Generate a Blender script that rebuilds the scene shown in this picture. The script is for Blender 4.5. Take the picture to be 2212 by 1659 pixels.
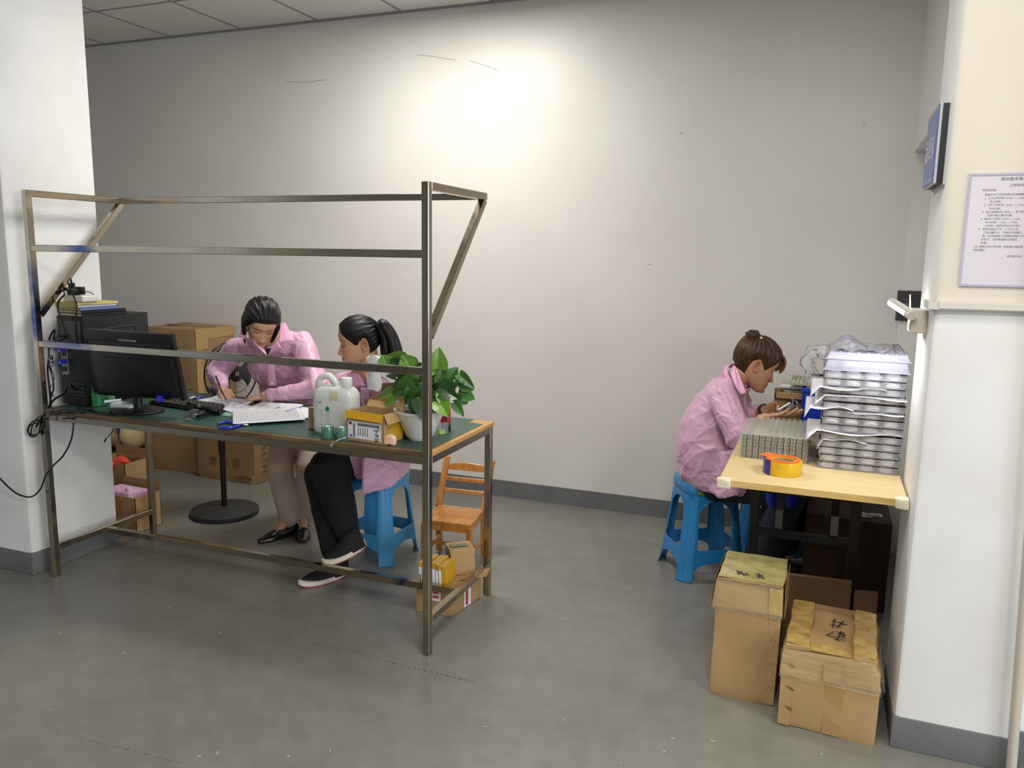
import bpy, bmesh, math, random
import numpy as np
from mathutils import Vector, Matrix
random.seed(7)
PI = math.pi
S = bpy.context.scene
COL = S.collection
for o in list(bpy.data.objects): bpy.data.objects.remove(o)

# ---------------------------------------------------------------- camera
F, PITCH, ROLL, YAW, CH = 1723.99, .1592, .0153, .3734, 1.5
fwd = Vector((-math.sin(YAW)*math.cos(PITCH), math.cos(YAW)*math.cos(PITCH), -math.sin(PITCH)))
rt0 = Vector((math.cos(YAW), math.sin(YAW), 0)); up0 = rt0.cross(fwd)
RT = rt0*math.cos(ROLL)+up0*math.sin(ROLL); UP = -rt0*math.sin(ROLL)+up0*math.cos(ROLL)
cd = bpy.data.cameras.new('camera'); cam = bpy.data.objects.new('camera', cd); COL.objects.link(cam)
cd.sensor_width = 36; cd.lens = F/2212*36; cd.clip_start = .05
M = Matrix((RT, UP, -fwd)).transposed().to_4x4(); M.translation = (0, 0, CH); cam.matrix_world = M
S.camera = cam
S.cycles.transparent_max_bounces = 40

# ---------------------------------------------------------------- world, lamps, exposure
S.view_settings.view_transform = 'Standard'; S.view_settings.look = 'None'
S.view_settings.gamma = 1; S.view_settings.use_curve_mapping = False
S.view_settings.exposure = -0.05
w = bpy.data.worlds.new('world'); S.world = w; w.use_nodes = True
w.node_tree.nodes['Background'].inputs[0].default_value = (.80, .90, 1.0, 1)
w.node_tree.nodes['Background'].inputs[1].default_value = .9
def area(name, loc, rot, sx, sy, power, col):
    l = bpy.data.lights.new(name, 'AREA'); l.shape = 'RECTANGLE'; l.size = sx; l.size_y = sy; l.energy = power; l.color = col
    o = bpy.data.objects.new(name, l); COL.objects.link(o); o.location = loc; o.rotation_euler = rot; return o
WARM = (1, .965, .905)
area('overhead_light', (-2.05, 3.48, 2.9), (0, 0, 0), .6, .6, 42, WARM)
for x_, y_, p_ in ((.1, .4, 38), (-.25, 1.5, 28), (1.9, .2, 34), (3.6, .2, 50), (-3.0, -2.4, 12), (.6, -2.6, 40), (3.6, -2.6, 50)):  # hall lamps; the one nearest the rear wall is added fill to brighten it
    area('overhead_light', (x_, y_, 2.9), (0, 0, 0), .6, .6, p_, WARM)
area('window_daylight', (5.5, -1.0, 1.7), (math.radians(90), 0, math.radians(72)), 4.5, 2.0, 165, (.88, .95, 1))

# ---------------------------------------------------------------- pixel -> point
def ray(px, py): return fwd + RT*((px-1106)/F) - UP*((py-829.5)/F)
CC = Vector((0, 0, CH))
def Z(px, py, z): d = ray(px, py); return CC + d*((z-CH)/d.z)
def Y(px, py, y): d = ray(px, py); return CC + d*(y/d.y)
def X(px, py, x): d = ray(px, py); return CC + d*(x/d.x)
V = Vector

# ---------------------------------------------------------------- materials
def srgb(h):
    if isinstance(h, str): c = [int(h[i:i+2], 16)/255 for i in (0, 2, 4)]
    else: c = [v/255 for v in h]
    return tuple(((v+.055)/1.055)**2.4 if v > .04045 else v/12.92 for v in c)+(1,)
MATS = {}
def mat(name, col, rough=.6, metal=0, var=0, vscale=8, bump=0, bscale=60, spec=.5, col2=None, aniso=None, coat=0, alpha=1, sub=0, emis=0, sheen=0, stretch=(1, 1, 1)):
    if name in MATS: return MATS[name]
    m = bpy.data.materials.new(name); m.use_nodes = True; nt = m.node_tree; N = nt.nodes; L = nt.links
    b = N['Principled BSDF']; c = srgb(col)
    b.inputs['Base Color'].default_value = c; b.inputs['Roughness'].default_value = rough
    b.inputs['Metallic'].default_value = metal; b.inputs['Specular IOR Level'].default_value = spec
    b.inputs['Coat Weight'].default_value = coat; b.inputs['Alpha'].default_value = alpha
    if sub: b.inputs['Subsurface Weight'].default_value = sub; b.inputs['Subsurface Radius'].default_value = (.02, .008, .004)
    if emis: b.inputs['Emission Color'].default_value = c; b.inputs['Emission Strength'].default_value = emis
    if var or bump or col2:
        tc = N.new('ShaderNodeTexCoord'); mp = N.new('ShaderNodeMapping'); L.new(tc.outputs['Object'], mp.inputs[0]); mp.inputs['Scale'].default_value = stretch
    if var or col2:
        n = N.new('ShaderNodeTexNoise'); n.inputs['Scale'].default_value = vscale; n.inputs['Detail'].default_value = 6; L.new(mp.outputs[0], n.inputs[0])
        mx = N.new('ShaderNodeMix'); mx.data_type = 'RGBA'
        c2 = srgb(col2) if col2 else tuple(v*(1-var) for v in c[:3])+(1,)
        mx.inputs[6].default_value = c; mx.inputs[7].default_value = c2
        rp = N.new('ShaderNodeMapRange'); rp.inputs[1].default_value = .35; rp.inputs[2].default_value = .68
        L.new(n.outputs[0], rp.inputs[0]); L.new(rp.outputs[0], mx.inputs[0]); L.new(mx.outputs[2], b.inputs['Base Color'])
    if bump:
        n2 = N.new('ShaderNodeTexNoise'); n2.inputs['Scale'].default_value = bscale; n2.inputs['Detail'].default_value = 4; L.new(mp.outputs[0], n2.inputs[0])
        bp = N.new('ShaderNodeBump'); bp.inputs['Strength'].default_value = min(1, bump); bp.inputs['Distance'].default_value = .004*max(1, bump)
        L.new(n2.outputs[0], bp.inputs['Height']); L.new(bp.outputs[0], b.inputs['Normal'])
    MATS[name] = m; return m
def clear(name, tint, white=.12, gloss=.08, body=(.9, .92, .97)):
    if name in MATS: return MATS[name]
    m = bpy.data.materials.new(name); m.use_nodes = True; nt = m.node_tree; N = nt.nodes; L = nt.links
    N.remove(N['Principled BSDF']); out = N['Material Output']
    t = N.new('ShaderNodeBsdfTransparent'); t.inputs[0].default_value = (*tint, 1)
    g = N.new('ShaderNodeBsdfGlossy'); g.inputs['Roughness'].default_value = gloss
    d = N.new('ShaderNodeBsdfDiffuse'); d.inputs[0].default_value = (*body, 1)
    lw = N.new('ShaderNodeLayerWeight'); lw.inputs[0].default_value = .32
    lw.inputs[0].default_value = .18; a = N.new('ShaderNodeMixShader'); a.inputs[0].default_value = white; L.new(t.outputs[0], a.inputs[1]); L.new(d.outputs[0], a.inputs[2])
    bb = N.new('ShaderNodeMixShader'); L.new(lw.outputs['Fresnel'], bb.inputs[0]); L.new(a.outputs[0], bb.inputs[1]); L.new(g.outputs[0], bb.inputs[2])
    L.new(bb.outputs[0], out.inputs[0]); MATS[name] = m; return m

# ---------------------------------------------------------------- mesh building
class MB:
    def __init__(s): s.b = bmesh.new()
    def face(s, pts):
        try: return s.b.faces.new([s.b.verts.new(p) for p in pts])
        except ValueError: return None
    def hexa(s, p):      # 8 points: bottom 4 ccw, top 4 ccw
        v = [s.b.verts.new(q) for q in p]
        for f in ((3, 2, 1, 0), (4, 5, 6, 7), (0, 1, 5, 4), (1, 2, 6, 5), (2, 3, 7, 6), (3, 0, 4, 7)): s.b.faces.new([v[i] for i in f])
        return s
    def box(s, a, b, m=None):
        x0, y0, z0 = a; x1, y1, z1 = b
        p = [V(q) for q in ((x0, y0, z0), (x1, y0, z0), (x1, y1, z0), (x0, y1, z0), (x0, y0, z1), (x1, y0, z1), (x1, y1, z1), (x0, y1, z1))]
        if m: p = [m @ q for q in p]
        return s.hexa(p)
    def bar(s, a, b, w, h=None, up=(0, 0, 1)):   # square bar a->b
        a, b = V(a), V(b); h = h or w; d = (b-a).normalized(); u = V(up)
        if abs(d.dot(u)) > .95: u = V((0, 1, 0))
        r = d.cross(u).normalized()*w/2; t = r.cross(d).normalized()*h/2
        return s.hexa([a-r-t, a+r-t, b+r-t, b-r-t, a-r+t, a+r+t, b+r+t, b-r+t])
    def loft(s, rings, cap=True, closed=True):
        R = [[s.b.verts.new(p) for p in r] for r in rings]; n = len(R[0])
        for i in range(len(R)-1):
            for j in range(n if closed else n-1):
                k = (j+1) % n
                try: s.b.faces.new((R[i][j], R[i][k], R[i+1][k], R[i+1][j]))
                except ValueError: pass
        if cap and closed:
            for r, fl in ((R[0], 1), (R[-1], 0)):
                c = s.b.verts.new(sum((v.co for v in r), V())/n)
                for j in range(n):
                    k = (j+1) % n
                    s.b.faces.new((r[k], r[j], c) if fl else (r[j], r[k], c))
        return s
    def tube(s, pts, r, n=8, cap=True, smooth=0):
        pts = [V(p) for p in pts]
        if smooth: pts = spline(pts, smooth)
        rr = r if callable(r) else (lambda t: r)
        rings = []; nrm = None
        for i, p in enumerate(pts):
            d = (pts[min(i+1, len(pts)-1)]-pts[max(i-1, 0)]).normalized()
            if nrm is None: nrm = d.orthogonal().normalized()
            else: nrm = (nrm-d*nrm.dot(d)).normalized()
            bi = d.cross(nrm); q = rr(i/max(1, len(pts)-1))
            rings.append([p+(nrm*math.cos(2*PI*k/n)+bi*math.sin(2*PI*k/n))*q for k in range(n)])
        return s.loft(rings, cap)
    def lathe(s, c, prof, n=24, axis=(0, 0, 1), cap=True, m=None, xs=1, ys=1):
        c = V(c); q = V((0, 0, 1)).rotation_difference(V(axis)).to_matrix()
        rings = [[c+q @ V((math.cos(2*PI*k/n)*r*xs, math.sin(2*PI*k/n)*r*ys, h)) for k in range(n)] for r, h in prof]
        if m: rings = [[m @ p for p in r] for r in rings]
        return s.loft(rings, cap)
    def ball(s, c, r, n=12, m=None, sc=(1, 1, 1)):
        rings = []
        for i in range(1, n):
            t = PI*i/n
            rings.append([V((math.sin(t)*math.cos(2*PI*k/(2*n))*r*sc[0], math.sin(t)*math.sin(2*PI*k/(2*n))*r*sc[1], -math.cos(t)*r*sc[2])) for k in range(2*n)])
        rings = [[(m @ p if m else p)+V(c) for p in q] for q in rings]
        return s.loft(rings)
    def prism(s, poly, ex, ey, o, ez):   # 2D polygon in plane (ex,ey) at o extruded by vector ez
        o, ex, ey, ez = V(o), V(ex), V(ey), V(ez)
        a = [s.b.verts.new(o+ex*x+ey*y) for x, y in poly]; b = [s.b.verts.new(v.co+ez) for v in a]; n = len(a)
        s.b.faces.new(a[::-1]); s.b.faces.new(b)
        for i in range(n): s.b.faces.new((a[i], a[(i+1) % n], b[(i+1) % n], b[i]))
        return s
    def sheet(s, fn, nu, nv):
        g = [[s.b.verts.new(fn(i/nu, j/nv)) for j in range(nv+1)] for i in range(nu+1)]
        for i in range(nu):
            for j in range(nv): s.b.faces.new((g[i][j], g[i+1][j], g[i+1][j+1], g[i][j+1]))
        return s
    def data(s, vs, fs):
        v = [s.b.verts.new(p) for p in vs]
        for f in fs:
            try: s.b.faces.new([v[i] for i in f])
            except ValueError: pass
        return s
    def text(s, st, size, o, ex, ey, depth=.0006, align='LEFT', flat=False, sx=1):
        cu = bpy.data.curves.new('t', 'FONT'); cu.body = st; cu.size = size; cu.align_x = align; cu.resolution_u = 2
        ob = bpy.data.objects.new('t', cu); COL.objects.link(ob)
        me = ob.to_mesh(); ex, ey, o = V(ex).normalized(), V(ey).normalized(), V(o); ez = ex.cross(ey)
        s.data([o+ex*(v.co.x*sx)+ey*v.co.y+ez*depth for v in me.vertices], [tuple(p.vertices) for p in me.polygons])
        ob.to_mesh_clear(); bpy.data.objects.remove(ob); return s
    def bevel(s, w, seg=2, angle=40):
        bmesh.ops.remove_doubles(s.b, verts=s.b.verts, dist=1e-6)
        es = [e for e in s.b.edges if len(e.link_faces) == 2 and e.calc_face_angle(0) > math.radians(angle)]
        bmesh.ops.bevel(s.b, geom=es, offset=w, segments=seg, affect='EDGES', profile=.6); return s
def spline(P, k):
    out = []
    for i in range(len(P)-1):
        a, b, c, d = P[max(i-1, 0)], P[i], P[i+1], P[min(i+2, len(P)-1)]
        for j in range(k):
            t = j/k; out.append(.5*((2*b)+(c-a)*t+(2*a-5*b+4*c-d)*t*t+(3*b-a-3*c+d)*t**3))
    return out+[P[-1]]
ROOT = {}
def link(o, parent=None):
    COL.objects.link(o)
    if parent: o.parent = parent
    return o
def tag(o, label, cat, group=None):
    o['label'] = label; o['category'] = cat
    if group: o['group'] = group
    return o
def thing(name, label, cat, loc=(0, 0, 0), rz=0, group=None):
    o = bpy.data.objects.new(name, None); o.empty_display_size = .05; COL.objects.link(o)
    o.location = loc; o.rotation_euler = (0, 0, rz); tag(o, label, cat, group)
    ROOT[o.name] = (Matrix.Translation(V(loc)) @ Matrix.Rotation(rz, 4, 'Z')).inverted()
    return o
def rootm(p):
    while p.parent is not None: p = p.parent
    return ROOT.get(p.name)
def obj(name, mb, m, parent=None, smooth=False, label=None, local=False, solid=0, subd=0, kind=None, wn=False):
    me = bpy.data.meshes.new(name)
    if isinstance(mb, MB):
        bmesh.ops.recalc_face_normals(mb.b, faces=mb.b.faces); mb.b.to_mesh(me); mb.b.free()
    else: me = mb
    if parent is not None and not local:
        r = rootm(parent)
        if r: me.transform(r)
    if m:
        me.materials.clear()
        for q in (m if isinstance(m, (list, tuple)) else [m]): me.materials.append(q)
    if smooth:
        for p in me.polygons: p.use_smooth = True
        if smooth is not True: me.set_sharp_from_angle(angle=math.radians(smooth))
    o = bpy.data.objects.new(name, me); link(o, parent)
    if solid: md = o.modifiers.new('s', 'SOLIDIFY'); md.thickness = solid; md.offset = 0
    if subd: md = o.modifiers.new('u', 'SUBSURF'); md.levels = md.render_levels = subd
    if label: o['label'] = label
    if kind: o['kind'] = kind
    return o
def struct(name, mb, m, **k): return obj(name, mb, m, kind='structure', **k)
def dup(o, parent=None):
    c = o.copy(); COL.objects.link(c); c.parent = parent
    if o.name in ROOT: ROOT[c.name] = ROOT[o.name]
    for ch in list(o.children): dup(ch, c)
    return c
def frame(c, fw, upv=(0, 0, 1)):     # columns right, forward, up
    f = V(fw).normalized(); r = f.cross(V(upv)).normalized(); u = r.cross(f)
    m = Matrix((r, f, u)).transposed().to_4x4(); m.translation = V(c); return m
def remesh(mb, vox, it=6, fac=.5):
    me = bpy.data.meshes.new('r'); bmesh.ops.recalc_face_normals(mb.b, faces=mb.b.faces); mb.b.to_mesh(me); mb.b.free()
    o = bpy.data.objects.new('r', me); COL.objects.link(o)
    md = o.modifiers.new('r', 'REMESH'); md.mode = 'VOXEL'; md.voxel_size = vox
    if it: sm = o.modifiers.new('s', 'SMOOTH'); sm.factor = fac; sm.iterations = it
    bpy.context.view_layer.update()
    dg = bpy.context.evaluated_depsgraph_get(); r = bpy.data.meshes.new_from_object(o.evaluated_get(dg))
    bpy.data.objects.remove(o); return r
def mverts(me):
    a = np.empty(len(me.vertices)*3); me.vertices.foreach_get('co', a); return a.reshape(-1, 3)
def mnorm(me):
    a = np.empty(len(me.vertices)*3, dtype=np.float32); me.vertex_normals.foreach_get('vector', a); return a.reshape(-1, 3)
def setv(me, a): me.vertices.foreach_set('co', np.ascontiguousarray(a).ravel()); me.update()
# ================================================================ ROOM
def wall_mat(name, c, c2, grime):
    m = mat(name, c, rough=.38, var=.05, vscale=1.3, bump=.12, bscale=180, spec=.5, col2=c2)
    return m
M_wall = wall_mat('wall_paint', (226, 224, 220), (219, 216, 212), 0)
M_wallw = mat('white_plaster', (232, 232, 231), rough=.55, var=.04, vscale=3, bump=.14, bscale=120, col2=(222, 221, 219))
M_cream = mat('cream_paint', (216, 208, 194), rough=.55, var=.05, vscale=2.5, bump=.1, bscale=160, col2=(211, 203, 188))
M_base = mat('grey_skirting_paint', (112, 114, 115), rough=.5, col2=(102, 104, 105), vscale=6, bump=.3, bscale=90)
def floor_mat():
    m = bpy.data.materials.new('grey_epoxy_floor'); m.use_nodes = True; nt = m.node_tree; N = nt.nodes; L = nt.links; b = N['Principled BSDF']
    tc = N.new('ShaderNodeTexCoord')
    n1 = N.new('ShaderNodeTexNoise'); n1.inputs['Scale'].default_value = .9; n1.inputs['Detail'].default_value = 8; n1.inputs['Roughness'].default_value = .65
    n2 = N.new('ShaderNodeTexNoise'); n2.inputs['Scale'].default_value = 14; n2.inputs['Detail'].default_value = 6
    n3 = N.new('ShaderNodeTexNoise'); n3.inputs['Scale'].default_value = 220
    for n in (n1, n2, n3): L.new(tc.outputs['Object'], n.inputs[0])
    r = N.new('ShaderNodeValToRGB'); e = r.color_ramp.elements; e[0].position = .3; e[0].color = srgb((112, 111, 104)); e[1].position = .7; e[1].color = srgb((138, 137, 130))
    L.new(n1.outputs[0], r.inputs[0])
    mx = N.new('ShaderNodeMix'); mx.data_type = 'RGBA'; mx.blend_type = 'MULTIPLY'; mx.inputs[0].default_value = .35
    r2 = N.new('ShaderNodeValToRGB'); r2.color_ramp.elements[0].position = .35; r2.color_ramp.elements[0].color = (.7, .7, .7, 1); r2.color_ramp.elements[1].position = .6
    L.new(n2.outputs[0], r2.inputs[0]); L.new(r.outputs[0], mx.inputs[6]); L.new(r2.outputs[0], mx.inputs[7])
    L.new(mx.outputs[2], b.inputs['Base Color'])
    mr = N.new('ShaderNodeMapRange'); mr.inputs[3].default_value = .2; mr.inputs[4].default_value = .4; L.new(n1.outputs[0], mr.inputs[0]); L.new(mr.outputs[0], b.inputs['Roughness'])
    bp = N.new('ShaderNodeBump'); bp.inputs['Strength'].default_value = .12; bp.inputs['Distance'].default_value = .002; L.new(n3.outputs[0], bp.inputs['Height']); L.new(bp.outputs[0], b.inputs['Normal'])
    b.inputs['Specular IOR Level'].default_value = .45
    return m
YW, HC, PX, PY, LX, LY0, LY1, RX = 4.512, 2.95, .285, 2.575, -3.346, 2.473, 2.949, .34
struct('floor', MB().box((-9, -6, -.1), (9, YW, 0)), floor_mat())
struct('wall_back', MB().box((-9, YW, -.1), (RX+.4, YW+.2, HC+.3)), M_wall)
# ceiling: 60 cm tiles hung in a grid, one object per tile where seen
M_tile = mat('ceiling_tile_board', (236, 236, 230), rough=.8, bump=.9, bscale=55, var=.06, vscale=40)
M_grid = mat('ceiling_grid_metal', (150, 152, 150), rough=.5)
cl = struct('ceiling', MB().box((-9, -6, HC+.012), (9, YW, HC+.1)), mat('ceiling_void', (90, 90, 88)))
gm = MB()
X0, Y0 = -3.12, YW-.01
for i in range(-8, 10): gm.box((X0+.6*i-.007, 0.9, HC-.004), (X0+.6*i+.007, YW, HC+.012))
for j in range(0, 7): gm.box((-8, Y0-.6*j-.007-.0, HC-.0045), (4.5, Y0-.6*j+.007, HC+.012))
gm.box((-8, YW-.016, HC-.012), (RX+.3, YW, HC+.004))
obj('ceiling_grid', gm, M_grid, cl, local=True)
tm = None
for i in range(-8, 9):
    for j in range(0, 6):
        a = X0+.6*i+.0085; y1 = Y0-.6*j-.0085
        if tm is None:
            t = MB().box((0, -.583, 0), (.583, 0, .012)).bevel(.003, 1); to = obj('ceiling_tile', t, M_tile, cl, local=True); tm = to.data
        else: to = link(bpy.data.objects.new('ceiling_tile', tm), cl)
        to.location = (a, y1, HC-.003+random.uniform(-.0008, .0008))
struct('wall_far_hall', MB().box((-9, -6.2, 0), (9, -6, HC)), M_wall)
# left column and wall beyond
def bevcol(x0, x1, y0, y1, z1, w=.012):
    p = [(x0, y0), (x1-w, y0), (x1-w*.3, y0+w*.3), (x1, y0+w), (x1, y1), (x0, y1)]
    return MB().prism(p, (1, 0, 0), (0, 1, 0), (0, 0, 0), (0, 0, z1))
struct('wall_left', bevcol(-6, LX, LY0, LY1, HC+.01, .02), M_wallw, smooth=30)
struct('wall_left_far', MB().box((-6.2, LY1, 0), (-6, YW, HC+.01)), M_wall)
M_patch = mat('plaster_filler', (238, 236, 232), rough=.7, bump=.6, bscale=50)
# filler patch on the column
wl = bpy.data.objects['wall_left']
pm = MB()
a = [X(p[0], p[1], LX) for p in ((90, 463), (118, 459), (134, 462), (150, 466), (170, 468), (177, 472), (171, 478), (150, 474), (128, 474), (92, 476))]
pm.prism([(0, 0)]*0 or [(q.y, q.z) for q in a], (0, 1, 0), (0, 0, 1), (LX-.002, 0, 0), (.006, 0, 0))
obj('filler_patch', pm.bevel(.002, 1), M_patch, wl, local=True, smooth=30)
def base(name, x0, x1, y0, y1, h=.105):
    p = MB().box((x0, y0, 0), (x1, y1, h)); return struct(name, p, M_base)
base('baseboard_back', -6, RX, YW-.008, YW+.01)
struct('baseboard_left', MB().box((-6, LY0-.005, 0), (LX+.005, LY1+.001, .105)).bevel(.006, 2), M_base, smooth=30)
# right pillar, side wall with a doorway recess
ZS = 1.383
def pillar(name, z0, z1, m0, m1):
    o = struct(name, MB().prism([(PX+.016, PY), (.62, PY), (.62, 2.94), (PX, 2.94), (PX, PY+.016), (PX+.005, PY+.005)], (1, 0, 0), (0, 1, 0), (0, 0, z0), (0, 0, z1-z0)), [m0, m1], smooth=30)
    for p in o.data.polygons:
        if p.normal.x < -.5: p.material_index = 1
pillar('wall_right', ZS, HC+.01, M_cream, M_wallw); pillar('wall_right_lower', 0, ZS, M_wallw, M_wallw)
OY0, OY1, OZ = 2.96, 4.44, 2.035
s = MB()
s.box((RX, OY1, 0), (RX+.35, YW, HC)); s.box((RX, 2.94, OZ), (RX+.35, OY1, HC))
struct('wall_right_side', s, M_wall)
struct('trim_recess', MB().box((RX+.18, 2.94, 0), (RX+.35, OY1, OZ)).box((RX+.0, OY1-.006, .0), (RX+.19, OY1+.0, OZ)).box((RX+.002, 2.94, OZ-.006), (RX+.19, OY1, OZ)), M_wallw)
struct('baseboard_right', MB().box((PX-.004, PY-.006, 0), (.626, 2.945, .105)).bevel(.006, 2), M_base, smooth=30)
struct('wall_right_hall', MB().box((.62, PY+.06, 0), (9, 2.94, HC)), M_wallw)
base('baseboard_hall', .627, 9, PY+.05, PY+.07)
# pale pipe down the right side of the pillar
struct('trim_pipe', MB().tube([Y(2181, 1700, 2.545), Y(2192, 1560, 2.545), Y(2204, 1420, 2.545), Y(2226, 1130, 2.545), Y(2262, 600, 2.545), Y(2300, 60, 2.545)], .014, 12), mat('beige_pvc', (196, 186, 174), rough=.4), smooth=40)
# trunking along the pillar
t = thing('cable_trunking', 'pale plastic cable trunking running level along the cream pillar above its switch box', 'trunking', Y(1985, 660, PY))
tr = mat('trunk_pvc', (205, 200, 192), rough=.35)
a = Y(1998, 649, PY); z1 = a.z; z0 = Y(1998, 667, PY).z
obj('trunking_channel', MB().box((PX-.002, PY-.02, z0), (.7, PY, z1)).box((PX-.018, PY-.02, z0), (PX-.002, PY+.1, z1)).bevel(.002, 1), tr, t)
obj('trunking_cover', MB().box((PX+.01, PY-.024, z0+.004), (.7, PY-.019, z1-.004)), tr, t)
t = thing('switch_box', 'small beige electrical box on the pillar side below the trunking end', 'electrical box', X(1985, 690, PX))
y0 = X(2003, 690, PX).y; zt = X(2003, 668, PX).z; zb = X(2003, 722, PX).z
obj('box_body', MB().box((PX-.045, y0-.02, zb), (PX, y0+.085, zt)).bevel(.003, 1), mat('beige_box', (198, 190, 178), rough=.4), t)
obj('rust_stain_cover', MB().box((PX-.047, y0-.015, zb+.01), (PX-.044, y0+.04, zt-.01)).box((PX-.0465, y0+.05, zb+.03), (PX-.044, y0+.058, zt-.02)), mat('beige_cover', (190, 176, 156), rough=.5, col2=(150, 110, 70), vscale=30), t)
# LED work lamp
t = thing('work_lamp', 'short glowing white tube lamp clipped beside the switch box over the clear trays', 'lamp', X(1960, 680, PX))
la, lb = Y(1925, 654, 2.85), Y(1962, 678, 2.70)
M_led = mat('led_glow', (255, 255, 255), emis=14)
obj('diffuser', MB().tube([la, lb], .0115, 12), M_led, t, smooth=40)
u = (lb-la).normalized()
obj('end_cap', MB().tube([lb, lb+u*.03], .0135, 12), mat('lamp_plastic', (205, 200, 192)), t, smooth=40)
obj('housing', MB().bar(la+V((0, 0, .011)), lb+u*.02+V((0, 0, .011)), .02, .006).bar(lb+V((0, .01, .01)), V((PX-.03, y0+.03, z0-.02)), .008, .008), MATS['lamp_plastic'], t)
obj('bracket', MB().bar(Y(1966, 636, 2.8), Y(1966, 712, 2.8), .004, .007), MATS['lamp_plastic'], t)
l = bpy.data.lights.new('work_lamp_light', 'AREA'); l.shape = 'RECTANGLE'; l.size = .22; l.size_y = .04; l.energy = 3.0; l.color = (.93, .96, 1)
lo = bpy.data.objects.new('work_lamp_light', l); COL.objects.link(lo); lo.location = (la+lb)/2+V((-.0, .02, -.02)); lo.rotation_euler = (math.radians(25), 0, 0)
# dark electrical panel on the jamb beyond
t = thing('wall_panel', 'dark square electrical panel in the recess behind the work lamp', 'panel', Y(1962, 662, OY1))
p0, p1 = Y(1941, 629, 4.425), Y(1990, 693, 4.425)
pm_ = mat('panel_dark', (46, 46, 50), rough=.3)
obj('panel_plate', MB().box((p0.x, 4.415, p1.z), (p0.x+.13, 4.436, p0.z)).bevel(.003, 1), pm_, t)
obj('panel_rim', MB().box((p0.x-.004, 4.42, p1.z-.004), (p0.x+.002, 4.437, p0.z+.004)).box((p0.x, 4.42, p0.z), (p0.x+.13, 4.437, p0.z+.004)).box((p0.x, 4.42, p1.z-.004), (p0.x+.13, 4.437, p1.z)), mat('panel_grey', (110, 110, 112)), t)
obj('panel_label', MB().box((p0.x+.028, 4.412, p1.z+.07), (p0.x+.06, 4.4155, p1.z+.085)).box((p0.x+.028, 4.412, p1.z+.1), (p0.x+.05, 4.4155, p1.z+.104)), MATS['panel_grey'], t)
# blue sign on pillar side
t = thing('hanging_sign', 'blue sign with white letters seen edge on, on the side of the cream pillar', 'sign', X(2030, 330, PX))
M_blue = mat('sign_blue', (62, 84, 168), rough=.3, coat=.3)
sy0, sy1, sz0, sz1 = 2.61, 2.885, 1.722, 1.945
obj('face_edge', MB().box((PX-.0295, sy0, sz0), (PX-.022, sy1, sz1)).bevel(.001, 1), mat('sign_grey', (176, 178, 180), rough=.35), t)
obj('sign_gap_shade', MB().box((PX-.022, sy0+.004, sz0+.003), (PX-.006, sy1-.004, sz1-.003)), mat('sign_shade_dark', (30, 28, 34), rough=.5), t)  # dark filler stands in for the shaded gap behind the sign face
obj('wall_plate', MB().box((PX-.006, sy0-.008, sz0-.004), (PX, sy1, sz1-.004)), MATS['sign_grey'], t)
obj('blue_face', MB().box((PX-.0325, sy0+.006, sz0+.006), (PX-.0295, sy1-.006, sz1-.006)), M_blue, t)
M_white = mat('print_white', (225, 228, 232), rough=.5)
tx = MB()
for a_, b_ in (((sy0+.012, sz1-.016), (sy1-.012, sz1-.0145)), ((sy0+.012, sz0+.0145), (sy1-.012, sz0+.016))): tx.box((PX-.0334, a_[0], a_[1]), (PX-.0325, b_[0], b_[1]))
tx.text('品质部', .072, (PX-.0326, sy1-.03, sz0+.082), (0, -1, 0), (0, 0, 1), .0008)
obj('sign_lettering', tx, M_white, t)
# paper notice in a clear sleeve
t = thing('paper_notice', 'typed notice in a clear plastic sleeve stuck on the cream pillar', 'notice', Y(2150, 500, PY))
nx0, nz1, nz0 = Y(2098, 375, PY).x-.004, Y(2112, 375, PY).z, Y(2085, 618, PY).z; nw = .225
obj('paper_sheet', MB().box((nx0+.006, PY-.0035, nz0+.006), (nx0+nw-.006, PY-.001, nz1-.006)), mat('notice_paper', (208, 200, 208), rough=.7), t)
M_ink = mat('ink', (52, 50, 58), rough=.8); M_ink2 = mat('ink_grey', (96, 92, 104), rough=.8)
tx = MB(); cx_ = nx0+nw/2
def nt(s_, x, yy, sz): tx.text(s_, sz, (x, PY-.0036, nz1-yy), (1, 0, 0), (0, 0, 1), .0004)
obj_lines = [('致全体同事:', .035, .047), ('根据公司工作时间规定及政策要求，现将作息时间通知如下', .042, .060), ('1.  上午工作时间: 07:50——12:00，休息时间', .042, .070), ('共10分钟。', .055, .080), ('2.  下午工作时间: 13:20——17:30，休息', .042, .090), ('共10分钟。', .055, .100), ('3.  晚上加班时间: 18:00——至下班，以30', .040, .110), ('分钟为最小单位计算。', .052, .120), ('4.  每天打卡时间: 07:50——12:00，', .038, .130), ('共10分钟。13:20——17:30，', .050, .140), ('10分钟，加班时间以30分钟计', .050, .150), ('5.  考勤为指纹打卡，上下午上班，', .036, .160), ('下班均需打卡，不得代打及漏打，', .047, .170), ('错，多次的按旷工处理并扣除工资', .046, .180), ('旷至卡，迟到早退按公司规定，', .045, .190), ('处理。', .044, .200), ('AQ: 感谢公司工作支持，如有疑问请联系', .028, .211), ('特此通知!', .028, .221)]
tx.text('深圳音孚电子有限公司', .0105, (nx0+.076, PY-.0036, nz1-.020), (1, 0, 0), (0, 0, 1), .0004)
tx.text('工作时间通知', .0088, (nx0+.098, PY-.0036, nz1-.036), (1, 0, 0), (0, 0, 1), .0004)
obj('notice_title', tx, M_ink, t); tx = MB()
for s_, dx, yy in obj_lines: nt(s_, nx0+dx, yy*.93+.004, .0066)
nt('深圳音孚电子', nx0+.11, .226, .0066)
obj('notice_text', tx, M_ink2, t)
fr = MB()
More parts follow.
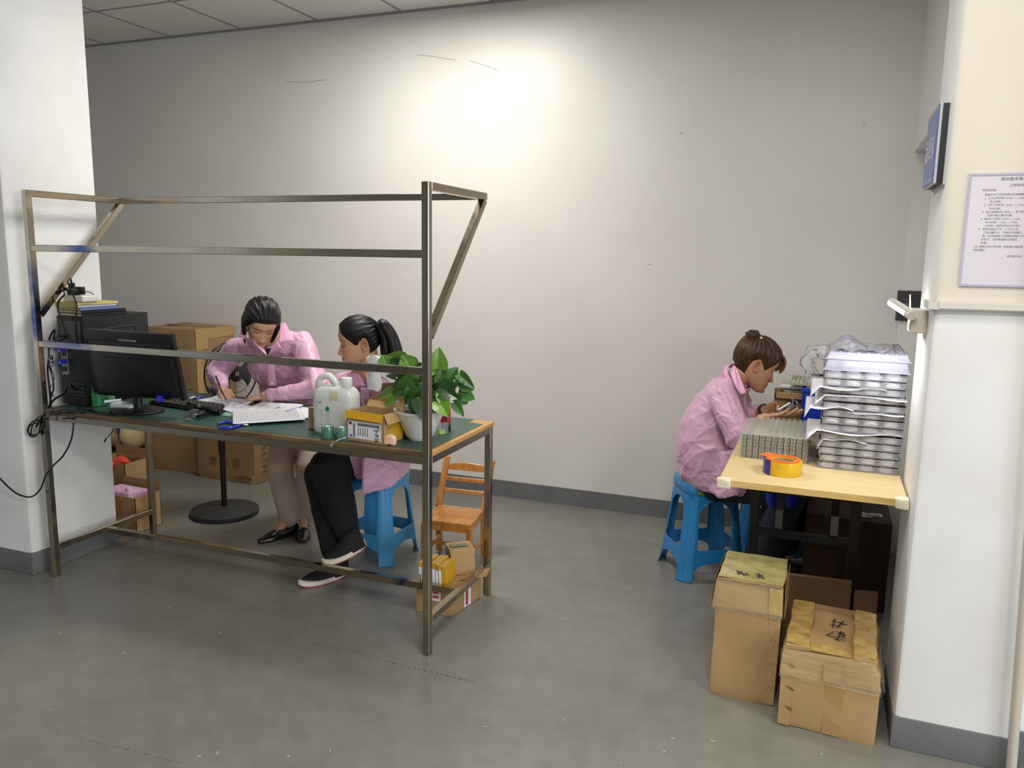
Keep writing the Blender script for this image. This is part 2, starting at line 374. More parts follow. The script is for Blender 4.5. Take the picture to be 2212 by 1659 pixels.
for a_, b_ in (((nx0, nz0), (nx0+.006, nz1)), ((nx0+nw-.006, nz0), (nx0+nw, nz1)), ((nx0+.006, nz1-.006), (nx0+nw-.006, nz1)), ((nx0+.006, nz0), (nx0+nw-.006, nz0+.006))): fr.box((a_[0], PY-.006, a_[1]), (b_[0], PY-.0005, b_[1]))
obj('sleeve_edge', fr, mat('sleeve_edge', (176, 172, 196), rough=.2), t)
obj('clear_sleeve', MB().sheet(lambda u, v: V((nx0+.004+u*(nw-.008), PY-.0062-.0025*math.sin(v*3+u*9)**2*(1-u), nz0+.004+v*(nz1-nz0-.008))), 24, 24), clear('sleeve', (1, 1, 1), .04, .05), t, smooth=True)
# ================================================================ DESK (steel frame table)
DX, DY, DA, W_, D_, HT, HP, R2, R3, AR, HS, HS2 = -1.3035, 2.5123, .0093, 1.9236, .585, .7902, 1.7488, 1.5158, 1.0998, .5236, .1521, .1486
def dk(u, v, z): c, s_ = math.cos(DA), math.sin(DA); return V((DX+c*u-s_*v, DY+s_*u+c*v, z))
def steel():
    m = bpy.data.materials.new('stainless_tube'); m.use_nodes = True; nt_ = m.node_tree; N = nt_.nodes; L = nt_.links; b = N['Principled BSDF']
    b.inputs['Metallic'].default_value = 1; tc = N.new('ShaderNodeTexCoord'); n = N.new('ShaderNodeTexNoise'); n.inputs['Scale'].default_value = 2.2; n.inputs['Detail'].default_value = 3
    L.new(tc.outputs['Object'], n.inputs[0]); r = N.new('ShaderNodeValToRGB'); e = r.color_ramp.elements
    e[0].position = .3; e[0].color = srgb((178, 168, 154)); e[1].position = .62; e[1].color = srgb((182, 166, 142))
    x = e.new(.47); x.color = srgb((164, 154, 138)); x = e.new(.7); x.color = srgb((70, 84, 130)); x = e.new(.76); x.color = srgb((160, 140, 112))
    L.new(n.outputs[0], r.inputs[0]); L.new(r.outputs[0], b.inputs['Base Color'])
    n2 = N.new('ShaderNodeTexNoise'); n2.inputs['Scale'].default_value = 30; mp = N.new('ShaderNodeMapRange'); mp.inputs[3].default_value = .08; mp.inputs[4].default_value = .24
    L.new(tc.outputs['Object'], n2.inputs[0]); L.new(n2.outputs[0], mp.inputs[0]); L.new(mp.outputs[0], b.inputs['Roughness'])
    return m
M_st = steel()
tb = thing('steel_workbench', 'long stainless tube workbench with tall open frame and green-matted top', 'workbench', dk(-W_/2, D_/2, 0), DA)
w = .028
def q8(u0, u1, v0, v1, z0, z1):
    return [dk(u0, v0, z0), dk(u1, v0, z0), dk(u1, v1, z0), dk(u0, v1, z0), dk(u0, v0, z1), dk(u1, v0, z1), dk(u1, v1, z1), dk(u0, v1, z1)]
def tubeq(name, *a): return obj(name, MB().hexa(q8(*a)).bevel(.0018, 1), M_st, tb)
ZB = HT-.019
tubeq('front_post', -w, 0, 0, w, 0, HP); tubeq('front_post', -W_-w, -W_, 0, w, 0, HP)
tubeq('rear_leg', -w, 0, D_, D_+w, 0, ZB); tubeq('rear_leg', -W_-w, -W_, D_, D_+w, 0, ZB)
for z in (R2, R3): tubeq('front_rail', -W_, -w, .002, w-.002, z-w, z)
tubeq('front_apron', -W_, -w, .002, w, ZB-w, ZB); tubeq('rear_apron', -W_, -w, D_, D_+w, ZB-w, ZB)
for u in (-w, -W_-w):
    tubeq('side_apron', u, u+w, w, D_, ZB-w, ZB); tubeq('side_stretcher', u, u+w, w, D_, HS-w, HS)
    tubeq('top_arm', u, u+w, w, AR, HP-w, HP)
    br = MB().bar(dk(u+w/2, AR-.012, HP-w), dk(u+w/2, w+.002, 1.21), w, w, (1, 0, 0)); obj('diagonal_brace', br.bevel(.0018, 1), M_st, tb)
tubeq('top_rail', -W_, -w, AR-w, AR, HP-w, HP)
tubeq('centre_stretcher', -W_, -w, D_/2-w/2+.01, D_/2+w/2+.01, HS2-w, HS2)
M_ply = mat('plywood', (206, 160, 92), rough=.5, col2=(178, 128, 70), vscale=3, stretch=(30, 30, 120))
obj('tabletop', MB().hexa(q8(-W_-w, .001, .029, D_+.04, ZB, HT-.002)).bevel(.0015, 1), M_ply, tb)
M_mat = mat('green_rubber_mat', (48, 84, 74), rough=.42, col2=(42, 76, 67), vscale=5)
poly = [(-W_-.01, .032), (-.055, .032), (-.02, .06), (-.02, D_-.04), (-.095, D_-.025), (-.095, D_+.036), (-W_-.01, D_+.036)]
obj('green_mat', MB().prism(poly, dk(1, 0, 0)-dk(0, 0, 0), dk(0, 1, 0)-dk(0, 0, 0), dk(0, 0, HT-.002), (0, 0, .002)), M_mat, tb)
obj('tabletop_edge', MB().hexa(q8(-W_-w, -w, .003, .029, ZB, HT-.001)).bevel(.002, 1), mat('worn_board_edge', (116, 92, 62), rough=.5, col2=(70, 54, 38), vscale=6, stretch=(1, 1, 8)), tb)
TZ = HT+.0002   # top of mat
# ================================================================ STOOLS
def stool(name, label, c, rz, mt, H=.46, group=None, a0=.118, a1=.172):
    t = thing(name, label, 'stool', c, rz, group)
    n = 26; per = 8*n; th = .004
    def pos(k, z):      # k 0..per around a rounded square growing downwards
        a = a1+(a0-a1)*(z/H)**.9
        if z < .05: a += .004*(1-z/.05)
        ang = 2*PI*k/per; cx_, cy_ = math.cos(ang), math.sin(ang); e = 5.5
        r = a/((abs(cx_)**e+abs(cy_)**e)**(1/e))
        # fluted corner leg
        q = (ang/(PI/2)) % 1; d = abs(q-.5)
        r -= .006*math.exp(-(d/.05)**2)*(1 if z < H-.07 else 0)
        r += .003*math.exp(-((d-.12)/.02)**2)*(1 if z < H-.07 else 0)
        return V((r*cx_, r*cy_, z))
    def g(s, z):   # s in metres from panel centre; <0 inside an opening
        a = a1+(a0-a1)*(z/H)
        hw = a*.60
        top = H-.085; cy_ = top-hw*.95
        if z > cy_: g1 = math.hypot(s/hw, (z-cy_)/(hw*.95))-1
        else: g1 = max(abs(s)/hw-1, (.155-z)/.1+0)
        if z <= cy_: g1 = max(abs(s)/hw-1, (.15-z)/.06)
        hw2 = a*.66
        g2 = max((z-.085)/.03, abs(s)/hw2-1) if z > .05 else max(-1, abs(s)/hw2-1-.3*max(0, (.05-z))/.05*0)
        if z > .045: g2 = math.hypot(s/hw2, (z-.045)/.045)-1
        return min(g1, g2)
    nz = 56; mb = MB(); zs = [H*.93*i/nz for i in range(nz+1)]
    P = {}
    def sk(k): ang = 2*PI*k/per; q = ((ang+PI/4) % (PI/2))-PI/4; return q
    val = {}
    for i, z in enumerate(zs):
        for k in range(per):
            a = a1+(a0-a1)*(z/H); s_ = math.tan(sk(k))*a; val[i, k] = (g(s_, z), s_)
    used = {}
    def vert(i, k):
        if (i, k) not in used:
            v, s_ = val[i, k]; z = zs[i]; kk = k
            if v < 0:    # slide to the opening edge
                for _ in range(8):
                    a = a1+(a0-a1)*(z/H); s0 = math.tan(sk(kk))*a; f = g(s0, z)
                    if abs(f) < .01: break
                    dk_ = (g(math.tan(sk(kk+.2))*a, z)-f)/.2; dz = (g(s0, z+.001)-f)/.001
                    dkm = dk_/(a*2*PI/per*.9); gg = dkm*dkm+dz*dz
                    if gg < 1e-9: break
                    st = -f/gg; kk += max(-1, min(1, dkm*st/(a*2*PI/per*.9))); z += max(-.009, min(.009, dz*st))
                    z = max(0, z)
            used[i, k] = mb.b.verts.new(pos(kk, z))
        return used[i, k]
    for i in range(nz):
        for k in range(per):
            q = [(i, k), (i, (k+1) % per), (i+1, (k+1) % per), (i+1, k)]
            if all(val[p][0] < 0 for p in q): continue
            try: mb.b.faces.new([vert(*p) for p in q])
            except ValueError: pass
    o = obj('leg_frame', mb, mt, t, smooth=50, local=True, solid=.005)
    for q in range(4):    # raised rim round each arch
        rm = MB(); pts = []; qc = q*PI/2-PI/2
        path = []
        for j in range(25):
            an = PI*j/24; z = H-.085-.08*(1-math.sin(an)); a = a1+(a0-a1)*(z/H); hw = a*.60; z = (H-.085-hw*.95)+hw*.95*math.sin(an); a = a1+(a0-a1)*(z/H); path.append((math.cos(an)*a*.615, z))
        z0_ = path[0][1]; path = [((a1+(a0-a1)*(z/H))*.615, z) for z in (.16, .16+(z0_-.16)*.33, .16+(z0_-.16)*.66)]+path+[(-(a1+(a0-a1)*(z/H))*.615, z) for z in (.16+(z0_-.16)*.66, .16+(z0_-.16)*.33, .16)]
        for s_, z in path:
            a = a1+(a0-a1)*(z/H); p_ = pos((qc+math.atan2(s_, a))/(2*PI)*per, z); pts.append(p_)
        rm.tube(pts, .0036, 6); obj('arch_rim', rm, mt, t, smooth=True, local=True)
    sb = MB(); rings = []
    def sq(a, z, e=5.0, m=64): return [V((a*math.cos(2*PI*k/m)/((abs(math.cos(2*PI*k/m))**e+abs(math.sin(2*PI*k/m))**e)**(1/e)), a*math.sin(2*PI*k/m)/((abs(math.cos(2*PI*k/m))**e+abs(math.sin(2*PI*k/m))**e)**(1/e)), z)) for k in range(m)]
    sb.loft([sq(a0+.013, H-.052), sq(a0+.014, H-.045), sq(a0+.012, H-.012), sq(a0+.006, H-.003), sq(a0-.004, H), sq(a0*.6, H-.002), sq(a0*.2, H-.003, 2.4)])
    obj('seat', sb, mt, t, smooth=50, local=True)
    return t
M_bluep = mat('blue_plastic', (38, 128, 190), rough=.28, var=.08, vscale=5, coat=.2)
M_bluel = mat('light_blue_plastic', (72, 160, 218), rough=.32, var=.06, vscale=5, coat=.15)
st1 = stool('plastic_stool', 'light blue plastic stool under the seated woman behind the steel workbench', (-2.03, 3.36, 0), math.radians(-3), M_bluel, H=.455, a1=.162)
st2 = stool('plastic_stool', 'blue plastic stool with a green sticker under the woman at the wooden table', (-.485, 3.815, 0), math.radians(31), M_bluep, H=.465)
p = Y(1537, 1070, 3.66)
fm = Matrix.Translation((-.485, 3.815, 0)) @ Matrix.Rotation(math.radians(31), 4, 'Z')
mb = MB().box((-.090, -.1342, .414), (-.050, -.1325, .432), fm); obj('sticker', mb, mat('sticker_green', (130, 150, 40), rough=.4), st2, label='green sticker')
mb = MB().box((-.048, -.1342, .414), (-.038, -.1325, .432), fm); obj('barcode', mb, M_white, st2)
M_blued = mat('deep_blue_plastic', (24, 104, 160), rough=.3)
st3 = stool('plastic_stool', 'blue plastic stool stacked upright in the dark under the wooden table', (-.20, 4.3, 0), math.radians(5), M_blued, H=.46)

# ================================================================ CARDBOARD
def kraft(name, c, c2, vs=4, rough=.75, tape=None, coat=0):
    return mat(name, c, rough=rough, col2=c2, vscale=vs, bump=.25, bscale=30, coat=coat, stretch=(1, 1, .4))
M_k1 = kraft('kraft_card', (174, 142, 98), (160, 128, 86))
M_k2 = kraft('kraft_card_brown', (158, 130, 90), (146, 118, 80))
M_k3 = kraft('kraft_card_dark', (120, 92, 64), (104, 80, 54))
M_tape = mat('brown_packing_tape', (170, 134, 72), rough=.22, col2=(196, 164, 100), vscale=24, bump=1.6, bscale=22, coat=.5, stretch=(1, 1, .5))
M_tapey = mat('yellow_tape', (206, 160, 40), rough=.25, coat=.4, col2=(196, 146, 30), vscale=9, bump=.4, bscale=25)
M_edge = mat('card_edge', (120, 96, 66), rough=.9)
def box8(p, h, up=V((0, 0, 1))):   # footprint 4 pts ccw + height
    return list(p)+[q+up*h for q in p]
def quad_on(a, b, c, d, u0, u1, v0, v1, off):   # patch on quad a(00) b(10) c(11) d(01), offset outwards
    f = lambda u, v: a.lerp(b, u).lerp(d.lerp(c, u), v); n = (b-a).cross(d-a).normalized()
    p = [f(u0, v0), f(u1, v0), f(u1, v1), f(u0, v1)]; return [q+n*off for q in p], n
def patch(mb, fc, u0, u1, v0, v1, off=.0012, th=.0008):
    p, n = quad_on(*fc, u0, u1, v0, v1, off); return mb.hexa([q-n*th for q in p]+p)
def footprint(p0, p1, depth, left=False):
    d = (p1-p0); n = V((-d.y, d.x, 0)).normalized()*depth; return [p0, p1, p1+n, p0+n]
def strokes(mb, fc, lines, w, off=.0016):
    a, b, c, d = fc; f = lambda u, v: a.lerp(b, u).lerp(d.lerp(c, u), v); n = (b-a).cross(d-a).normalized()
    for ln in lines:
        pts = [f(*q)+n*off for q in ln]
        for i in range(len(pts)-1): mb.bar(pts[i], pts[i+1], w, .0006, n)
    return mb
def warp(me_or_mb, amp, fr=9, seed=0):
    for v in me_or_mb.b.verts:
        p = v.co*fr; v.co += V((math.sin(p.y*1.3+p.z+seed), math.sin(p.z*1.7+p.x+seed*2), math.sin(p.x*1.2+p.y*1.9)))*amp
    return me_or_mb
def subbox(pts, cuts=10):
    mb = MB().hexa(pts); bmesh.ops.subdivide_edges(mb.b, edges=mb.b.edges[:], cuts=cuts, use_grid_fill=True); return mb
# tall taped carton
t = thing('taped_carton', 'tall narrow taped cardboard carton left of the squat one, below the wooden table', 'box', Z(1605, 1512, 0), 0)
f0, f1 = Z(1532, 1497, 0), Z(1672, 1527, 0)
fp = footprint(f0, f1, .26); H1 = .437
tall = box8(fp, H1); tall[4] = Y(1540, 1305, f0.y+.012); 
ht = Y(1540, 1300, f0.y).z; tall = box8(fp, ht+.012)
mb = subbox(tall, 8); warp(mb, .0022, 14); mb.bevel(.006, 2, 60)
obj('carton_body', mb, M_k1, t, smooth=40)
FR = (tall[0], tall[1], tall[5], tall[4]); RGT = (tall[1], tall[2], tall[6], tall[5]); LFT = (tall[3], tall[0], tall[4], tall[7]); 
# sleeve-like lid of doubled card
e = .008; d1 = (f1-f0).normalized(); d2 = (fp[3]-f0).normalized()
lo = [fp[0]-d1*e-d2*e, fp[1]+d1*e-d2*e, fp[2]+d1*e+d2*e, fp[3]-d1*e+d2*e]
lz0 = ht-.015; lz1 = Y(1545, 1262, f0.y+.02).z+.034
lid = [q+V((0, 0, lz0)) for q in lo]+[q*1+V((0, 0, lz1)) for q in (lo[0]+d1*.012+d2*.01, lo[1]-d1*.004+d2*.01, lo[2]-d1*.004, lo[3]+d1*.012)]
mb = subbox(lid, 10); warp(mb, .0035, 17, 2); mb.bevel(.009, 2, 60)
obj('lid', mb, M_k1, t, smooth=40)
LF = (lid[0], lid[1], lid[5], lid[4]); LT = (lid[4], lid[5], lid[6], lid[7]); LL = (lid[3], lid[0], lid[4], lid[7]); LR = (lid[1], lid[2], lid[6], lid[5])
mb = MB(); M_tg = mat('taped_top', (186, 180, 120), rough=.2, col2=(158, 148, 92), vscale=18, bump=1.8, bscale=20, coat=.6)
p_, n_ = quad_on(*LT, .01, .99, .02, .98, .0055)
mb = subbox([q-n_*.003 for q in p_]+p_, 10); warp(mb, .0012, 40)
obj('taped_top', mb, M_tg, t, smooth=40)
for q_ in ((LR, .0, .97, .02, .98, .006), (LL, .05, .98, .02, .98, .006), (LF, .8, .99, .1, .98, .005)): obj('packing_tape', patch(MB(), *q_), M_tape, t)
mb = MB(); patch(mb, LF, .02, .98, .96, .995, .008, .004); obj('corrugated_edge', mb, M_edge, t)
mb = MB(); strokes(mb, LT, [[(.30, .13), (.26, .26)], [(.30, .13), (.33, .2), (.28, .24), (.38, .15), (.34, .24), (.3, .22)], [(.38, .12), (.42, .24)], [(.42, .14), (.45, .2)], [(.55, .25), (.68, .22)], [(.57, .19), (.66, .23)], [(.61, .12), (.6, .27)], [(.58, .16), (.7, .14)], [(.62, .22), (.69, .12)]], .0035, .0085)
obj('handwriting', mb, M_ink, t)
M_film = clear('stretch_film', (.97, .96, .88), .12, .07, (.85, .8, .58))
def crinkle(fc, off, nu=26, nv=20, amp=.003, seed=0, edge=.0):
    a, b, c, d = fc; n = (b-a).cross(d-a).normalized()
    def fn(u, v):
        p = a.lerp(b, u).lerp(d.lerp(c, u), v)
        s_ = math.sin(u*31+7*math.sin(v*9+seed))*math.sin(v*23+5*math.sin(u*11+seed)); return p+n*(off+amp*s_)
    return MB().sheet(fn, nu, nv)
obj('stretch_film', crinkle(LF, .0085, seed=1), M_film, t, smooth=True)
mb = MB(); M_wire = mat('staple_steel', (150, 144, 134), metal=1, rough=.35)
for v in (.88, .66, .42, .17):
    f = lambda u, v: FR[0].lerp(FR[1], u).lerp(FR[3].lerp(FR[2], u), v)
    for du in (0, .05): mb.bar(f(.87+du, v)-d2*.002, f(.92+du, v+.045)-d2*.002, .0018)
obj('carton_staples', mb, M_wire, t)
mb = MB(); patch(mb, FR, .84, .99, .02, .98, .0025, .002); obj('overlap_flap', mb, M_k1, t)
# squat taped carton
t = thing('taped_carton', 'squat wide taped cardboard carton with handwriting, nearest the cream pillar', 'box', Z(1780, 1588, 0), 0)
g0, g1 = Z(1677, 1563, 0), Z(1888, 1613, 0)
gp = footprint(g0, g1, .36); z1 = Y(1684, 1420, g0.y).z
bot = box8(gp, z1+.01); mb = subbox(bot, 8); warp(mb, .0025, 12, 4); mb.bevel(.006, 2, 60)
obj('carton_body', mb, M_k1, t, smooth=40)
d1 = (g1-g0).normalized(); d2 = (gp[3]-gp[0]).normalized(); e = .007
lo = [gp[0]-d1*e-d2*e+d1*.004, gp[1]+d1*e-d2*e, gp[2]+d1*e+d2*e, gp[3]-d1*e+d2*e]
zt_ = Y(1690, 1392, g0.y+.015).z; lz0 = z1-.055
lid = [q+V((0, 0, lz0)) for q in lo]+[q+V((0, 0, zt_)) for q in (lo[0]+d1*.012+d2*.012, lo[1]-d1*.02+d2*.014, lo[2]-d1*.02, lo[3]+d1*.012)]
mb = subbox(lid, 10); warp(mb, .004, 15, 7); mb.bevel(.01, 2, 60); obj('lid', mb, M_k1, t, smooth=40)
FR = (bot[0], bot[1], bot[5], bot[4]); LF = (lid[0], lid[1], lid[5], lid[4]); LT = (lid[4], lid[5], lid[6], lid[7]); LR = (lid[1], lid[2], lid[6], lid[5])
for (u0, u1, dz) in ((.0, .27, .016), (.74, 1.0, .017)):      # raised side flaps over the top
    p_, n_ = quad_on(*LT, u0, u1, -.01, 1.0, .012)
    q_ = [q-n_*.014 for q in p_]+p_; mb = subbox(q_, 7); warp(mb, .003, 18, u0*9); mb.bevel(.004, 2, 60); obj('lid_flap', mb, M_k1, t, smooth=40)
    p2, _ = quad_on(*LT, u0+.01, u1-.01, .01, .98, .0165); mb = subbox([q-n_*.003 for q in p2]+p2, 9); warp(mb, .0022, 33); obj('packing_tape', mb, M_tape, t, smooth=40)
p_, n_ = quad_on(*LT, .27, .74, .9, 1.0, .011); mb = MB().hexa([q-n_*.012 for q in p_]+p_); obj('rear_flap', mb, M_k2, t)
p_, n_ = quad_on(*LT, .275, .735, .0, .16, .006); mb = MB().hexa([q-n_*.003 for q in p_]+p_); obj('packing_tape', mb, M_tape, t)
mb = MB(); strokes(mb, LT, [[(.46, .62), (.60, .60)], [(.48, .70), (.56, .69)], [(.50, .56), (.52, .76)], [(.55, .57), (.62, .74)], [(.57, .70), (.60, .66), (.66, .68)], [(.44, .36), (.52, .46)], [(.44, .36), (.58, .34)], [(.54, .48), (.66, .42)], [(.56, .3), (.60, .5)], [(.58, .44), (.63, .48), (.64, .38), (.58, .38)], [(.54, .3), (.66, .32)]], .0045, .006)
obj('handwriting', mb, M_ink, t)
for q_ in ((FR, .47, .66, .02, .98, .002), (LF, .44, .62, .1, .7, .004)): obj('packing_tape', patch(MB(), *q_), mat('tape_clear_brown', (168, 130, 84), rough=.3, coat=.5), t)
obj('stretch_film', crinkle(LF, .009, seed=4, amp=.004), M_film, t, smooth=True); obj('stretch_film', crinkle(LR, .009, seed=2), M_film, t, smooth=True)
mb = MB(); f = lambda u, v: FR[0].lerp(FR[1], u).lerp(FR[3].lerp(FR[2], u), v)
for v in (.86, .54, .25):
    for du in (0, .03): mb.bar(f(.08+du, v+.05)-d2*.004, f(.13+du, v)-d2*.004, .0018)
obj('carton_staples', mb, M_wire, t)
mb = MB(); patch(mb, FR, .01, .13, .02, .98, .003, .002); obj('overlap_flap', mb, M_k1, t)

# ================================================================ WOODEN TABLE (right)
t = thing('folding_table', 'folding table with pale wood top and black legs beside the cream pillar', 'table', (0, 3.3, 0), 0)
TX0, TX1, TY0, TY1, TT = -.298, .278, 2.685, 4.15, .768
M_birch = mat('pale_laminate', (208, 186, 138), rough=.5, col2=(200, 176, 126), vscale=3, stretch=(2, 30, 2))
M_bed = mat('pale_wood_edge', (206, 174, 110), rough=.5, col2=(190, 156, 92), vscale=4, stretch=(2, 20, 20))
obj('tabletop', MB().box((TX0, TY0, TT-.024), (TX1, TY1, TT)).bevel(.002, 1), M_birch, t)
obj('edge_band', MB().box((TX0+.002, TY0-.0015, TT-.023), (TX1-.002, TY0+.001, TT-.001)), M_bed, t)
M_corner = mat('corner_tape', (226, 216, 190), rough=.5, col2=(206, 196, 168), vscale=20, bump=.8, bscale=40)
for x0, x1 in ((TX0-.006, TX0+.04), (TX1-.036, TX1+.004)):
    mb = subbox([V(q) for q in ((x0, TY0-.007, TT-.03), (x1, TY0-.007, TT-.03), (x1, TY0+.03, TT-.03), (x0, TY0+.03, TT-.03), (x0, TY0-.007, TT+.002), (x1, TY0-.007, TT+.002), (x1, TY0+.03, TT+.002), (x0, TY0+.03, TT+.002))], 4)
    warp(mb, .0012, 60); mb.bevel(.004, 2, 60); obj('corner_guard', mb, M_corner, t, smooth=40)
M_blk = mat('black_steel', (34, 35, 36), rough=.5, var=.3, vscale=20)
for (y, nm) in ((3.3, 'front'), (4.06, 'rear')):
    for x in (-.215, .165): obj('leg', MB().box((x-.019, y-.012, 0), (x+.019, y+.012, TT-.024)).bevel(.003, 1), M_blk, t)
    obj('crossbar', MB().box((-.2, y-.012, .385), (.15, y+.012, .415)), M_blk, t)
obj('crossbar', MB().box((-.2, 3.42, .53), (.15, 3.435, .55)), M_blk, t)
for x in (-.12, .09):
    obj('brace', MB().bar((x, 3.32, .415), (x, 3.47, .726), .03, .012, (0, 1, 0)), M_blk, t)
    obj('brace_plate', MB().box((x-.014, 3.3, .42), (x+.014, 3.304, .50)), mat('grey_steel', (120, 124, 128), metal=.6, rough=.4), t)
for x in (-.2, .15): obj('side_rail', MB().box((x-.01, 2.9, TT-.05), (x+.01, 4.05, TT-.024)), M_blk, t)
mb = MB().box((.146, 3.286, .19), (.184, 3.289, .2)); obj('leg_sleeve', MB().box((.144, 3.284, 0), (.186, 3.316, .2)).bevel(.002, 1), mat('black_sleeve', (24, 24, 26), rough=.4), t); mb.b.free()

# boxes beneath the wooden table
def carton(name, label, p0, p1, depth, h, m, z=0, group=None, cat='box'):
    fp = [q+V((0, 0, z)) for q in footprint(p0, p1, depth)]; t = thing(name, label, cat, sum(fp, V())/4, 0, group)
    b8 = box8(fp, h); mb = subbox(b8, 3); warp(mb, .0015, 12, h*9); mb.bevel(.004, 1, 60); obj('carton_body', mb, m, t, smooth=40); return t, b8
t, b8 = carton('cardboard_sheet', 'flat brown cardboard sheet leaning behind the two taped cartons', V((-.13, 3.12, 0)), V((.165, 3.15, 0)), .02, .30, M_k3, cat='cardboard')
obj('fold_crease', MB().bar(b8[4]-V((0, .001, .04)), b8[5]-V((0, .001, .04)), .003), M_edge, t)
t, b8 = carton('cardboard_sheet', 'small stepped cardboard offcut standing by the table leg', V((.178, 3.17, 0)), V((.262, 3.18, 0)), .01, .26, M_k3, cat='cardboard')
obj('fold_crease', MB().bar(b8[4]-V((0, .001, .05)), b8[5]-V((0, .001, .05)), .002), M_edge, t)
t, b8 = carton('dark_carton', 'dark red-brown carton under the table with labels on its top', V((-.02, 3.62, 0)), V((.325, 3.62, 0)), .40, .40, kraft('dark_red_card', (66, 40, 26), (54, 32, 22)))
TP = (b8[4], b8[5], b8[6], b8[7]); mb = MB()
for u, v, a in ((.55, .12, .22), (.66, .2, .24)): obj('paper_label', patch(MB(), TP, u, u+a, v, v+.11, .003), mat('label_white', (206, 206, 208), rough=.6), t)
for u, v in ((.59, .14), (.70, .15), (.80, .22), (.7, .27)): patch(mb, TP, u, u+.07, v, v+.035, .0036)
obj('label_print', mb, M_ink2, t)
t, b8 = carton('open_carton', 'brown carton further back against the rear wall under the table', V((.03, 4.1, 0)), V((.325, 4.1, 0)), .34, .47, M_k2)
p_, n_ = quad_on(b8[4], b8[5], b8[6], b8[7], .02, .98, .02, .48, .004); obj('top_flap', MB().hexa([q-n_*.003 for q in p_]+p_), M_k1, t)
tag(obj('blue_bag', remesh(MB().ball((-.155, 3.5, .56), .05, 10, sc=(.8, .7, 2.6)).ball((-.085, 3.52, .54), .04, 10, sc=(.8, .6, 2.6)), .008, 4), mat('royal_blue_film', (26, 40, 190), rough=.3), smooth=True), 'royal blue plastic bag hanging under the wooden table top', 'bag')

# ================================================================ TRAYS
M_clr = clear('clear_pet', (.99, .99, 1), .16, .08, (.88, .88, .93))
M_clr2 = clear('clear_pet_purple', (.97, .96, 1), .30, .1, (.82, .81, .97))
M_bl = clear('blister_pet', (.95, .95, .93), .5, .12, (.66, .65, .60))
M_disc = mat('white_component', (214, 210, 204), rough=.4, sub=0)
M_disc2 = mat('cream_component', (206, 200, 178), rough=.45)
M_tis = mat('tissue_paper', (222, 220, 224), rough=.8, bump=.5, bscale=30)
BX0, BX1, BY0, BY1 = .012, .272, 2.985, 3.40
t0_ = thing('component_tray', 'clear plastic tray of round white parts, one layer of the tall tray stack', 'tray', (BX0, BY0, TT), 0, 'clear trays in the tall stack by the pillar')
NL = 13; LH = .0265
def tray_parts(root, b):
    w_, d_ = BX1-BX0, BY1-BY0
    mb = MB(); mb.box((0, 0, 0), (w_, d_, .0012)); 
    for a_, c_ in (((-.004, -.004, .0215), (w_+.004, .002, .0225)), ((-.004, d_-.002, .0215), (w_+.004, d_+.004, .0225)), ((-.004, 0, .0215), (.002, d_, .0225)), ((w_-.002, 0, .0215), (w_+.004, d_, .0225))): mb.box(a_, c_)
    mb.box((0, 0, .001), (w_, .001, .022)); mb.box((0, 0, .001), (.001, d_, .022)); mb.box((w_-.001, 0, .001), (w_, d_, .022))
    obj('tray_shell', mb, M_clr, root, local=True)
    dm = None
    for j in range(3):
        for i in range(4):
            x = .033+i*.0635; y = .030+j*.075
            if dm is None: dd = MB().lathe((0, 0, 0), [(0, .002), (.021, .002), (.0245, .005), (.0245, .012), (.020, .013), (.018, .019), (.014, .0205), (0, .0205)], 18, cap=False); o = obj('component', dd, M_disc, root, local=True, smooth=40); dm = o.data
            else: o = link(bpy.data.objects.new('component', dm), root)
            o.location = (x, y, 0)
tray_parts(t0_, 0)
dmc = None
for k in range(NL):
    r = t0_ if k == 0 else dup(t0_)
    dx = random.uniform(-.004, .003); r.location = (BX0+dx, BY0+random.uniform(-.003, .003), TT+.0005+k*LH+(.004 if k > 4 else 0)+(.004 if k > 8 else 0))
ORD = ['lowest', 'second', 'third', 'fourth', 'fifth', 'sixth', 'seventh', 'eighth', 'ninth', 'tenth', 'eleventh', 'twelfth', 'thirteenth', 'fourteenth', 'topmost']
def relabel(grp, fmt):
    L_ = sorted([o for o in bpy.data.objects if o.get('group') == grp], key=lambda o: o.location.z)
    for i, o in enumerate(L_): o['label'] = fmt % ('topmost' if i == len(L_)-1 else ORD[i]+('' if i == 0 else ' lowest'))
relabel('clear trays in the tall stack by the pillar', 'clear tray of round white parts, %s layer of the tall stack')
TK = TT+NL*LH+.012
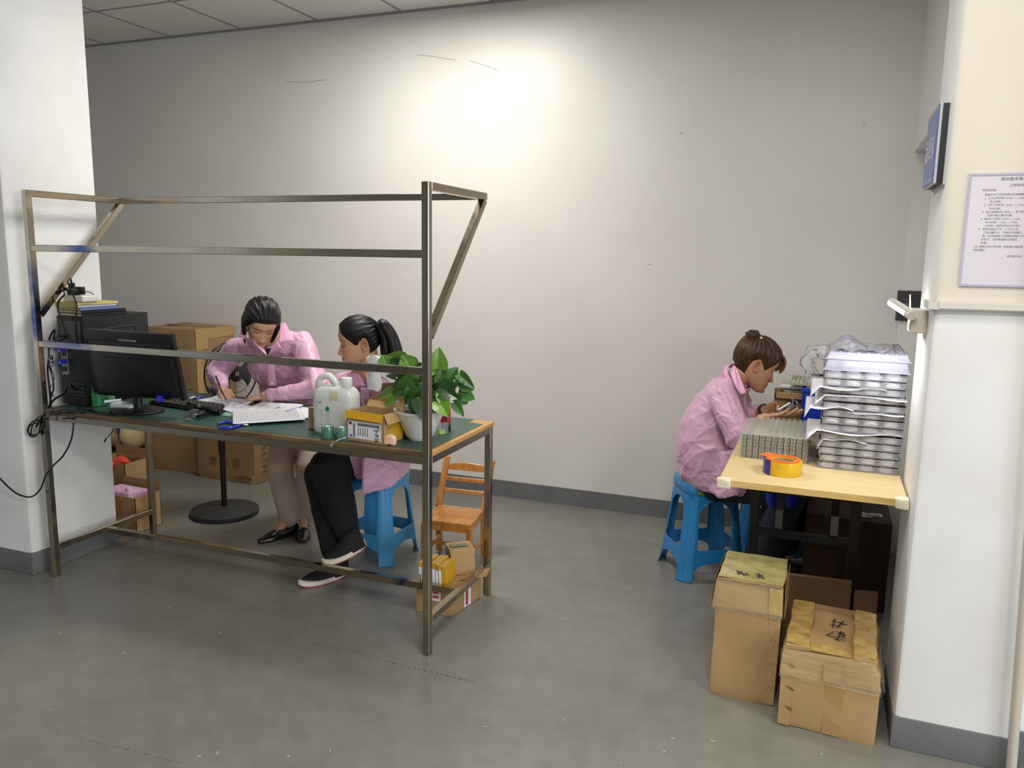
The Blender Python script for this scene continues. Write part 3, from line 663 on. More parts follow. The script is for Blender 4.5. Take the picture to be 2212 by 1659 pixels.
# tissue sheets poking out between trays
def tissue(label, z, x0, x1, d, ph):
    def fn(u, v):
        x = x0+u*(x1-x0); y = BY0-.008*d-.006*math.sin(u*5+ph)*d+v*.2
        return V((x, y, z+.003*math.sin(u*9+ph)*(1-v)-(.009*d*(1-v)**2)*(0.4+.6*math.sin(u*3.3+ph)**2)-(.04*max(0, .12-u)/.12*(1-v) if x0 < BX0 else 0)))
    tag(obj('tissue_sheet', MB().sheet(fn, 36, 10), M_tis, smooth=True, solid=.0006), label, 'paper', 'tissue sheets in the tray stack')
for lab, lay, a_, b_, d, ph in (('white tissue sheet drooping from the top third of the tall tray stack', 11, BX0-.045, BX1-.06, 1.1, .4), ('white tissue sheet between upper trays of the tall stack, crinkled edge across the front', 9.95, BX0-.03, BX1+.005, 1.0, 2.2),
        ('white tissue corner poking left from the middle of the tall tray stack', 8.3, BX0-.06, BX0+.1, 1.3, 1.0), ('narrow white tissue sheet at mid height of the tall tray stack', 7.95, BX0+.08, BX1, .8, 3.4), ('white tissue sheet across the lower middle of the tall tray stack', 5.2, BX0-.05, BX1+.003, 1.0, .1), ('short ribbed tissue strip below the middle of the tall tray stack', 4.1, BX0-.01, BX0+.15, .7, 1.6)):
    tissue(lab, TT+.001+lay*LH+(.004 if lay > 4 else 0)+(.004 if lay > 8 else 0)-.002, a_, b_, d, ph)
# purple lidded trays on top
for i, (h, lab) in enumerate(((.036, 'purple-tinted clear tray lid, lower of the two on the tall stack'), (.022, 'ribbed purple-tinted clear tray lid topping the tall stack'))):
    z = TK+(0 if i == 0 else .038); t = thing('tray_lid', lab, 'tray', (BX0, BY0, z))
    x0, x1, y0, y1 = BX0-.006+i*.004, BX1+.006, BY0-.008+i*.01, BY1+.02
    mb = MB().hexa([V(q) for q in ((x0, y0, z), (x1, y0, z), (x1, y1, z), (x0, y1, z), (x0+.012, y0+.012, z+h), (x1-.01, y0+.012, z+h), (x1-.01, y1-.012, z+h), (x0+.012, y1-.012, z+h))]).bevel(.004, 2)
    obj('lid_shell', mb, M_clr2, t, smooth=30)
    mb = MB()
    for k in range(26 if i == 0 else 9):
        n_ = 26 if i == 0 else 9; x = x0+.016+(x1-x0-.03)*k/(n_-1)
        if i == 0: mb.box((x-.0016, y0-.002, z+.001), (x+.0016, y0+.006, z+.016))
        else: mb.box((x-.0035, y0+.02, z+h-.001), (x+.0035, y1-.02, z+h+.003))
    obj('rib', mb, M_clr2, t)
    obj('rim', MB().box((x0-.003, y0-.004, z-.001), (x1+.002, y0+.004, z+.0015)).box((x0-.003, y0, z-.001), (x0+.004, y1, z+.0015)), M_clr2, t)
TL = TK+.062
# small blister tray stack front-left
M_gold = mat('brass_bits', (170, 150, 70), metal=.7, rough=.35, col2=(200, 196, 180), vscale=60)
sx0, sx1 = Z(1600, 985, TT).x, Z(1745, 1005, TT).x; sy = Z(1672, 995, TT).y; NS = 15
zt_ = Y(1605, 936, sy).z; LS = (zt_-TT)/NS; sw = sx1-sx0; sd = .33
t0_ = thing('blister_tray', 'thin ribbed clear tray of tiny brass parts, one layer of the low stack on the table', 'tray', (sx0, sy, TT), 0, 'blister trays in the low stack')
def rot_prof(): pass
mb = MB()
NC = 11; cwid = sw/NC
for i in range(NC):
    x = i*cwid; mb.box((x+.0008, 0, 0), (x+cwid*.84, sd, LS*.66)); mb.box((x-.001, .002, LS*.66), (x+cwid+.001, sd, LS*.76))
obj('tray_shell', mb, M_bl, t0_, local=True)
mb = MB()
for i in range(NC+1): mb.box((i*cwid-.0007, -.001, LS*.7), (i*cwid+.0007, sd, LS*.9))
obj('divider', mb, clear('clear_white', (.9, .9, .92), .45, .1), t0_, local=True)
mb = MB()
for i in range(NC):
    for j in range(26):
        if j and i < 4: continue
        x = i*cwid+cwid*(.45+random.uniform(-.06, .16)); y = -.0012+j*.0125; mb.box((x-.0035, y, LS*.2), (x+.0035, y+.004, LS*.78 if j else LS*.5)); 
obj('brass_part', mb, M_gold, t0_, local=True, kind='stuff')
for k in range(NS):
    r = t0_ if k == 0 else dup(t0_); r.location = (sx0+random.uniform(-.0012, .0012), sy+random.uniform(-.0012, .0012), TT+.0004+k*LS)
relabel('blister trays in the low stack', 'thin ribbed tray of brass parts, %s layer of the low stack')
t = thing('blister_tray', 'loose clear tray of brass parts lying behind the low stack under her hands', 'tray', (sx0, sy+sd, TT))
z = TT+.062; mb = MB()
for i in range(8): mb.box((sx0+.05+i*.022, sy+sd+.01, TT+.001), (sx0+.067+i*.022, sy+sd+.2, z))
obj('tray_shell', mb, M_bl, t); mb = MB()
for i in range(8):
    for j in range(11): mb.box((sx0+.05+i*.022, sy+sd+.015+j*.016, z-.002), (sx0+.057+i*.022, sy+sd+.02+j*.016, z+.002))
obj('brass_part', mb, M_gold, t, kind='stuff')
# tape dispenser roll
t = thing('tape_roll', 'yellow packing tape roll with orange and blue holder on the wooden table', 'tape', Z(1690, 1030, TT))
c = Z(1691, 1022, TT); c.z = TT
M_or = mat('orange_plastic', (240, 104, 28), rough=.35); M_yt = mat('yellow_tape_roll', (212, 172, 20), rough=.25, coat=.4, col2=(204, 160, 16), vscale=20, stretch=(1, 1, 10)); M_nb = mat('navy_plastic', (44, 30, 130), rough=.3)
obj('tape_coil', MB().lathe(c, [(.038, .0005), (.062, .0005), (.0625, .002), (.0625, .046), (.062, .048), (.038, .048), (.038, .0005)], 48, cap=False), M_yt, t, smooth=40)
obj('cardboard_core', MB().lathe(c, [(.034, .0006), (.0379, .0006), (.0379, .047), (.034, .047), (.034, .0006)], 32, cap=False), M_k1, t, smooth=40)
rg = MB(); ri = [[c+V((math.cos(2*PI*k/40)*r_*1.0, math.sin(2*PI*k/40)*r_, h)) for k in range(40)] for r_, h in ((.044, .0485), (.055, .0485), (.055, .052), (.044, .052), (.044, .0485))]
rg.loft(ri, cap=False); a_ = c+V((-.038, .022, .05)); rg.bar(a_, c+V((-.07, .045, .053)), .05, .004); obj('holder_ring', rg, M_or, t, smooth=40)
ar = MB(); 
def arcw(r0, r1, a0_, a1_, z0, z1, mb, n=10):
    R_ = []
    for k in range(n+1):
        a = a0_+(a1_-a0_)*k/n; e_ = V((math.cos(a), math.sin(a), 0)); R_.append([c+e_*r0+V((0, 0, z0)), c+e_*r1+V((0, 0, z0)), c+e_*r1+V((0, 0, z1)), c+e_*r0+V((0, 0, z1))])
    return mb.loft(R_)
obj('cutter_guard', arcw(.0632, .067, PI*.72, PI*1.28, .002, .052, ar), M_nb, t, smooth=40)
obj('holder_arm', arcw(.0632, .066, PI*.6, PI*.8, .03, .053, MB()), M_or, t, smooth=40)
# blue crate, brown box, papers behind
c0, c1 = Y(1728, 892, 3.62), Y(1790, 897, 3.62); ztop = Y(1728, 838, 3.62).z; zb = TT
t = thing('plastic_crate', 'royal blue plastic crate behind the clear trays', 'crate', (c0.x, 3.62, zb))
M_cr = mat('royal_blue_plastic', (22, 70, 205), rough=.3); x0, x1 = c0.x, c0.x+.20
mb = MB().box((x0+.006, 3.625, zb), (x1-.006, 3.63, ztop)).box((x0+.006, 3.80, zb), (x1-.006, 3.805, ztop)).box((x0+.006, 3.625, zb), (x0+.011, 3.8, ztop)).box((x1-.011, 3.625, zb), (x1-.006, 3.8, ztop)).box((x0+.006, 3.625, zb), (x1-.006, 3.8, zb+.005))
obj('crate_wall', mb, M_cr, t); mb = MB()
for x in (x0+.005, x0+.062, x0+.12, x1-.01): mb.box((x, 3.617, zb+.002), (x+.004, 3.626, ztop-.012))
obj('crate_rib', mb, M_cr, t)
obj('crate_rim', MB().box((x0, 3.614, ztop-.014), (x1, 3.628, ztop)).box((x0, 3.8, ztop-.014), (x1, 3.811, ztop)).box((x0, 3.62, ztop-.014), (x0+.012, 3.81, ztop)).box((x1-.012, 3.62, ztop-.014), (x1, 3.81, ztop)), M_cr, t)
b0 = Y(1678, 885, 3.75); t, b8 = carton('small_carton', 'small brown carton left of the blue crate with papers on top', V((b0.x, 3.72, 0)), V((b0.x+.145, 3.74, 0)), .16, Y(1678, 848, 3.72).z-TT, M_k2, z=TT)
zt_ = b8[4].z; obj('lid_flap', MB().box((b0.x-.004, 3.70, zt_-.022), (b0.x+.125, 3.712, zt_+.006)).bevel(.002, 1), M_k1, t)
obj('carton_gap_shade', MB().box((b0.x-.012, 3.705, zt_-.028), (b0.x+.006, 3.72, zt_-.002)), M_ink, t)  # dark block painted in as the shade of the gap
t = thing('paper_bundle', 'white folded bag and papers lying on the small carton', 'papers', (b0.x+.06, 3.74, zt_+.006))
mb = MB(); 
for k in range(3): mb.box((b0.x+.03-k*.006, 3.71+k*.01, zt_+.001+k*.007), (b0.x+.16, 3.88, zt_+.006+k*.007))
obj('paper_stack', mb.bevel(.002, 1), mat('cream_paper', (212, 204, 184), rough=.7), t)
obj('folded_bag', remesh(MB().box((b0.x+.01, 3.705, zt_+.023), (b0.x+.15, 3.85, zt_+.038)), .005, 3), M_tis, t, smooth=True)
t = thing('parts_sheet', 'flat tray of small gridded parts with a black edge on the blue crate', 'tray', (x0, 3.7, ztop))
q0 = V((x0-.05, 3.70, ztop+.006)); mb = MB().box((x0-.05, 3.66, ztop+.004), (x0+.2, 3.93, ztop+.012)); obj('tray_base', mb, mat('grey_green', (170, 170, 150), rough=.6), t)
mb = MB()
for i in range(14):
    for j in range(9): mb.box((x0-.042+i*.017, 3.668+j*.028, ztop+.012), (x0-.034+i*.017, 3.688+j*.028, ztop+.017))
obj('grid_part', mb, mat('pale_part', (196, 192, 172), rough=.5), t, kind='stuff')
obj('black_edge', MB().box((x0+.03, 3.925, ztop+.014), (x0+.2, 3.94, ztop+.024)), M_ink, t)
# twisted clear film bag over the stack
M_bag = clear('clear_bag', (.98, .98, .99), .13, .05, (.95, .95, 1))
t = thing('film_bag', 'crumpled clear plastic bag draped over the left edge of the tall tray stack', 'bag', (BX0, 3.1, TL))
path = [Y(1752, 838, 3.3), Y(1752, 805, 3.28), Y(1744, 782, 3.27), Y(1752, 766, 3.26), Y(1768, 757, 3.24), Y(1790, 762, 3.22), Y(1815, 765, 3.2), Y(1840, 760, 3.2), Y(1862, 750, 3.22)]
mb = MB(); sp = spline(path, 7); rings = []
for i, p in enumerate(sp):
    u = i/(len(sp)-1); r_ = .017+.009*math.sin(u*19)**2+.014*max(0, u-.55)*2; r_ = max(.006, r_*(1 if u > .05 else .8))
    d = (sp[min(i+1, len(sp)-1)]-sp[max(i-1, 0)]).normalized(); n_ = V((0, 1, 0)); b_ = d.cross(n_).normalized()
    rings.append([p+(n_*math.cos(a)+b_*math.sin(a))*r_*(1+.22*math.sin(a*5+u*17)) for a in [2*PI*k/22 for k in range(22)]])
mb.loft(rings); obj('twisted_film', mb, M_bag, t, smooth=True)
def fn(u, v):
    x = BX0+.03+u*.17; y = 3.02+v*.26; return V((x, y, TL+.006+.006*math.sin(u*17+4*math.sin(v*8))*math.sin(v*13+u*5)+.04*math.exp(-((u-.2)**2+(v-.7)**2)/.05)))
obj('crumpled_film', MB().sheet(fn, 40, 40), M_bag, t, smooth=True)
# ================================================================ ON THE WORKBENCH
def at(px, py, z=0): return Z(px, py, TZ+z)
M_blkp = mat('black_plastic', (15, 15, 16), rough=.42, bump=.15, bscale=200); M_blkg = mat('black_gloss', (12, 12, 14), rough=.25)
M_gry = mat('grey_metal', (96, 100, 104), metal=.7, rough=.4, var=.2, vscale=30)
# computer tower
t = thing('computer_tower', 'black computer tower with its cabled rear panel towards the white column', 'computer', (-3.19, 2.82, TZ), 0)
A_, B_, C_ = V((-3.222, 2.634, TZ)), V((-3.098, 2.622, TZ)), V((-3.105, 3.0, TZ)); A_ = Z(121, 681, 1.2); A_.z = TZ
D__ = A_+(C_-B_); pcz = 1.2-TZ
b8 = box8([A_, B_, C_, D__], pcz); obj('case', MB().hexa(b8).bevel(.004, 2), M_blkp, t, smooth=30)
RF = (b8[0], b8[1], b8[5], b8[4]); SF = (b8[1], b8[2], b8[6], b8[5])
mb = MB(); patch(mb, RF, .14, .88, .70, .95, .002, .002); obj('power_supply_plate', mb, M_gry, t)
mb = MB(); patch(mb, RF, .10, .34, .34, .66, .003, .003); obj('port_plate', mb, mat('port_silver', (170, 172, 176), metal=.6, rough=.35, var=.5, vscale=70), t)
mb = MB()
for k in range(4): patch(mb, RF, .45, .92, .10+.045*k, .13+.045*k, .003, .002)
for k in range(6): patch(mb, RF, .08, .92, .02+.016*k, .028+.016*k, .003, .002)
obj('slot_cover', mb, M_gry if False else mat('dark_grey_steel', (44, 45, 48), rough=.45), t)
mb = MB(); 
for k in range(3): patch(mb, RF, .16, .30, .38+.085*k, .43+.085*k, .006, .004)
obj('port_socket', mb, M_blkg, t)
mb = MB(); f = lambda u, v: SF[0].lerp(SF[1], u).lerp(SF[3].lerp(SF[2], u), v)+V((.0015, 0, 0))
mb.tube([f(.12, .42), f(.14, .78), f(.22, .84), f(.74, .86), f(.8, .80), f(.8, .3)], .003, 6, smooth=3); obj('side_moulding', mb, mat('dark_sheen', (60, 60, 64), rough=.3), t, smooth=True)
def plug(mb, p, d, w_, h_, l_): mb.bar(p, p+d*l_, w_, h_); return mb
rn = V((0, -1, 0))
M_vga = mat('plug_blue', (30, 44, 190), rough=.35)
f = lambda u, v: RF[0].lerp(RF[1], u).lerp(RF[3].lerp(RF[2], u), v)
for v_, c_ in ((.62, mat('plug_violet', (70, 50, 170), rough=.35)), (.49, M_vga)):
    q = f(.24, v_); mb = MB(); mb.bar(q-V((0, .004, 0)), q-V((.0, .022, 0)), .03, .018); mb.bar(q-V((0, .022, 0)), q-V((.008, .038, .002)), .022, .014); obj('video_plug', mb.bevel(.002, 1), c_, t)
mb = MB(); q = f(.3, .84); mb.bar(q-V((0, .003, .03)), q-V((.02, .045, .04)), .026, .018); obj('power_plug', mb.bevel(.003, 1), M_blkg, t)
# books on the tower
bt = 1.2+.0005
def slab(name, label, cat, pts, z, h, mcov, mpage, group):
    t = thing(name, label, cat, (sum(p.x for p in pts)/4, sum(p.y for p in pts)/4, z), 0, group)
    p4 = [V((p.x, p.y, z+h*.12)) for p in pts]; c = sum(p4, V())/4
    obj('pages', MB().hexa([c+(p-c)*.97 for p in p4]+[c+(p-c)*.97+V((0, 0, h*.76)) for p in p4]), mpage, t)
    q0 = [V((p.x, p.y, z)) for p in pts]; mb = MB().hexa(q0+[p+V((0, 0, h*.12)) for p in q0]); mb.hexa([p+V((0, 0, h*.88)) for p in q0]+[p+V((0, 0, h)) for p in q0])
    mb.hexa([q0[1]-V((.003, 0, 0)), q0[1], q0[2], q0[2]-V((.003, 0, 0))]+[p+V((0, 0, h)) for p in (q0[1]-V((.003, 0, 0)), q0[1], q0[2], q0[2]-V((.003, 0, 0)))])
    obj('cover', mb, mcov, t)
M_pg = mat('page_edge', (206, 198, 150), rough=.8); M_pgy = mat('page_yellow', (208, 190, 96), rough=.8, col2=(190, 172, 84), vscale=40, stretch=(1, 1, 20)); M_cb = mat('cover_black', (24, 25, 28), rough=.4); M_cblue = mat('cover_blue', (96, 116, 160), rough=.5); M_cw = mat('cover_pale', (170, 176, 190), rough=.5); M_cy = mat('cover_yellow', (208, 194, 110), rough=.6)
z = bt
for lab, dx, dy, L_, h, mc, mp, sk in (('black notebook at the bottom of the stack on the computer tower', 0, 0, .235, .013, M_cb, M_pg, 0), ('black notebook second from the bottom on the computer tower', -.003, .0, .232, .013, M_cb, M_pg, .01), ('blue notebook in the middle of the stack on the computer tower', -.004, -.005, .205, .013, M_cblue, M_pgy, .02),
        ('pale notebook fanned out above the blue notebook', -.008, -.012, .19, .010, M_cw, M_pgy, .05), ('pale yellow notebook beneath the power strip', -.014, -.010, .20, .012, M_cy, M_pgy, .12)):
    y0 = 2.636+dy; x0 = -3.262+dx; pts = [V((x0, y0, 0)), V((x0+.155, y0-.006, 0)), V((x0+.16+sk*.1, y0+L_, 0)), V((x0+.005+sk*.1, y0+L_, 0))]
    slab('notebook', lab, 'notebook', pts, z, h, mc, mp, 'notebooks stacked on the computer tower'); z += h+.0006
# power strip and plugs
t = thing('power_strip', 'white socket block with black plugs on top of the notebooks', 'power strip', (-3.2, 2.66, z))
ps = V((-3.215, 2.635, z)); obj('socket_block', MB().box((ps.x-.01, ps.y, z), (ps.x+.11, ps.y+.085, z+.03)).bevel(.007, 3), mat('white_plastic', (214, 212, 204), rough=.35), t, smooth=40)
pz = z+.03
obj('adapter_plug', MB().box((ps.x+.0, ps.y+.012, pz), (ps.x+.042, ps.y+.05, pz+.035)).box((ps.x+.042, ps.y+.01, pz+.003), (ps.x+.085, ps.y+.04, pz+.038)).box((ps.x+.012, ps.y+.015, pz+.035), (ps.x+.03, ps.y+.035, pz+.055)).bar((ps.x+.005, ps.y+.02, pz+.026), (ps.x-.035, ps.y+.01, pz+.024), .016).bevel(.003, 2), M_blkg, t, smooth=40)
def cable(label, pts, r=.0028, grp=None, mt=None, nm='cable', cat='cable', sm=8):
    return tag(obj(nm, MB().tube(pts, r, 7, smooth=sm), mt or M_blkg, smooth=True), label, cat, grp)
e_ = ps+V((.02, .025, .09-.035))
cable('black cable looping over the plugs and down the front of the computer tower', [V((ps.x+.02, ps.y+.025, pz+.056)), V((ps.x+.03, ps.y+.01, pz+.075)), V((ps.x+.045, ps.y-.012, pz+.05)), Y(165, 655, 2.605), Y(164, 690, 2.6), Y(166, 742, 2.61)], .0042)
cable('thick black cable curving left from the plugs and across the tower rear', [V((ps.x-.036, ps.y+.01, pz+.024)), Y(140, 634, 2.62), Y(127, 650, 2.6), Y(125, 668, 2.6), Y(134, 695, 2.6), Y(146, 725, 2.6), Y(158, 738, 2.61)], .0042)
cable('thin black cable arching right off the power strip', [V((ps.x+.085, ps.y+.02, pz+.02)), Y(196, 632, 2.68), Y(204, 640, 2.72), Y(209, 645, 2.74)], .002)
cable('black mains cable sagging from the tower rear down beside the bench post', [f(.3, .84)-V((.02, .046, .04)), Y(118, 712, 2.59), Y(107, 732, 2.58), Y(106, 770, 2.57), Y(103, 800, 2.57), Y(108, 850, 2.57), Y(110, 880, 2.57), at(112, 894, .004)], .0045)
cable('black video cable drooping from the blue plug beside the bench post', [f(.24, .49)-V((.018, .051, .004)), Y(112, 768, 2.57), Y(106, 786, 2.565), Y(112, 810, 2.56), Y(116, 836, 2.56), Y(110, 860, 2.56), Y(104, 886, 2.56)], .0035)
cable('thin black cable with a small black bead hanging near the tower', [f(.2, .38)-V((0, .01, 0)), Y(128, 790, 2.59), Y(110, 792, 2.56), Y(117, 812, 2.56), Y(115, 826, 2.56), Y(108, 842, 2.56), Y(118, 858, 2.58)], .0018)
cable('white ring shaped cable tie around the cables beside the bench post', [Y(111+5*math.cos(a), 775+5*math.sin(a), 2.555) for a in [k*PI/5 for k in range(9)]], .0014, mt=M_white, nm='cable_tie', cat='cable tie')
cable('black cable slanting across the mat below the computer tower', [f(.6, .18)-V((0, .004, 0)), Y(150, 832, 2.57), Y(138, 850, 2.56), Y(118, 862, 2.555), Y(108, 875, 2.55), Y(98, 892, 2.5), Y(88, 905, 2.49), Y(78, 922, 2.49)], .005)
dd = 2.488
for i, (c_, rx, ry, an) in enumerate((((76, 927), 17, 11, -.5), ((78, 923), 20, 13, -.6), ((74, 926), 12, 17, .3), ((82, 920), 11, 22, .5))):
    pts = []
    for k in range(13):
        a = k*2*PI/12; x = rx*math.cos(a); y = ry*math.sin(a)*1.1
        pts.append(Y(c_[0]+x*math.cos(an)-y*math.sin(an), c_[1]+x*math.sin(an)+y*math.cos(an), dd-.006*i+.004*math.sin(a)))
    cable(['smallest loop of the black cable coil on the left bench post', 'widest loop of the black cable coil on the left bench post', 'round inner loop of the black cable coil on the left bench post', 'tall outer loop of the black cable coil on the left bench post'][i], pts, .003, 'cable coil loops')
cable('long black cable hanging from the bench front and sweeping left along the floor side', [at(150, 902, .002)+V((0, -.03, 0)), Y(157, 905, 2.5), Y(158, 925, 2.5), Y(152, 955, 2.49), Y(136, 985, 2.485), Y(118, 1003, 2.48), Y(100, 1025, 2.47), Y(88, 1055, 2.46), Y(68, 1073, 2.45), Y(40, 1068, 2.44), Y(14, 1048, 2.43), Y(-12, 1020, 2.42)], .0038)
for i, (pp, lab) in enumerate((([(112, 897), (150, 890), (180, 884), (212, 890), (235, 893), (262, 884), (272, 870)], 'black monitor cable lying on the mat towards the monitor stand'), ([(108, 893), (140, 885), (175, 881), (205, 889), (236, 897), (280, 893), (318, 874)], 'black cable curving across the mat in front of the green tape'), ([(110, 888), (150, 893), (178, 891), (200, 880), (228, 876)], 'short thin black cable curled on the mat below the tower'))):
    cable(lab, [at(*q, .003+.002*i) for q in pp], .0024+.0004*i)
cable('thin black cable with a small jack dangling under the bench front', [Y(243, 918, 2.56), Y(244, 930, 2.56), Y(238, 938, 2.56), Y(229, 948, 2.56)], .002); tag(obj('audio_jack', MB().tube([Y(229, 947, 2.56), Y(226, 954, 2.56)], .0035, 8), M_blkg), 'small black audio jack dangling under the bench front', 'plug')
cable('black cable running down to the air compressor wheel', [Y(256, 924, 3.99), Y(257, 945, 3.985), Y(264, 960, 3.98), Y(269, 972, 3.965)], .004)
# monitor
t = thing('monitor', 'black flat computer monitor seen from behind on a round stand', 'monitor', at(296, 890))
yb, yt = 2.605, 2.55
m4 = [Y(211, 853, yb), Y(399, 866, yb+.01), Y(370, 724, yt+.01), Y(177, 710, yt)]
n_ = (m4[1]-m4[0]).cross(m4[3]-m4[0]).normalized(); 
obj('screen_shell', MB().hexa([m4[0]-n_*.022, m4[1]-n_*.022, m4[1], m4[0], m4[3]-n_*.022, m4[2]-n_*.022, m4[2], m4[3]]).bevel(.003, 2), M_blkp, t, smooth=30)
F4 = tuple(m4)
p_, _ = quad_on(*F4, .09, .93, .08, .78, .012); p0_, _ = quad_on(*F4, .03, .97, .02, .86, .0)
obj('rear_housing', MB().hexa(p0_+p_).bevel(.004, 2), M_blkp, t, smooth=30)
mb = MB(); patch(mb, F4, .22, .8, .61, .625, .0132, .001); obj('vent_groove', mb, M_blkg, t)
mb = MB(); patch(mb, F4, .40, .60, .86, .885, .003, .002); obj('top_label', mb, mat('label_grey', (140, 136, 124), rough=.6), t)
mb = MB(); patch(mb, F4, .86, .96, .01, .045, .003, .002); obj('rating_label', mb, mat('label_dim', (90, 92, 90), rough=.6), t)
mb = MB(); q = m4[0].lerp(m4[1], .77)+n_*.014+V((0, 0, .01)); mb.bar(q, q+V((0, -.02, 0)), .02, .028); obj('video_plug', mb.bevel(.002, 1), M_vga, t)
bc = at(296, 888); obj('stand_base', MB().lathe(bc, [(.128, .001), (.131, .005), (.128, .010), (.05, .015), (0, .016)], 40, cap=False, ys=.72), M_blkp, t, smooth=40)
nk = Y(288, 862, bc.y+.02); obj('stand_neck', MB().lathe(bc+V((-.012, .015, 0)), [(.024, .012), (.022, .03), (.022, .10)], 20, xs=1.1, ys=.8), M_blkp, t, smooth=40)
obj('neck_block', MB().hexa([bc+V((-.05, .0, .075)), bc+V((.03, .0, .075)), bc+V((.03, .07, .085)), bc+V((-.05, .07, .085)), bc+V((-.045, .0, .12)), bc+V((.04, .0, .12)), bc+V((.04, .06, .12)), bc+V((-.045, .06, .12))]).bevel(.004, 2), M_blkp, t, smooth=30)
# green tape rolls
M_gt = mat('green_tape', (38, 120, 70), rough=.3, coat=.4); M_gt2 = mat('pale_green_tape', (120, 168, 132), rough=.35)
t = thing('tape_roll', 'green tape roll standing on the mat left of the monitor stand', 'tape', at(213, 876))
c = at(213, 878); obj('tape_coil', MB().lathe(c, [(.02, 0), (.028, 0), (.028, .062), (.02, .062), (.02, 0)], 28, cap=False), M_gt, t, smooth=40); obj('loose_end', MB().sheet(lambda u, v: c+V((-.022+.012*u, -.014, .03+.06*v)), 2, 4), M_gt, t, solid=.001)
t = thing('tape_roll', 'pale green tape roll behind the dark green one', 'tape', at(232, 874)); c = at(236, 872); obj('tape_coil', MB().lathe(c, [(.018, 0), (.026, 0), (.026, .04), (.018, .04), (.018, 0)], 28, cap=False), M_gt2, t, smooth=40)
# masks / tissue pack
tag(obj('tissue_pack', remesh(MB().box(at(235, 884), at(235, 884)+V((.13, .06, .03))), .006, 8), clear('pack_film', (.8, .85, .95), .6, .1), smooth=True), 'clear pack of white tissues beside the monitor stand', 'tissue pack')
tag(obj('marker_pen', MB().tube([at(226, 868, .03), at(262, 864, .035)], .0065, 12), M_white, smooth=40), 'white marker pen lying on the tissue pack', 'pen')
# keyboard
t = thing('keyboard', 'black keyboard half hidden behind the monitor', 'keyboard', at(420, 882)); kb = [at(322, 874), at(476, 898), at(486, 880), at(342, 862)]
obj('key_tray', MB().hexa(box8(kb, .014)).bevel(.003, 1), M_blkp, t); 
top = [q+V((0, 0, .014)) for q in kb]; km = None
for i in range(16):
    for j in range(5):
        p_, _n = quad_on(*top, .03+.06*i, .03+.06*i+.05, .08+.175*j, .08+.175*j+.15, .006); lo_ = [q-V((0, 0, .006)) for q in p_]; k_ = MB().hexa(lo_+p_)
        obj('key', k_, M_blkg, t)
# dark folder under the writing sheets
def paper(name, label, cat, quad, z, m, th=.0012, curl=0, seed=0, grp=None, lines=None, nu=20):
    q = [at(*p, z) for p in quad]
    def fn(u, v): p = q[0].lerp(q[1], u).lerp(q[3].lerp(q[2], u), v); p.z += curl*(math.sin(u*5+seed)*.5+.5)*(max(0, v-.5)**2+max(0, .4-u)**2)*4+th; return p
    t = thing(name, label, cat, sum(q, V())/4, 0, grp); obj('sheet', MB().sheet(fn, nu, 12), m, t, smooth=True, solid=th)
    if lines:
        mb = MB()
        for k in range(lines):
            u = .05+.9*k/lines
            for (v0, v1) in ((.08, .9),): 
                for s in range(6):
                    va, vb = v0+(v1-v0)*s/6, v0+(v1-v0)*(s+.93)/6
                    a_, b_, c_, d_ = fn(u, va), fn(u+.008, va), fn(u+.008, vb), fn(u, vb); mb.face([x+V((0, 0, th*.5+.0006)) for x in (a_, b_, c_, d_)])
        for v in (.1, .26, .42, .58, .74, .9):
            for s in range(12):
                a_, b_ = fn(.05+.075*s, v), fn(.05+.075*(s+1), v); mb.face([a_+V((0, 0, th*.5+.0006)), b_+V((0, 0, th*.5+.0006)), b_+V((0, .0008, th*.5+.0006)), a_+V((0, .0008, th*.5+.0006))])
        obj('printed_lines', mb, mat('print_grey', (150, 152, 160), rough=.8), t)
    return t
t = thing('desk_folder', 'flat black folder at the rear of the mat under the writing hands', 'folder', at(500, 862))
fq = [at(388, 866), at(622, 885), at(624, 869), at(402, 848)]; obj('folder_cover', MB().hexa(box8(fq, .006)).bevel(.002, 1), M_blkg, t)
obj('folder_spine', MB().hexa([q+V((0, 0, .006)) for q in (fq[0], fq[1], fq[1].lerp(fq[2], .1), fq[0].lerp(fq[3], .1))]+[q+V((0, 0, .008)) for q in (fq[0], fq[1], fq[1].lerp(fq[2], .1), fq[0].lerp(fq[3], .1))]), M_blkp, t)
M_pap = mat('white_paper', (216, 216, 220), rough=.8); M_pap2 = mat('white_paper_cool', (206, 208, 218), rough=.8)
paper('paper_sheet', 'white form sheet under the standing woman writing hand', 'paper', [(425, 866), (512, 881), (554, 866), (470, 858)], .0075, M_pap, curl=.006, seed=1, lines=9)
paper('paper_sheet', 'blank white sheet fanned behind the form being written on', 'paper', [(440, 874), (505, 884), (540, 874), (480, 866)], .0055, M_pap2, curl=.004, seed=1)
paper('paper_sheet', 'curled pale sheet at the left under the printed table sheet', 'paper', [(481, 889), (590, 905), (610, 876), (498, 874)], .002, M_pap2, curl=.014, seed=2)
paper('paper_sheet', 'white sheet with a red stamp behind the printed table sheet', 'paper', [(520, 888), (648, 887), (655, 876), (572, 867)], .007, M_pap, curl=.004, seed=3, lines=6)
paper('paper_sheet', 'plain white sheet sticking out right of the printed table sheet', 'paper', [(600, 900), (666, 904), (667, 881), (610, 876)], .0035, M_pap, seed=2)
paper('paper_sheet', 'printed table of fine grey lines lying foremost of the papers', 'paper', [(503, 917), (660, 907), (646, 881), (502, 890)], .011, M_pap, th=.0018, lines=34, curl=.001)
paper('paper_sheet', 'green edged pad beneath the pile of papers', 'paper', [(479, 898), (520, 903), (540, 888), (486, 890)], .0005, mat('pad_green', (120, 168, 150), rough=.6))
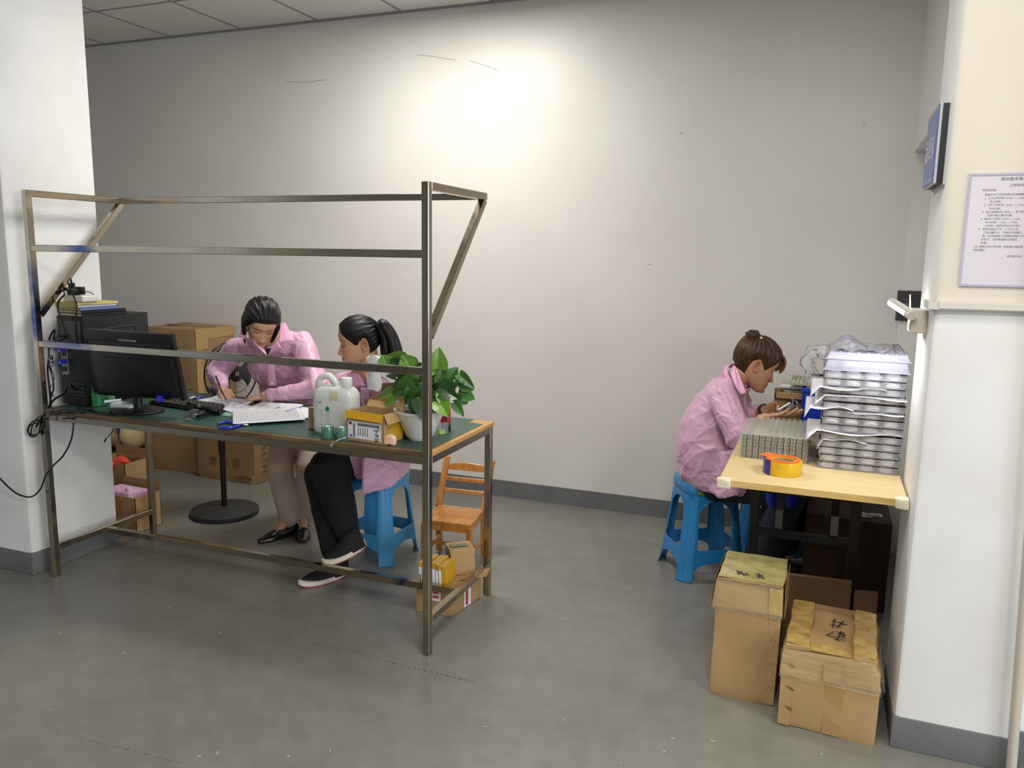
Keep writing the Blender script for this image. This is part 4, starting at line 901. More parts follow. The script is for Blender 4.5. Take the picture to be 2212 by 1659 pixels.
tag(obj('pen', MB().tube([at(618, 889, .014), at(652, 878, .012)], .0035, 8), mat('pen_blue', (110, 140, 190), rough=.3), smooth=40), 'slim pale blue pen on the papers beside the jug', 'pen')
mb = MB(); 
for s in ([(592, 883), (600, 880), (607, 882)], [(596, 885), (604, 878), (606, 884)]): mb.tube([at(*q, .0125) for q in s], .0009, 5)
tag(obj('ink_scribble', mb, mat('red_ink', (170, 50, 50)), kind='stuff'), 'small red scribble on the white sheet', 'writing')
# pliers
t = thing('pliers', 'small pliers with blue handles at the front of the mat', 'pliers', at(500, 920))
for a_, b_, c_ in (((470, 916), (490, 912), (520, 918)), ((473, 925), (500, 924), (520, 918))): obj('handle', MB().tube([at(*a_, .006), at(*b_, .008), at(*c_, .006)], lambda t_: .005+.002*math.sin(t_*3), 8, smooth=4), mat('pliers_blue', (26, 44, 160), rough=.3), t, smooth=True)
obj('jaw', MB().tube([at(518, 917, .006), at(526, 918, .006), at(539, 918, .005)], lambda t_: .007*(1-t_)+.0015, 8, smooth=3), mat('bright_steel', (180, 180, 182), metal=1, rough=.25), t, smooth=True)
# stapler
t = thing('stapler', 'long-arm black stapler open on the mat by the keyboard', 'stapler', at(425, 900))
obj('base_plate', MB().hexa(box8([at(398, 908), at(412, 911), at(470, 893), at(458, 888)], .005)), MATS['grey_steel'], t)
obj('lever_arm', MB().tube([at(470, 888, .018), at(448, 882, .035), at(425, 878, .05), at(408, 872, .052)], lambda t_: .014-.004*t_, 8, smooth=5), M_blkg, t, smooth=True)
obj('head_block', MB().box(at(408, 900, .004), at(408, 900, .004)+V((.03, .03, .03))).bevel(.002, 1), MATS['grey_steel'], t)
obj('adjust_knob', MB().lathe(at(424, 897, .02), [(.009, 0), (.009, .012)], 14, axis=(0, -1, 0)), mat('bright_steel', (180, 180, 182), metal=1, rough=.25), t, smooth=40)
obj('magazine', MB().hexa(box8([at(420, 900, .01), at(430, 903, .01), at(468, 890, .01), at(460, 886, .01)], .014)), M_blkg, t)
# usb lead
cable('thin black lead with a white plug lying behind the keyboard', [at(402, 860, .01), at(404, 846, .03), at(414, 842, .04), at(430, 852, .03), at(446, 850, .02)], .0016)
tag(obj('usb_plug', MB().bar(at(411, 860, .012), at(420, 857, .012), .012, .006), M_white), 'white plug end of the lead behind the keyboard', 'plug')
tag(obj('blue_clip', MB().tube([at(420, 862, .012), at(440, 859, .012)], .008, 8), mat('clip_blue', (44, 60, 150), rough=.3), smooth=True), 'small blue oval clip beside the white lead plug', 'clip')
# jug
t = thing('plastic_jug', 'large translucent white jug with a handle and paper label on the mat', 'jug', at(722, 940))
def sup(c, a, b, z, e=4.5, n=40): return [c+V((a*math.cos(2*PI*k/n)/((abs(math.cos(2*PI*k/n))**e+abs(math.sin(2*PI*k/n))**e)**(1/e)), b*math.sin(2*PI*k/n)/((abs(math.cos(2*PI*k/n))**e+abs(math.sin(2*PI*k/n))**e)**(1/e)), z)) for k in range(n)]
j0 = at(676, 932); j1 = at(768, 945); jc = (j0+j1)/2+V((0, .045, 0)); jc.z = TZ; a = (j1.x-j0.x)/2-.013; b = .046; jc.x -= .014
jrz = Matrix.Translation(jc) @ Matrix.Rotation(.05, 4, 'Z'); J = lambda rings: [[jrz @ (p-jc) for p in r] for r in rings]
hs = [(0, .94), (.004, 1), (.03, 1), (.05, .985), (.07, 1), (.09, .985), (.11, 1), (.13, .985), (.145, 1), (.16, .97), (.178, .84), (.188, .66)]
M_jug = mat('jug_plastic', (214, 218, 214), rough=.3, sub=.2, coat=.2, var=.06, vscale=7)
obj('jug_body', MB().loft(J([sup(jc, a*s_, b*min(1, s_*1.02), z) for z, s_ in hs])), M_jug, t, smooth=50)
obj('handle', MB().tube([jrz @ V(q) for q in ((-.082, 0, .165), (-.078, 0, .20), (-.06, 0, .222), (-.03, 0, .224), (-.004, 0, .20), (.004, 0, .175))], .0135, 12, smooth=6), M_jug, t, smooth=True)
obj('jug_neck', MB().lathe(jrz @ V((.046, 0, .18)), [(.024, 0), (.02, .02)], 20), M_jug, t, smooth=40)
mb = MB(); n = 36; rr = lambda z, r: [jrz @ V((.046+(r+(.0012 if k % 2 else 0))*math.cos(2*PI*k/n), (r+(.0012 if k % 2 else 0))*math.sin(2*PI*k/n), z)) for k in range(n)]
obj('cap', mb.loft([rr(.196, .0215), rr(.222, .0215), rr(.224, .0195)]), mat('cap_white', (226, 228, 226), rough=.4), t, smooth=30)
lq = [jrz @ V(q) for q in ((-.056, -b-.0012, .025), (.006, -b-.0012, .025), (.006, -b-.0012, .135), (-.056, -b-.0012, .135))]
mb = MB(); patch(mb, lq, 0, 1, 0, 1, .0006, .0005); obj('paper_label', mb, mat('label_offwhite', (208, 208, 202), rough=.6), t)
mb = MB(); 
for k in range(16): patch(mb, lq, .08+.42*(k % 2 > 0), .42+.5*(k % 2 > 0)-.1*(k % 3 == 0), .1+.038*k, .112+.038*k, .0012, .0004)
obj('label_print', mb, M_ink2, t); mb = MB(); patch(mb, lq, .08, .22, .88, .94, .0012, .0004); obj('red_mark', mb, mat('red_ink', (170, 50, 50)), t)
mb = MB().lathe(lq[0].lerp(lq[1], .68).lerp(lq[3].lerp(lq[2], .68), .70)+V((0, -.001, 0)), [(0, 0), (.009, 0), (.009, .001), (0, .001)], 20, axis=(0, -1, 0), cap=False); obj('green_dot', mb, mat('dot_green', (20, 120, 60)), t)
obj('yellowed_glue', MB().sheet(lambda u, v: jrz @ V((-.005+.04*u, -b-.002-.003*math.sin(u*9)*math.sin(v*7), .135+.04*v)), 8, 8), clear('glue_film', (.95, .9, .7), .12, .1, (.8, .74, .5)), t, smooth=True)
# spools
M_sp = mat('green_film_spool', (74, 122, 104), rough=.2, coat=.5, col2=(60, 104, 88), vscale=60, stretch=(1, 1, 12)); 
for px, py, lab in ((702, 949, 'green film spool left of the pair in front of the jug'), (732, 951, 'green film spool right of the pair, touching the open carton')):
    c = at(px, py)+V((0, .02, 0)); t = thing('film_spool', lab, 'spool', c, 0, 'film spools before the jug')
    obj('film_winding', MB().lathe(c, [(.010, 0), (.0235, 0), (.0245, .003), (.0245, .045), (.0235, .048), (.010, .048), (.010, 0)], 32, cap=False), M_sp, t, smooth=40)
    obj('core', MB().lathe(c, [(.006, .0005), (.0098, .0005), (.0098, .049), (.006, .049), (.006, .0005)], 20, cap=False), M_white, t, smooth=40)
t = thing('tweezers', 'pair of steel snips leaning on the right green spool', 'snips', at(718, 962)); M_bs = MATS['bright_steel']
for a_, b_ in (((714, 962), (748, 940)), ((720, 958), (750, 944)), ((728, 950), (749, 952))): obj('blade', MB().tube([at(*a_, .004), at((a_[0]+b_[0])/2, (a_[1]+b_[1])/2-2, .012), at(*b_, .018)], .0016, 6, smooth=3), M_bs, t, smooth=True)
obj('finger_ring', MB().tube([at(716+3*math.cos(k), 962+2.5*math.sin(k), .004) for k in [i*.7 for i in range(10)]], .0014, 6), M_bs, t, smooth=True)
tag(obj('kraft_block', MB().hexa(box8(footprint(at(666, 926), at(690, 930), .06), .09)).bevel(.003, 1), M_k2), 'small brown carton half hidden behind the left side of the jug', 'box')
# open carton with label
t = thing('open_carton', 'small open cardboard carton with a shipping label and yellow tape on the mat', 'box', at(790, 955))
o0, o1 = at(749, 950), at(829, 962); o1.z = o0.z = TZ; fp = footprint(o0, o1, .125); OH = .115
def wallq(a, b, h, th=.003): n = (b-a).cross(V((0, 0, 1))).normalized(); return [a, b, b-n*th, a-n*th]+[q+V((0, 0, h)) for q in (a, b, b-n*th, a-n*th)]
for i in range(4): obj('side_panel', MB().hexa(wallq(fp[i], fp[(i+1) % 4], OH)), M_k1, t)
obj('bottom_panel', MB().hexa(box8(fp, .003)), M_k1, t)
nrm = (o1-o0).cross(V((0, 0, 1))).normalized()
mb = MB().hexa([o0+V((0, 0, OH-.024))+nrm*.010, o1+V((0, 0, OH-.028))+nrm*.010, o1+V((0, 0, OH-.028))+nrm*.013, o0+V((0, 0, OH-.024))+nrm*.013, o0+V((0, 0, OH+.003)), o1+V((0, 0, OH+.001)), o1+V((0, 0, OH+.001))+nrm*.003, o0+V((0, 0, OH+.003))+nrm*.003]); obj('front_flap', mb, M_tapey, t)
rgt_n = (fp[2]-fp[1]).cross(V((0, 0, 1))).normalized()
obj('right_flap', MB().hexa([fp[1]+V((0, 0, OH-.035))+rgt_n*.018, fp[2]+V((0, 0, OH-.035))+rgt_n*.018, fp[2]+V((0, 0, OH-.035))+rgt_n*.021, fp[1]+V((0, 0, OH-.035))+rgt_n*.021, fp[1]+V((0, 0, OH)), fp[2]+V((0, 0, OH)), fp[2]+V((0, 0, OH))+rgt_n*.003, fp[1]+V((0, 0, OH))+rgt_n*.003]), M_k1, t)
obj('rear_flap', MB().hexa([fp[3]+V((0, 0, OH)), fp[2]+V((0, 0, OH)), fp[2]+V((0, .003, OH)), fp[3]+V((0, .003, OH)), fp[3]+V((0, .02, OH+.02)), fp[2]+V((0, .02, OH+.02)), fp[2]+V((0, .023, OH+.02)), fp[3]+V((0, .023, OH+.02))]), M_k1, t)
FQ = (o0, o1, o1+V((0, 0, OH)), o0+V((0, 0, OH))); RQ = (fp[1], fp[2], fp[2]+V((0, 0, OH)), fp[1]+V((0, 0, OH)))
mb = MB(); patch(mb, RQ, .3, .98, .1, .85, .001); obj('side_tape', mb, M_tapey, t)
mb = MB(); patch(mb, FQ, .05, .93, .10, .68, .0012); obj('shipping_label', mb, mat('label_white2', (214, 214, 220), rough=.5), t)
mb = MB(); rnd = random.Random(3)
x = .32
while x < .9: w_ = rnd.choice((.006, .01, .015)); patch(mb, FQ, x, min(.9, x+w_), .54, .63, .0022, .0008); x += w_+rnd.choice((.005, .008))
y = .14
while y < .6: w_ = rnd.choice((.006, .01)); patch(mb, FQ, .19, .24, y, y+w_, .0022, .0008); y += w_+.008
for k in range(5): patch(mb, FQ, .33+.06*k, .345+.06*k, .2+.03*(k % 2), .48, .0022, .0008)
obj('barcode', mb, M_ink2, t)
mb = MB(); patch(mb, FQ, .08, .15, .56, .65, .0022, .0008); obj('black_mark', mb, M_ink, t); mb = MB(); patch(mb, FQ, .1, .16, .14, .22, .0022, .0008); obj('violet_mark', mb, mat('violet_ink', (110, 90, 170)), t)
mb = MB(); strokes(mb, FQ, [[(.76, .10), (.9, .13)], [(.78, .16), (.88, .08)], [(.80, .07), (.84, .2)], [(.76, .2), (.9, .18)], [(.79, .26), (.88, .32)], [(.78, .34), (.86, .24)], [(.82, .38), (.88, .24)], [(.76, .44), (.9, .47)], [(.79, .5), (.84, .38)], [(.82, .42), (.9, .54)], [(.74, .49), (.76, .47)]], .0016, .003); obj('handwriting', mb, M_ink, t)
# earbud case
c = at(841, 962); t = thing('earbud_case', 'small glossy pink earbud case standing at the front edge of the mat', 'case', c)
mb = MB().prism([(-.021, 0), (.021, 0), (.0225, .012), (.022, .026), (.016, .036), (.006, .0405), (-.006, .0405), (-.016, .036), (-.022, .026), (-.0225, .012)], (1, 0, 0), (0, 0, 1), c, (0, .02, 0)).bevel(.005, 3, 25)
obj('case_shell', mb, mat('pink_gloss', (240, 192, 176), rough=.2, coat=.5), t, smooth=50); obj('port', MB().box(c+V((-.007, -.0008, .001)), c+V((.007, .002, .004))), M_blkg, t); obj('lid_seam', MB().box(c+V((-.0215, -.0002, .0235)), c+V((.0215, .002, .0242))), mat('seam_pink', (200, 150, 138)), t)
# orange knob thing
c = at(870, 948)+V((.01, .035, 0)); t = thing('tape_cutter', 'rounded orange plastic dispenser on a black foot beside the flower pot', 'dispenser', c)
obj('orange_body', remesh(MB().ball(c+V((0, 0, .05)), .042, 12, sc=(.8, .75, 1.0)), .004, 4), mat('orange_shiny', (236, 112, 24), rough=.25, coat=.5), t, smooth=True)
obj('black_foot', MB().box(c+V((-.045, -.038, 0)), c+V((.045, .038, .02))).bevel(.004, 2), M_blkg, t, smooth=30)
# bottle
c = at(845, 930)+V((0, .05, 0)); t = thing('glass_bottle', 'small clear bottle between the open carton and flower pot', 'bottle', c)
obj('bottle_body', MB().lathe(c, [(.018, 0), (.02, .004), (.02, .075), (.009, .085), (.009, .1)], 20), M_clr, t, smooth=40); obj('cap', MB().lathe(c, [(.0105, .1), (.0105, .112)], 14), M_clr2, t, smooth=40)
# big open box behind plant and paper roll
c0 = at(792, 898); t = thing('open_carton', 'brown open carton with raised flaps behind the potted plant', 'box', c0+V((.1, .1, 0)))
q0 = V((-1.83, 2.93, TZ)); fp = [q0, q0+V((.26, 0, 0)), q0+V((.26, .14, 0)), q0+V((0, .14, 0))]
for i in range(4): obj('side_panel', MB().hexa(wallq(fp[i], fp[(i+1) % 4], .09)), M_k2, t)
obj('bottom_panel', MB().hexa(box8(fp, .003)), M_k2, t)
obj('raised_flap', MB().hexa(box8([fp[3]+V((.09, 0, .09)), fp[2]+V((0, 0, .09)), fp[2]+V((0, .003, .09)), fp[3]+V((.09, .003, .09))], .14)), M_k2, t)
obj('raised_flap', MB().hexa([fp[3]+V((-.0, 0, .09)), fp[3]+V((.085, 0, .09)), fp[3]+V((.085, .003, .09)), fp[3]+V((0, .003, .09)), fp[3]+V((.0, -.015, .14)), fp[3]+V((.085, -.015, .15)), fp[3]+V((.085, -.012, .15)), fp[3]+V((0, -.012, .14))]), M_k3, t)
ry = 2.985; p0 = Y(806, 850, ry); 
def bagf(u, v):
    cx = Y(808+3*v, 842-75*v, ry); w_ = .030*(1+.15*math.sin(v*9))*(1.35 if v > .72 else 1)*(1 if v < .9 else 1-(v-.9)*5); a_ = u*2*PI
    return cx+V((math.cos(a_)*w_*(1+.12*math.sin(a_*5+v*8)), math.sin(a_)*.02, .004*math.sin(a_*3+v*5)))
tag(obj('plastic_bag', MB().sheet(bagf, 30, 22), mat('white_film', (226, 226, 228), rough=.35, bump=1, bscale=40), smooth=True), 'upright rolled white plastic bag rising from the brown carton', 'bag')
# ---------------------------------------------------------------- plant
M_leaf = mat('pothos_leaf', (58, 104, 36), rough=.35, col2=(38, 82, 30), vscale=12, coat=.25, sub=.0); M_leaf2 = mat('pothos_leaf_bright', (104, 148, 40), rough=.38, col2=(78, 126, 34), vscale=10, coat=.2); M_leaf3 = mat('pothos_leaf_dark', (34, 78, 34), rough=.32, col2=(26, 62, 30), vscale=12, coat=.3)
M_pot = mat('white_pot', (214, 216, 216), rough=.35); M_stem = mat('green_stem', (92, 128, 52), rough=.5)
py_ = 2.70; pc = at(906, 948); pc = V((pc.x, 2.70, TZ)); rimz = Y(905, 884, 2.70).z-TZ; r0 = .044; r1 = (Y(955, 886, 2.7)-Y(857, 886, 2.7)).length/2
t = thing('potted_pothos', 'green leafy pothos in a ribbed white pot at the right end of the bench', 'plant', pc)
prof = [(0, .0005), (r0, .0005), (r0+.003, .006)]
for k in range(1, 7): z = rimz*.9*k/6; r_ = r0+(r1*.93-r0)*k/6; prof += [(r_-.001, z-.008), (r_+.0012, z-.002)]
prof += [(r1, rimz-.008), (r1+.001, rimz), (r1-.006, rimz), (r1-.01, rimz-.02), (0, rimz-.02)]
obj('pot', MB().lathe(pc, prof, 48, cap=False), M_pot, t, smooth=50)
obj('soil', MB().lathe(pc, [(r1-.010, rimz-.018), (r1*.5, rimz-.012), (0, rimz-.01)], 24, cap=False), mat('soil', (44, 34, 24), rough=.95, bump=2, bscale=60), t)
def leaf(base_, tip, w_, m, nr, fold=.35):
    ax_ = tip-base_; L_ = ax_.length; ax_.normalize(); toc = (CC-base_).normalized(); n_ = (toc+V(nr)*.6).normalized(); sd_ = ax_.cross(n_).normalized(); n_ = sd_.cross(ax_)
    N_ = 8; mb = MB(); rows = []
    for i in range(N_+1):
        t_ = i/N_; hw = w_/2*(math.sin(PI*min(1, (t_*.93+.07))**.58)**.72)*(1 if t_ < .999 else 0)*(1-.25*t_)*1.15
        cpos = base_+ax_*(L_*t_)-n_*(.10*L_*(t_-.3)**2*2)
        back = -L_*.10*max(0, 1-t_*3.5)
        row = [cpos+sd_*(hw*s_)+n_*(abs(s_)*hw*fold)+ax_*(back*abs(s_)**1.2) for s_ in (-1, -.6, -.15, 0, .15, .6, 1)]
        row[3] = row[3]-n_*.0012; rows.append(row)
    vs = [[mb.b.verts.new(p) for p in r] for r in rows]
    for i in range(N_):
        for j in range(6):
            try: mb.b.faces.new((vs[i][j], vs[i][j+1], vs[i+1][j+1], vs[i+1][j]))
            except ValueError: pass
    return mb
K = lambda x, y: (x/6.506+720, y/6.506+740)
crown = pc+V((0, 0, rimz-.01))
LV = [(1475,365,1478,62,230,-.02,2),(1475,420,1420,330,170,.0,2),(1600,600,1740,335,240,.02,1),(1500,640,1735,360,300,.03,1),(1490,560,1560,300,120,-.01,1),(1770,440,1988,650,120,.03,1),(1740,600,1815,480,120,.02,3),(1545,690,1700,560,170,-.02,3),(1510,620,1740,790,220,-.03,3),(1800,600,1985,665,130,.05,1),(1760,700,1995,795,180,.04,1),(1790,780,1893,862,130,.03,1),(1730,720,1745,890,110,.0,1),(1500,720,1500,880,90,-.05,2),(1480,815,1620,1045,200,-.05,2),(1700,850,1838,1048,110,.0,1),(1540,800,1640,760,150,.02,1),(1500,780,1690,700,200,.01,1),(1380,700,1470,560,140,.03,3),(1400,560,1370,690,110,.02,3),
      (745,310,690,165,200,-.02,2),(1010,300,700,200,240,.0,2),(960,330,780,235,150,-.04,3),(1075,345,970,165,220,-.03,2),(1140,340,1250,290,90,.0,1),(1100,470,700,470,120,.03,1),(1000,560,880,470,120,-.01,3),(1130,560,800,750,210,-.04,1),(1080,520,800,640,170,-.02,1),(1190,520,1250,420,200,.0,1),(1100,590,1220,640,150,-.02,1),(850,680,600,775,120,.03,2),(870,770,700,890,80,-.04,2),(1090,650,1010,880,120,-.05,1),(1160,800,1240,600,180,-.03,1),(1210,830,1110,1060,210,-.08,3),(1250,800,1290,1095,260,-.08,3),(1190,760,1330,880,160,-.06,1),(1290,640,1200,480,180,.03,3),(1350,800,1440,650,150,.05,3),(1260,560,1330,330,170,.04,1),(1450,900,1400,800,90,.0,1)]
for (bx, by, tx_, ty_, w_, dy, kd) in LV:
    b_ = Y(*K(bx, by), py_+dy*.6-.02); tp = Y(*K(tx_, ty_), py_+dy-.01); wm = w_/6.506/590*1.28
    lf = obj('leaf', leaf(b_, tp, wm, None, (random.uniform(-.5, .5), 0, random.uniform(-.1, .7))), (None, M_leaf, M_leaf2, M_leaf3)[kd], t, smooth=True)
    mid = crown.lerp(b_, .55)+V((0, .0, .012)); s0 = crown+V((random.uniform(-.03, .03), random.uniform(-.02, .02), 0))
    obj('stem', MB().tube([s0, mid, b_], .0016, 5, smooth=4), M_stem, t, smooth=True)
# marker / glue bottle
c = at(963, 929); t = thing('glue_bottle', 'red and grey bottle upended on its black cap behind the flower pot', 'bottle', c)
obj('bottle_body', MB().loft([sup(c, .021*s_, .013*s_, z, 2.6, 28) for z, s_ in ((.03, .92), (.036, 1.02), (.085, 1), (.098, .9), (.102, .7))]), mat('glue_red', (196, 44, 36), rough=.3, coat=.4), t, smooth=40)
mb = MB().box(c+V((.003, -.0135, .04)), c+V((.018, -.0120, .09))); obj('grey_label', mb, mat('grey_label', (130, 110, 116), rough=.5), t, smooth=True)
obj('cap', MB().loft([sup(c, .020*s_, .0125*s_, z, 3.5, 28) for z, s_ in ((0, .95), (.002, 1), (.028, 1), (.03, .95))]), M_blkg, t, smooth=40)
t = thing('snack_packet', 'small clear packet with a green strip beside the flower pot', 'packet', at(945, 935)); c = at(947, 938)
obj('packet_film', MB().hexa(box8([c, c+V((.008, 0, 0)), c+V((.03, .03, 0)), c+V((.02, .03, 0))], .045)), M_clr, t); obj('green_strip', MB().hexa(box8([c+V((-.004, -.002, 0)), c+V((.006, -.002, 0)), c+V((.02, .018, 0)), c+V((.012, .018, 0))], .018)), mat('lime', (160, 200, 60)), t)
# ================================================================ CHILD'S CHAIR
M_pine = mat('pine_wood', (200, 140, 66), rough=.3, col2=(176, 112, 44), vscale=3.2, stretch=(14, 3, 3), coat=.35, bump=.1, bscale=30)
M_pinev = mat('pine_wood_upright', (200, 142, 70), rough=.32, col2=(172, 108, 44), vscale=3.2, stretch=(12, 12, 2), coat=.3)
t = thing('child_chair', 'small slatted pine child chair behind the right end of the workbench', 'chair', (-1.63, 3.42, 0))
RL, RR_, FR_, FL = V((-1.775, 3.53, 0)), V((-1.532, 3.55, 0)), V((-1.493, 3.305, 0)), V((-1.742, 3.285, 0))
sz = .24; pl = 3
for k in range(pl):
    a, b = k/pl, (k+1)/pl-.004
    q = [FL.lerp(RL, a), FR_.lerp(RR_, a), FR_.lerp(RR_, b), FL.lerp(RL, b)]; obj('seat_plank', MB().hexa([p+V((0, 0, sz-.018)) for p in q]+[p+V((0, 0, sz)) for p in q]).bevel(.002, 1), M_pine, t)
ins = lambda p: p.lerp((RL+FR_)/2, .07)
for p in (FL, FR_): q = ins(p); obj('front_leg', MB().bar(q, q+V((0, 0, sz-.018)), .026, .026, (0, 1, 0)).bevel(.002, 1), M_pinev, t)
tops = []
for p in (RL, RR_):
    top = p+V((0, .10, .47)); mid = p+V((0, .0, sz)); foot = p+V((0, .005, 0)); tops.append(top)
    mb = MB(); mb.loft([[c+V(o) for o in ((-.014, -.012, 0), (.014, -.012, 0), (.014, .012, 0), (-.014, .012, 0))] for c in (foot, mid, top)]); obj('back_post', mb.bevel(.002, 1), M_pinev, t)
for z0, h, crest in ((.425, .036, 1), (.365, .02, 0), (.31, .018, 0)):
    f_ = (z0-sz)/(.47-sz); a = RL+V((.012, .10*f_, z0)); b = RR_+V((-.012, .10*f_, z0))
    d_ = b-a; poly = [(0, -h/2), (1, -h/2), (1, h/2*(.4 if crest else 1)), (.8, h/2), (.5, h/2*(1.25 if crest else 1)), (.2, h/2), (0, h/2*(.4 if crest else 1))]
    obj('back_slat', MB().prism(poly, d_, (0, .15, 1), a, (0, .012, -.001)).bevel(.0015, 1), M_pine, t)
for a, b, z in ((FL, FR_, .2), (RL, RR_, .2), (FL, RL, .2), (FR_, RR_, .2)): obj('seat_rail', MB().bar(ins(a)+V((0, 0, z+.008)), ins(b)+V((0, 0, z+.008)), .014, .028), M_pine, t)
for a, b, z in ((FL, RL, .075), (FR_, RR_, .075)): obj('side_stretcher', MB().bar(ins(a)+V((0, 0, z)), ins(b)+V((0, 0, z)), .014, .02), M_pine, t)
obj('cross_stretcher', MB().bar(ins(FL).lerp(ins(RL), .5)+V((0, 0, .085)), ins(FR_).lerp(ins(RR_), .5)+V((0, 0, .085)), .012, .018), M_pine, t)
# parcels under right end of the bench
c0, c1, c2 = V((-1.535, 2.835, 0)), V((-1.374, 2.844, 0)), V((-1.338, 3.075, 0)); c3 = c0+(c2-c1)
t = thing('parcel_carton', 'flat kraft carton with red and white tape labels under the right end of the bench', 'box', (c0+c2)/2)
b8 = box8([c0, c1, c2, c3], .125); mb = subbox(b8, 3); warp(mb, .001, 14); mb.bevel(.003, 1, 60); obj('carton_body', mb, M_k1, t, smooth=40)
RQ = (b8[1], b8[2], b8[6], b8[5]); FQ = (b8[0], b8[1], b8[5], b8[4]); M_red = mat('label_red', (190, 40, 60), rough=.5)
for q_ in ((RQ, .42, .64, .03, .97, .0022), (FQ, .45, .72, .5, .96, .0022)): obj('white_label', patch(MB(), *q_), M_white, t)
mb = MB(); patch(mb, RQ, .47, .54, .08, .92, .0034, .001); patch(mb, FQ, .5, .66, .6, .68, .0034, .001); patch(mb, FQ, .5, .66, .76, .9, .0034, .001); obj('red_print', mb, M_red, t)
mb = MB(); patch(mb, FQ, .55, .8, .02, .5, .003); obj('clear_tape', mb, M_clr, t)
t = thing('parcel_carton', 'small battered carton standing on the flat kraft carton, green tape on top', 'box', (c1+c2)/2+V((0, 0, .126)))
m0, m1 = Y(986, 1238, 2.98), Y(1020, 1213, 3.05); 
q0 = V((-1.425, 2.965, .127)); q1 = V((-1.345, 3.03, .127)); fp = footprint(q0, q1, .10); b8 = box8(fp, .115); b8[4] += V((-.012, 0, .0)); b8[7] += V((-.012, 0, .0))
mb = subbox(b8, 3); warp(mb, .002, 20, 3); mb.bevel(.003, 1, 60); obj('carton_body', mb, M_k1, t, smooth=40); mb = MB(); patch(mb, (b8[4], b8[5], b8[6], b8[7]), .1, .8, .3, .62, .004); obj('green_tape', mb, mat('tape_green', (60, 110, 90), rough=.4, col2=(150, 130, 90), vscale=40), t)
tag(obj('cardboard_flap', MB().hexa(box8([V((-1.38, 2.93, .127)), V((-1.27, 2.98, .145)), V((-1.29, 3.06, .147)), V((-1.37, 3.03, .127))], .004)), M_k1), 'loose torn cardboard flap lying at the right beside the battered carton', 'cardboard')
for k in range(8):
    x = -1.525+.0155*k; lab = 'bubble mailer %s in the row of yellow parcels on the flat kraft carton' % ('first', 'second', 'third', 'fourth', 'fifth', 'sixth', 'seventh', 'last')[k]
    t = thing('bubble_mailer', lab, 'parcel', (x, 2.88, .127), 0, 'yellow mailers on the kraft carton'); h = .09+random.uniform(-.006, .004)
    mb = subbox([V(q) for q in ((x, 2.852, .127), (x+.0135, 2.852, .127), (x+.0135, 2.95, .127), (x, 2.95, .127), (x-.004, 2.852, .127+h), (x+.009, 2.852, .127+h), (x+.009, 2.95, .127+h+.004), (x-.004, 2.95, .127+h+.004))], 4); warp(mb, .0012, 50, k); obj('mailer_body', mb, M_tapey, t, smooth=40)
    if k < 7:
        obj('white_label', MB().hexa([V((x+.0015, 2.8490, .13)), V((x+.0125, 2.8490, .13)), V((x+.0125, 2.8515, .13)), V((x+.0015, 2.8515, .13)), V((x-.001, 2.849, .195)), V((x+.0105, 2.849, .195)), V((x+.0105, 2.8515, .195)), V((x-.001, 2.8515, .195))]), M_white, t)
        if k in (0, 2, 3, 5): obj('barcode', MB().hexa(box8([V((x+.004, 2.848, .14+.01*k)), V((x+.009, 2.848, .14+.01*k)), V((x+.009, 2.849, .14+.01*k)), V((x+.004, 2.849, .14+.01*k))], .025)), M_ink2, t)
tag(obj('crumpled_film', remesh(warp(MB().ball((-1.475, 2.975, .15), .028, 8, sc=(1.2, 1, .85)), .006, 60), .004, 1), clear('grey_film', (.8, .8, .82), .55, .1), smooth=True), 'crumpled clear film behind the yellow mailers', 'film')
# ================================================================ BACKGROUND CARTONS
t = thing('shipping_carton', 'tall brown shipping carton behind the monitor against the rear wall', 'box', (-4.06, 4.27, 0))
fp = [V((-4.30, 4.115, 0)), V((-3.862, 4.115, 0)), V((-3.862, 4.49, 0)), V((-4.30, 4.49, 0))]; b8 = box8(fp, .99)
mb = subbox(b8, 5); warp(mb, .003, 8); mb.bevel(.008, 2, 60); obj('carton_body', mb, M_k2, t, smooth=40)
TP = (b8[4], b8[5], b8[6], b8[7])
for q_ in ((TP, .02, .98, .42, .58, .005), ((b8[1], b8[2], b8[6], b8[5]), .0, 1, .93, 1.0, .004)): obj('packing_tape', patch(MB(), *q_), mat('tape_pale', (178, 148, 96), rough=.35, coat=.3), t)
mb = MB(); patch(mb, TP, .0, .98, .49, .5, .007); obj('flap_seam', mb, M_edge, t)
for q_ in ((.0, .16, .02, .98, .004), (.0, .3, .86, .99, .006)): obj('side_tape', patch(MB(), (b8[1], b8[2], b8[6], b8[5]), *q_), mat('tape_pale', (178, 148, 96)), t)
t = thing('shipping_carton', 'low printed MADE IN CHINA carton under the bench against the tall one', 'box', (-3.6, 4.27, 0))
fp = [V((-3.852, 4.078, 0)), V((-3.378, 4.073, 0)), V((-3.35, 4.455, 0)), V((-3.85, 4.455, 0))]; b8 = box8(fp, .36)
mb = subbox(b8, 4); warp(mb, .002, 9); mb.bevel(.006, 2, 60); obj('carton_body', mb, M_k2, t, smooth=40)
FQ = (b8[0], b8[1], b8[5], b8[4]); RQ = (b8[1], b8[2], b8[6], b8[5]); TP = (b8[4], b8[5], b8[6], b8[7])
M_pr = mat('carton_print', (70, 46, 34), rough=.9); u_ = (b8[1]-b8[0]).normalized(); un = V((0, -1, 0))
tx = MB(); tx.text('MADE IN CHINA', .026, b8[0]+u_*.325+V((0, -.004, .028)), u_, (0, 0, 1), sx=.62)
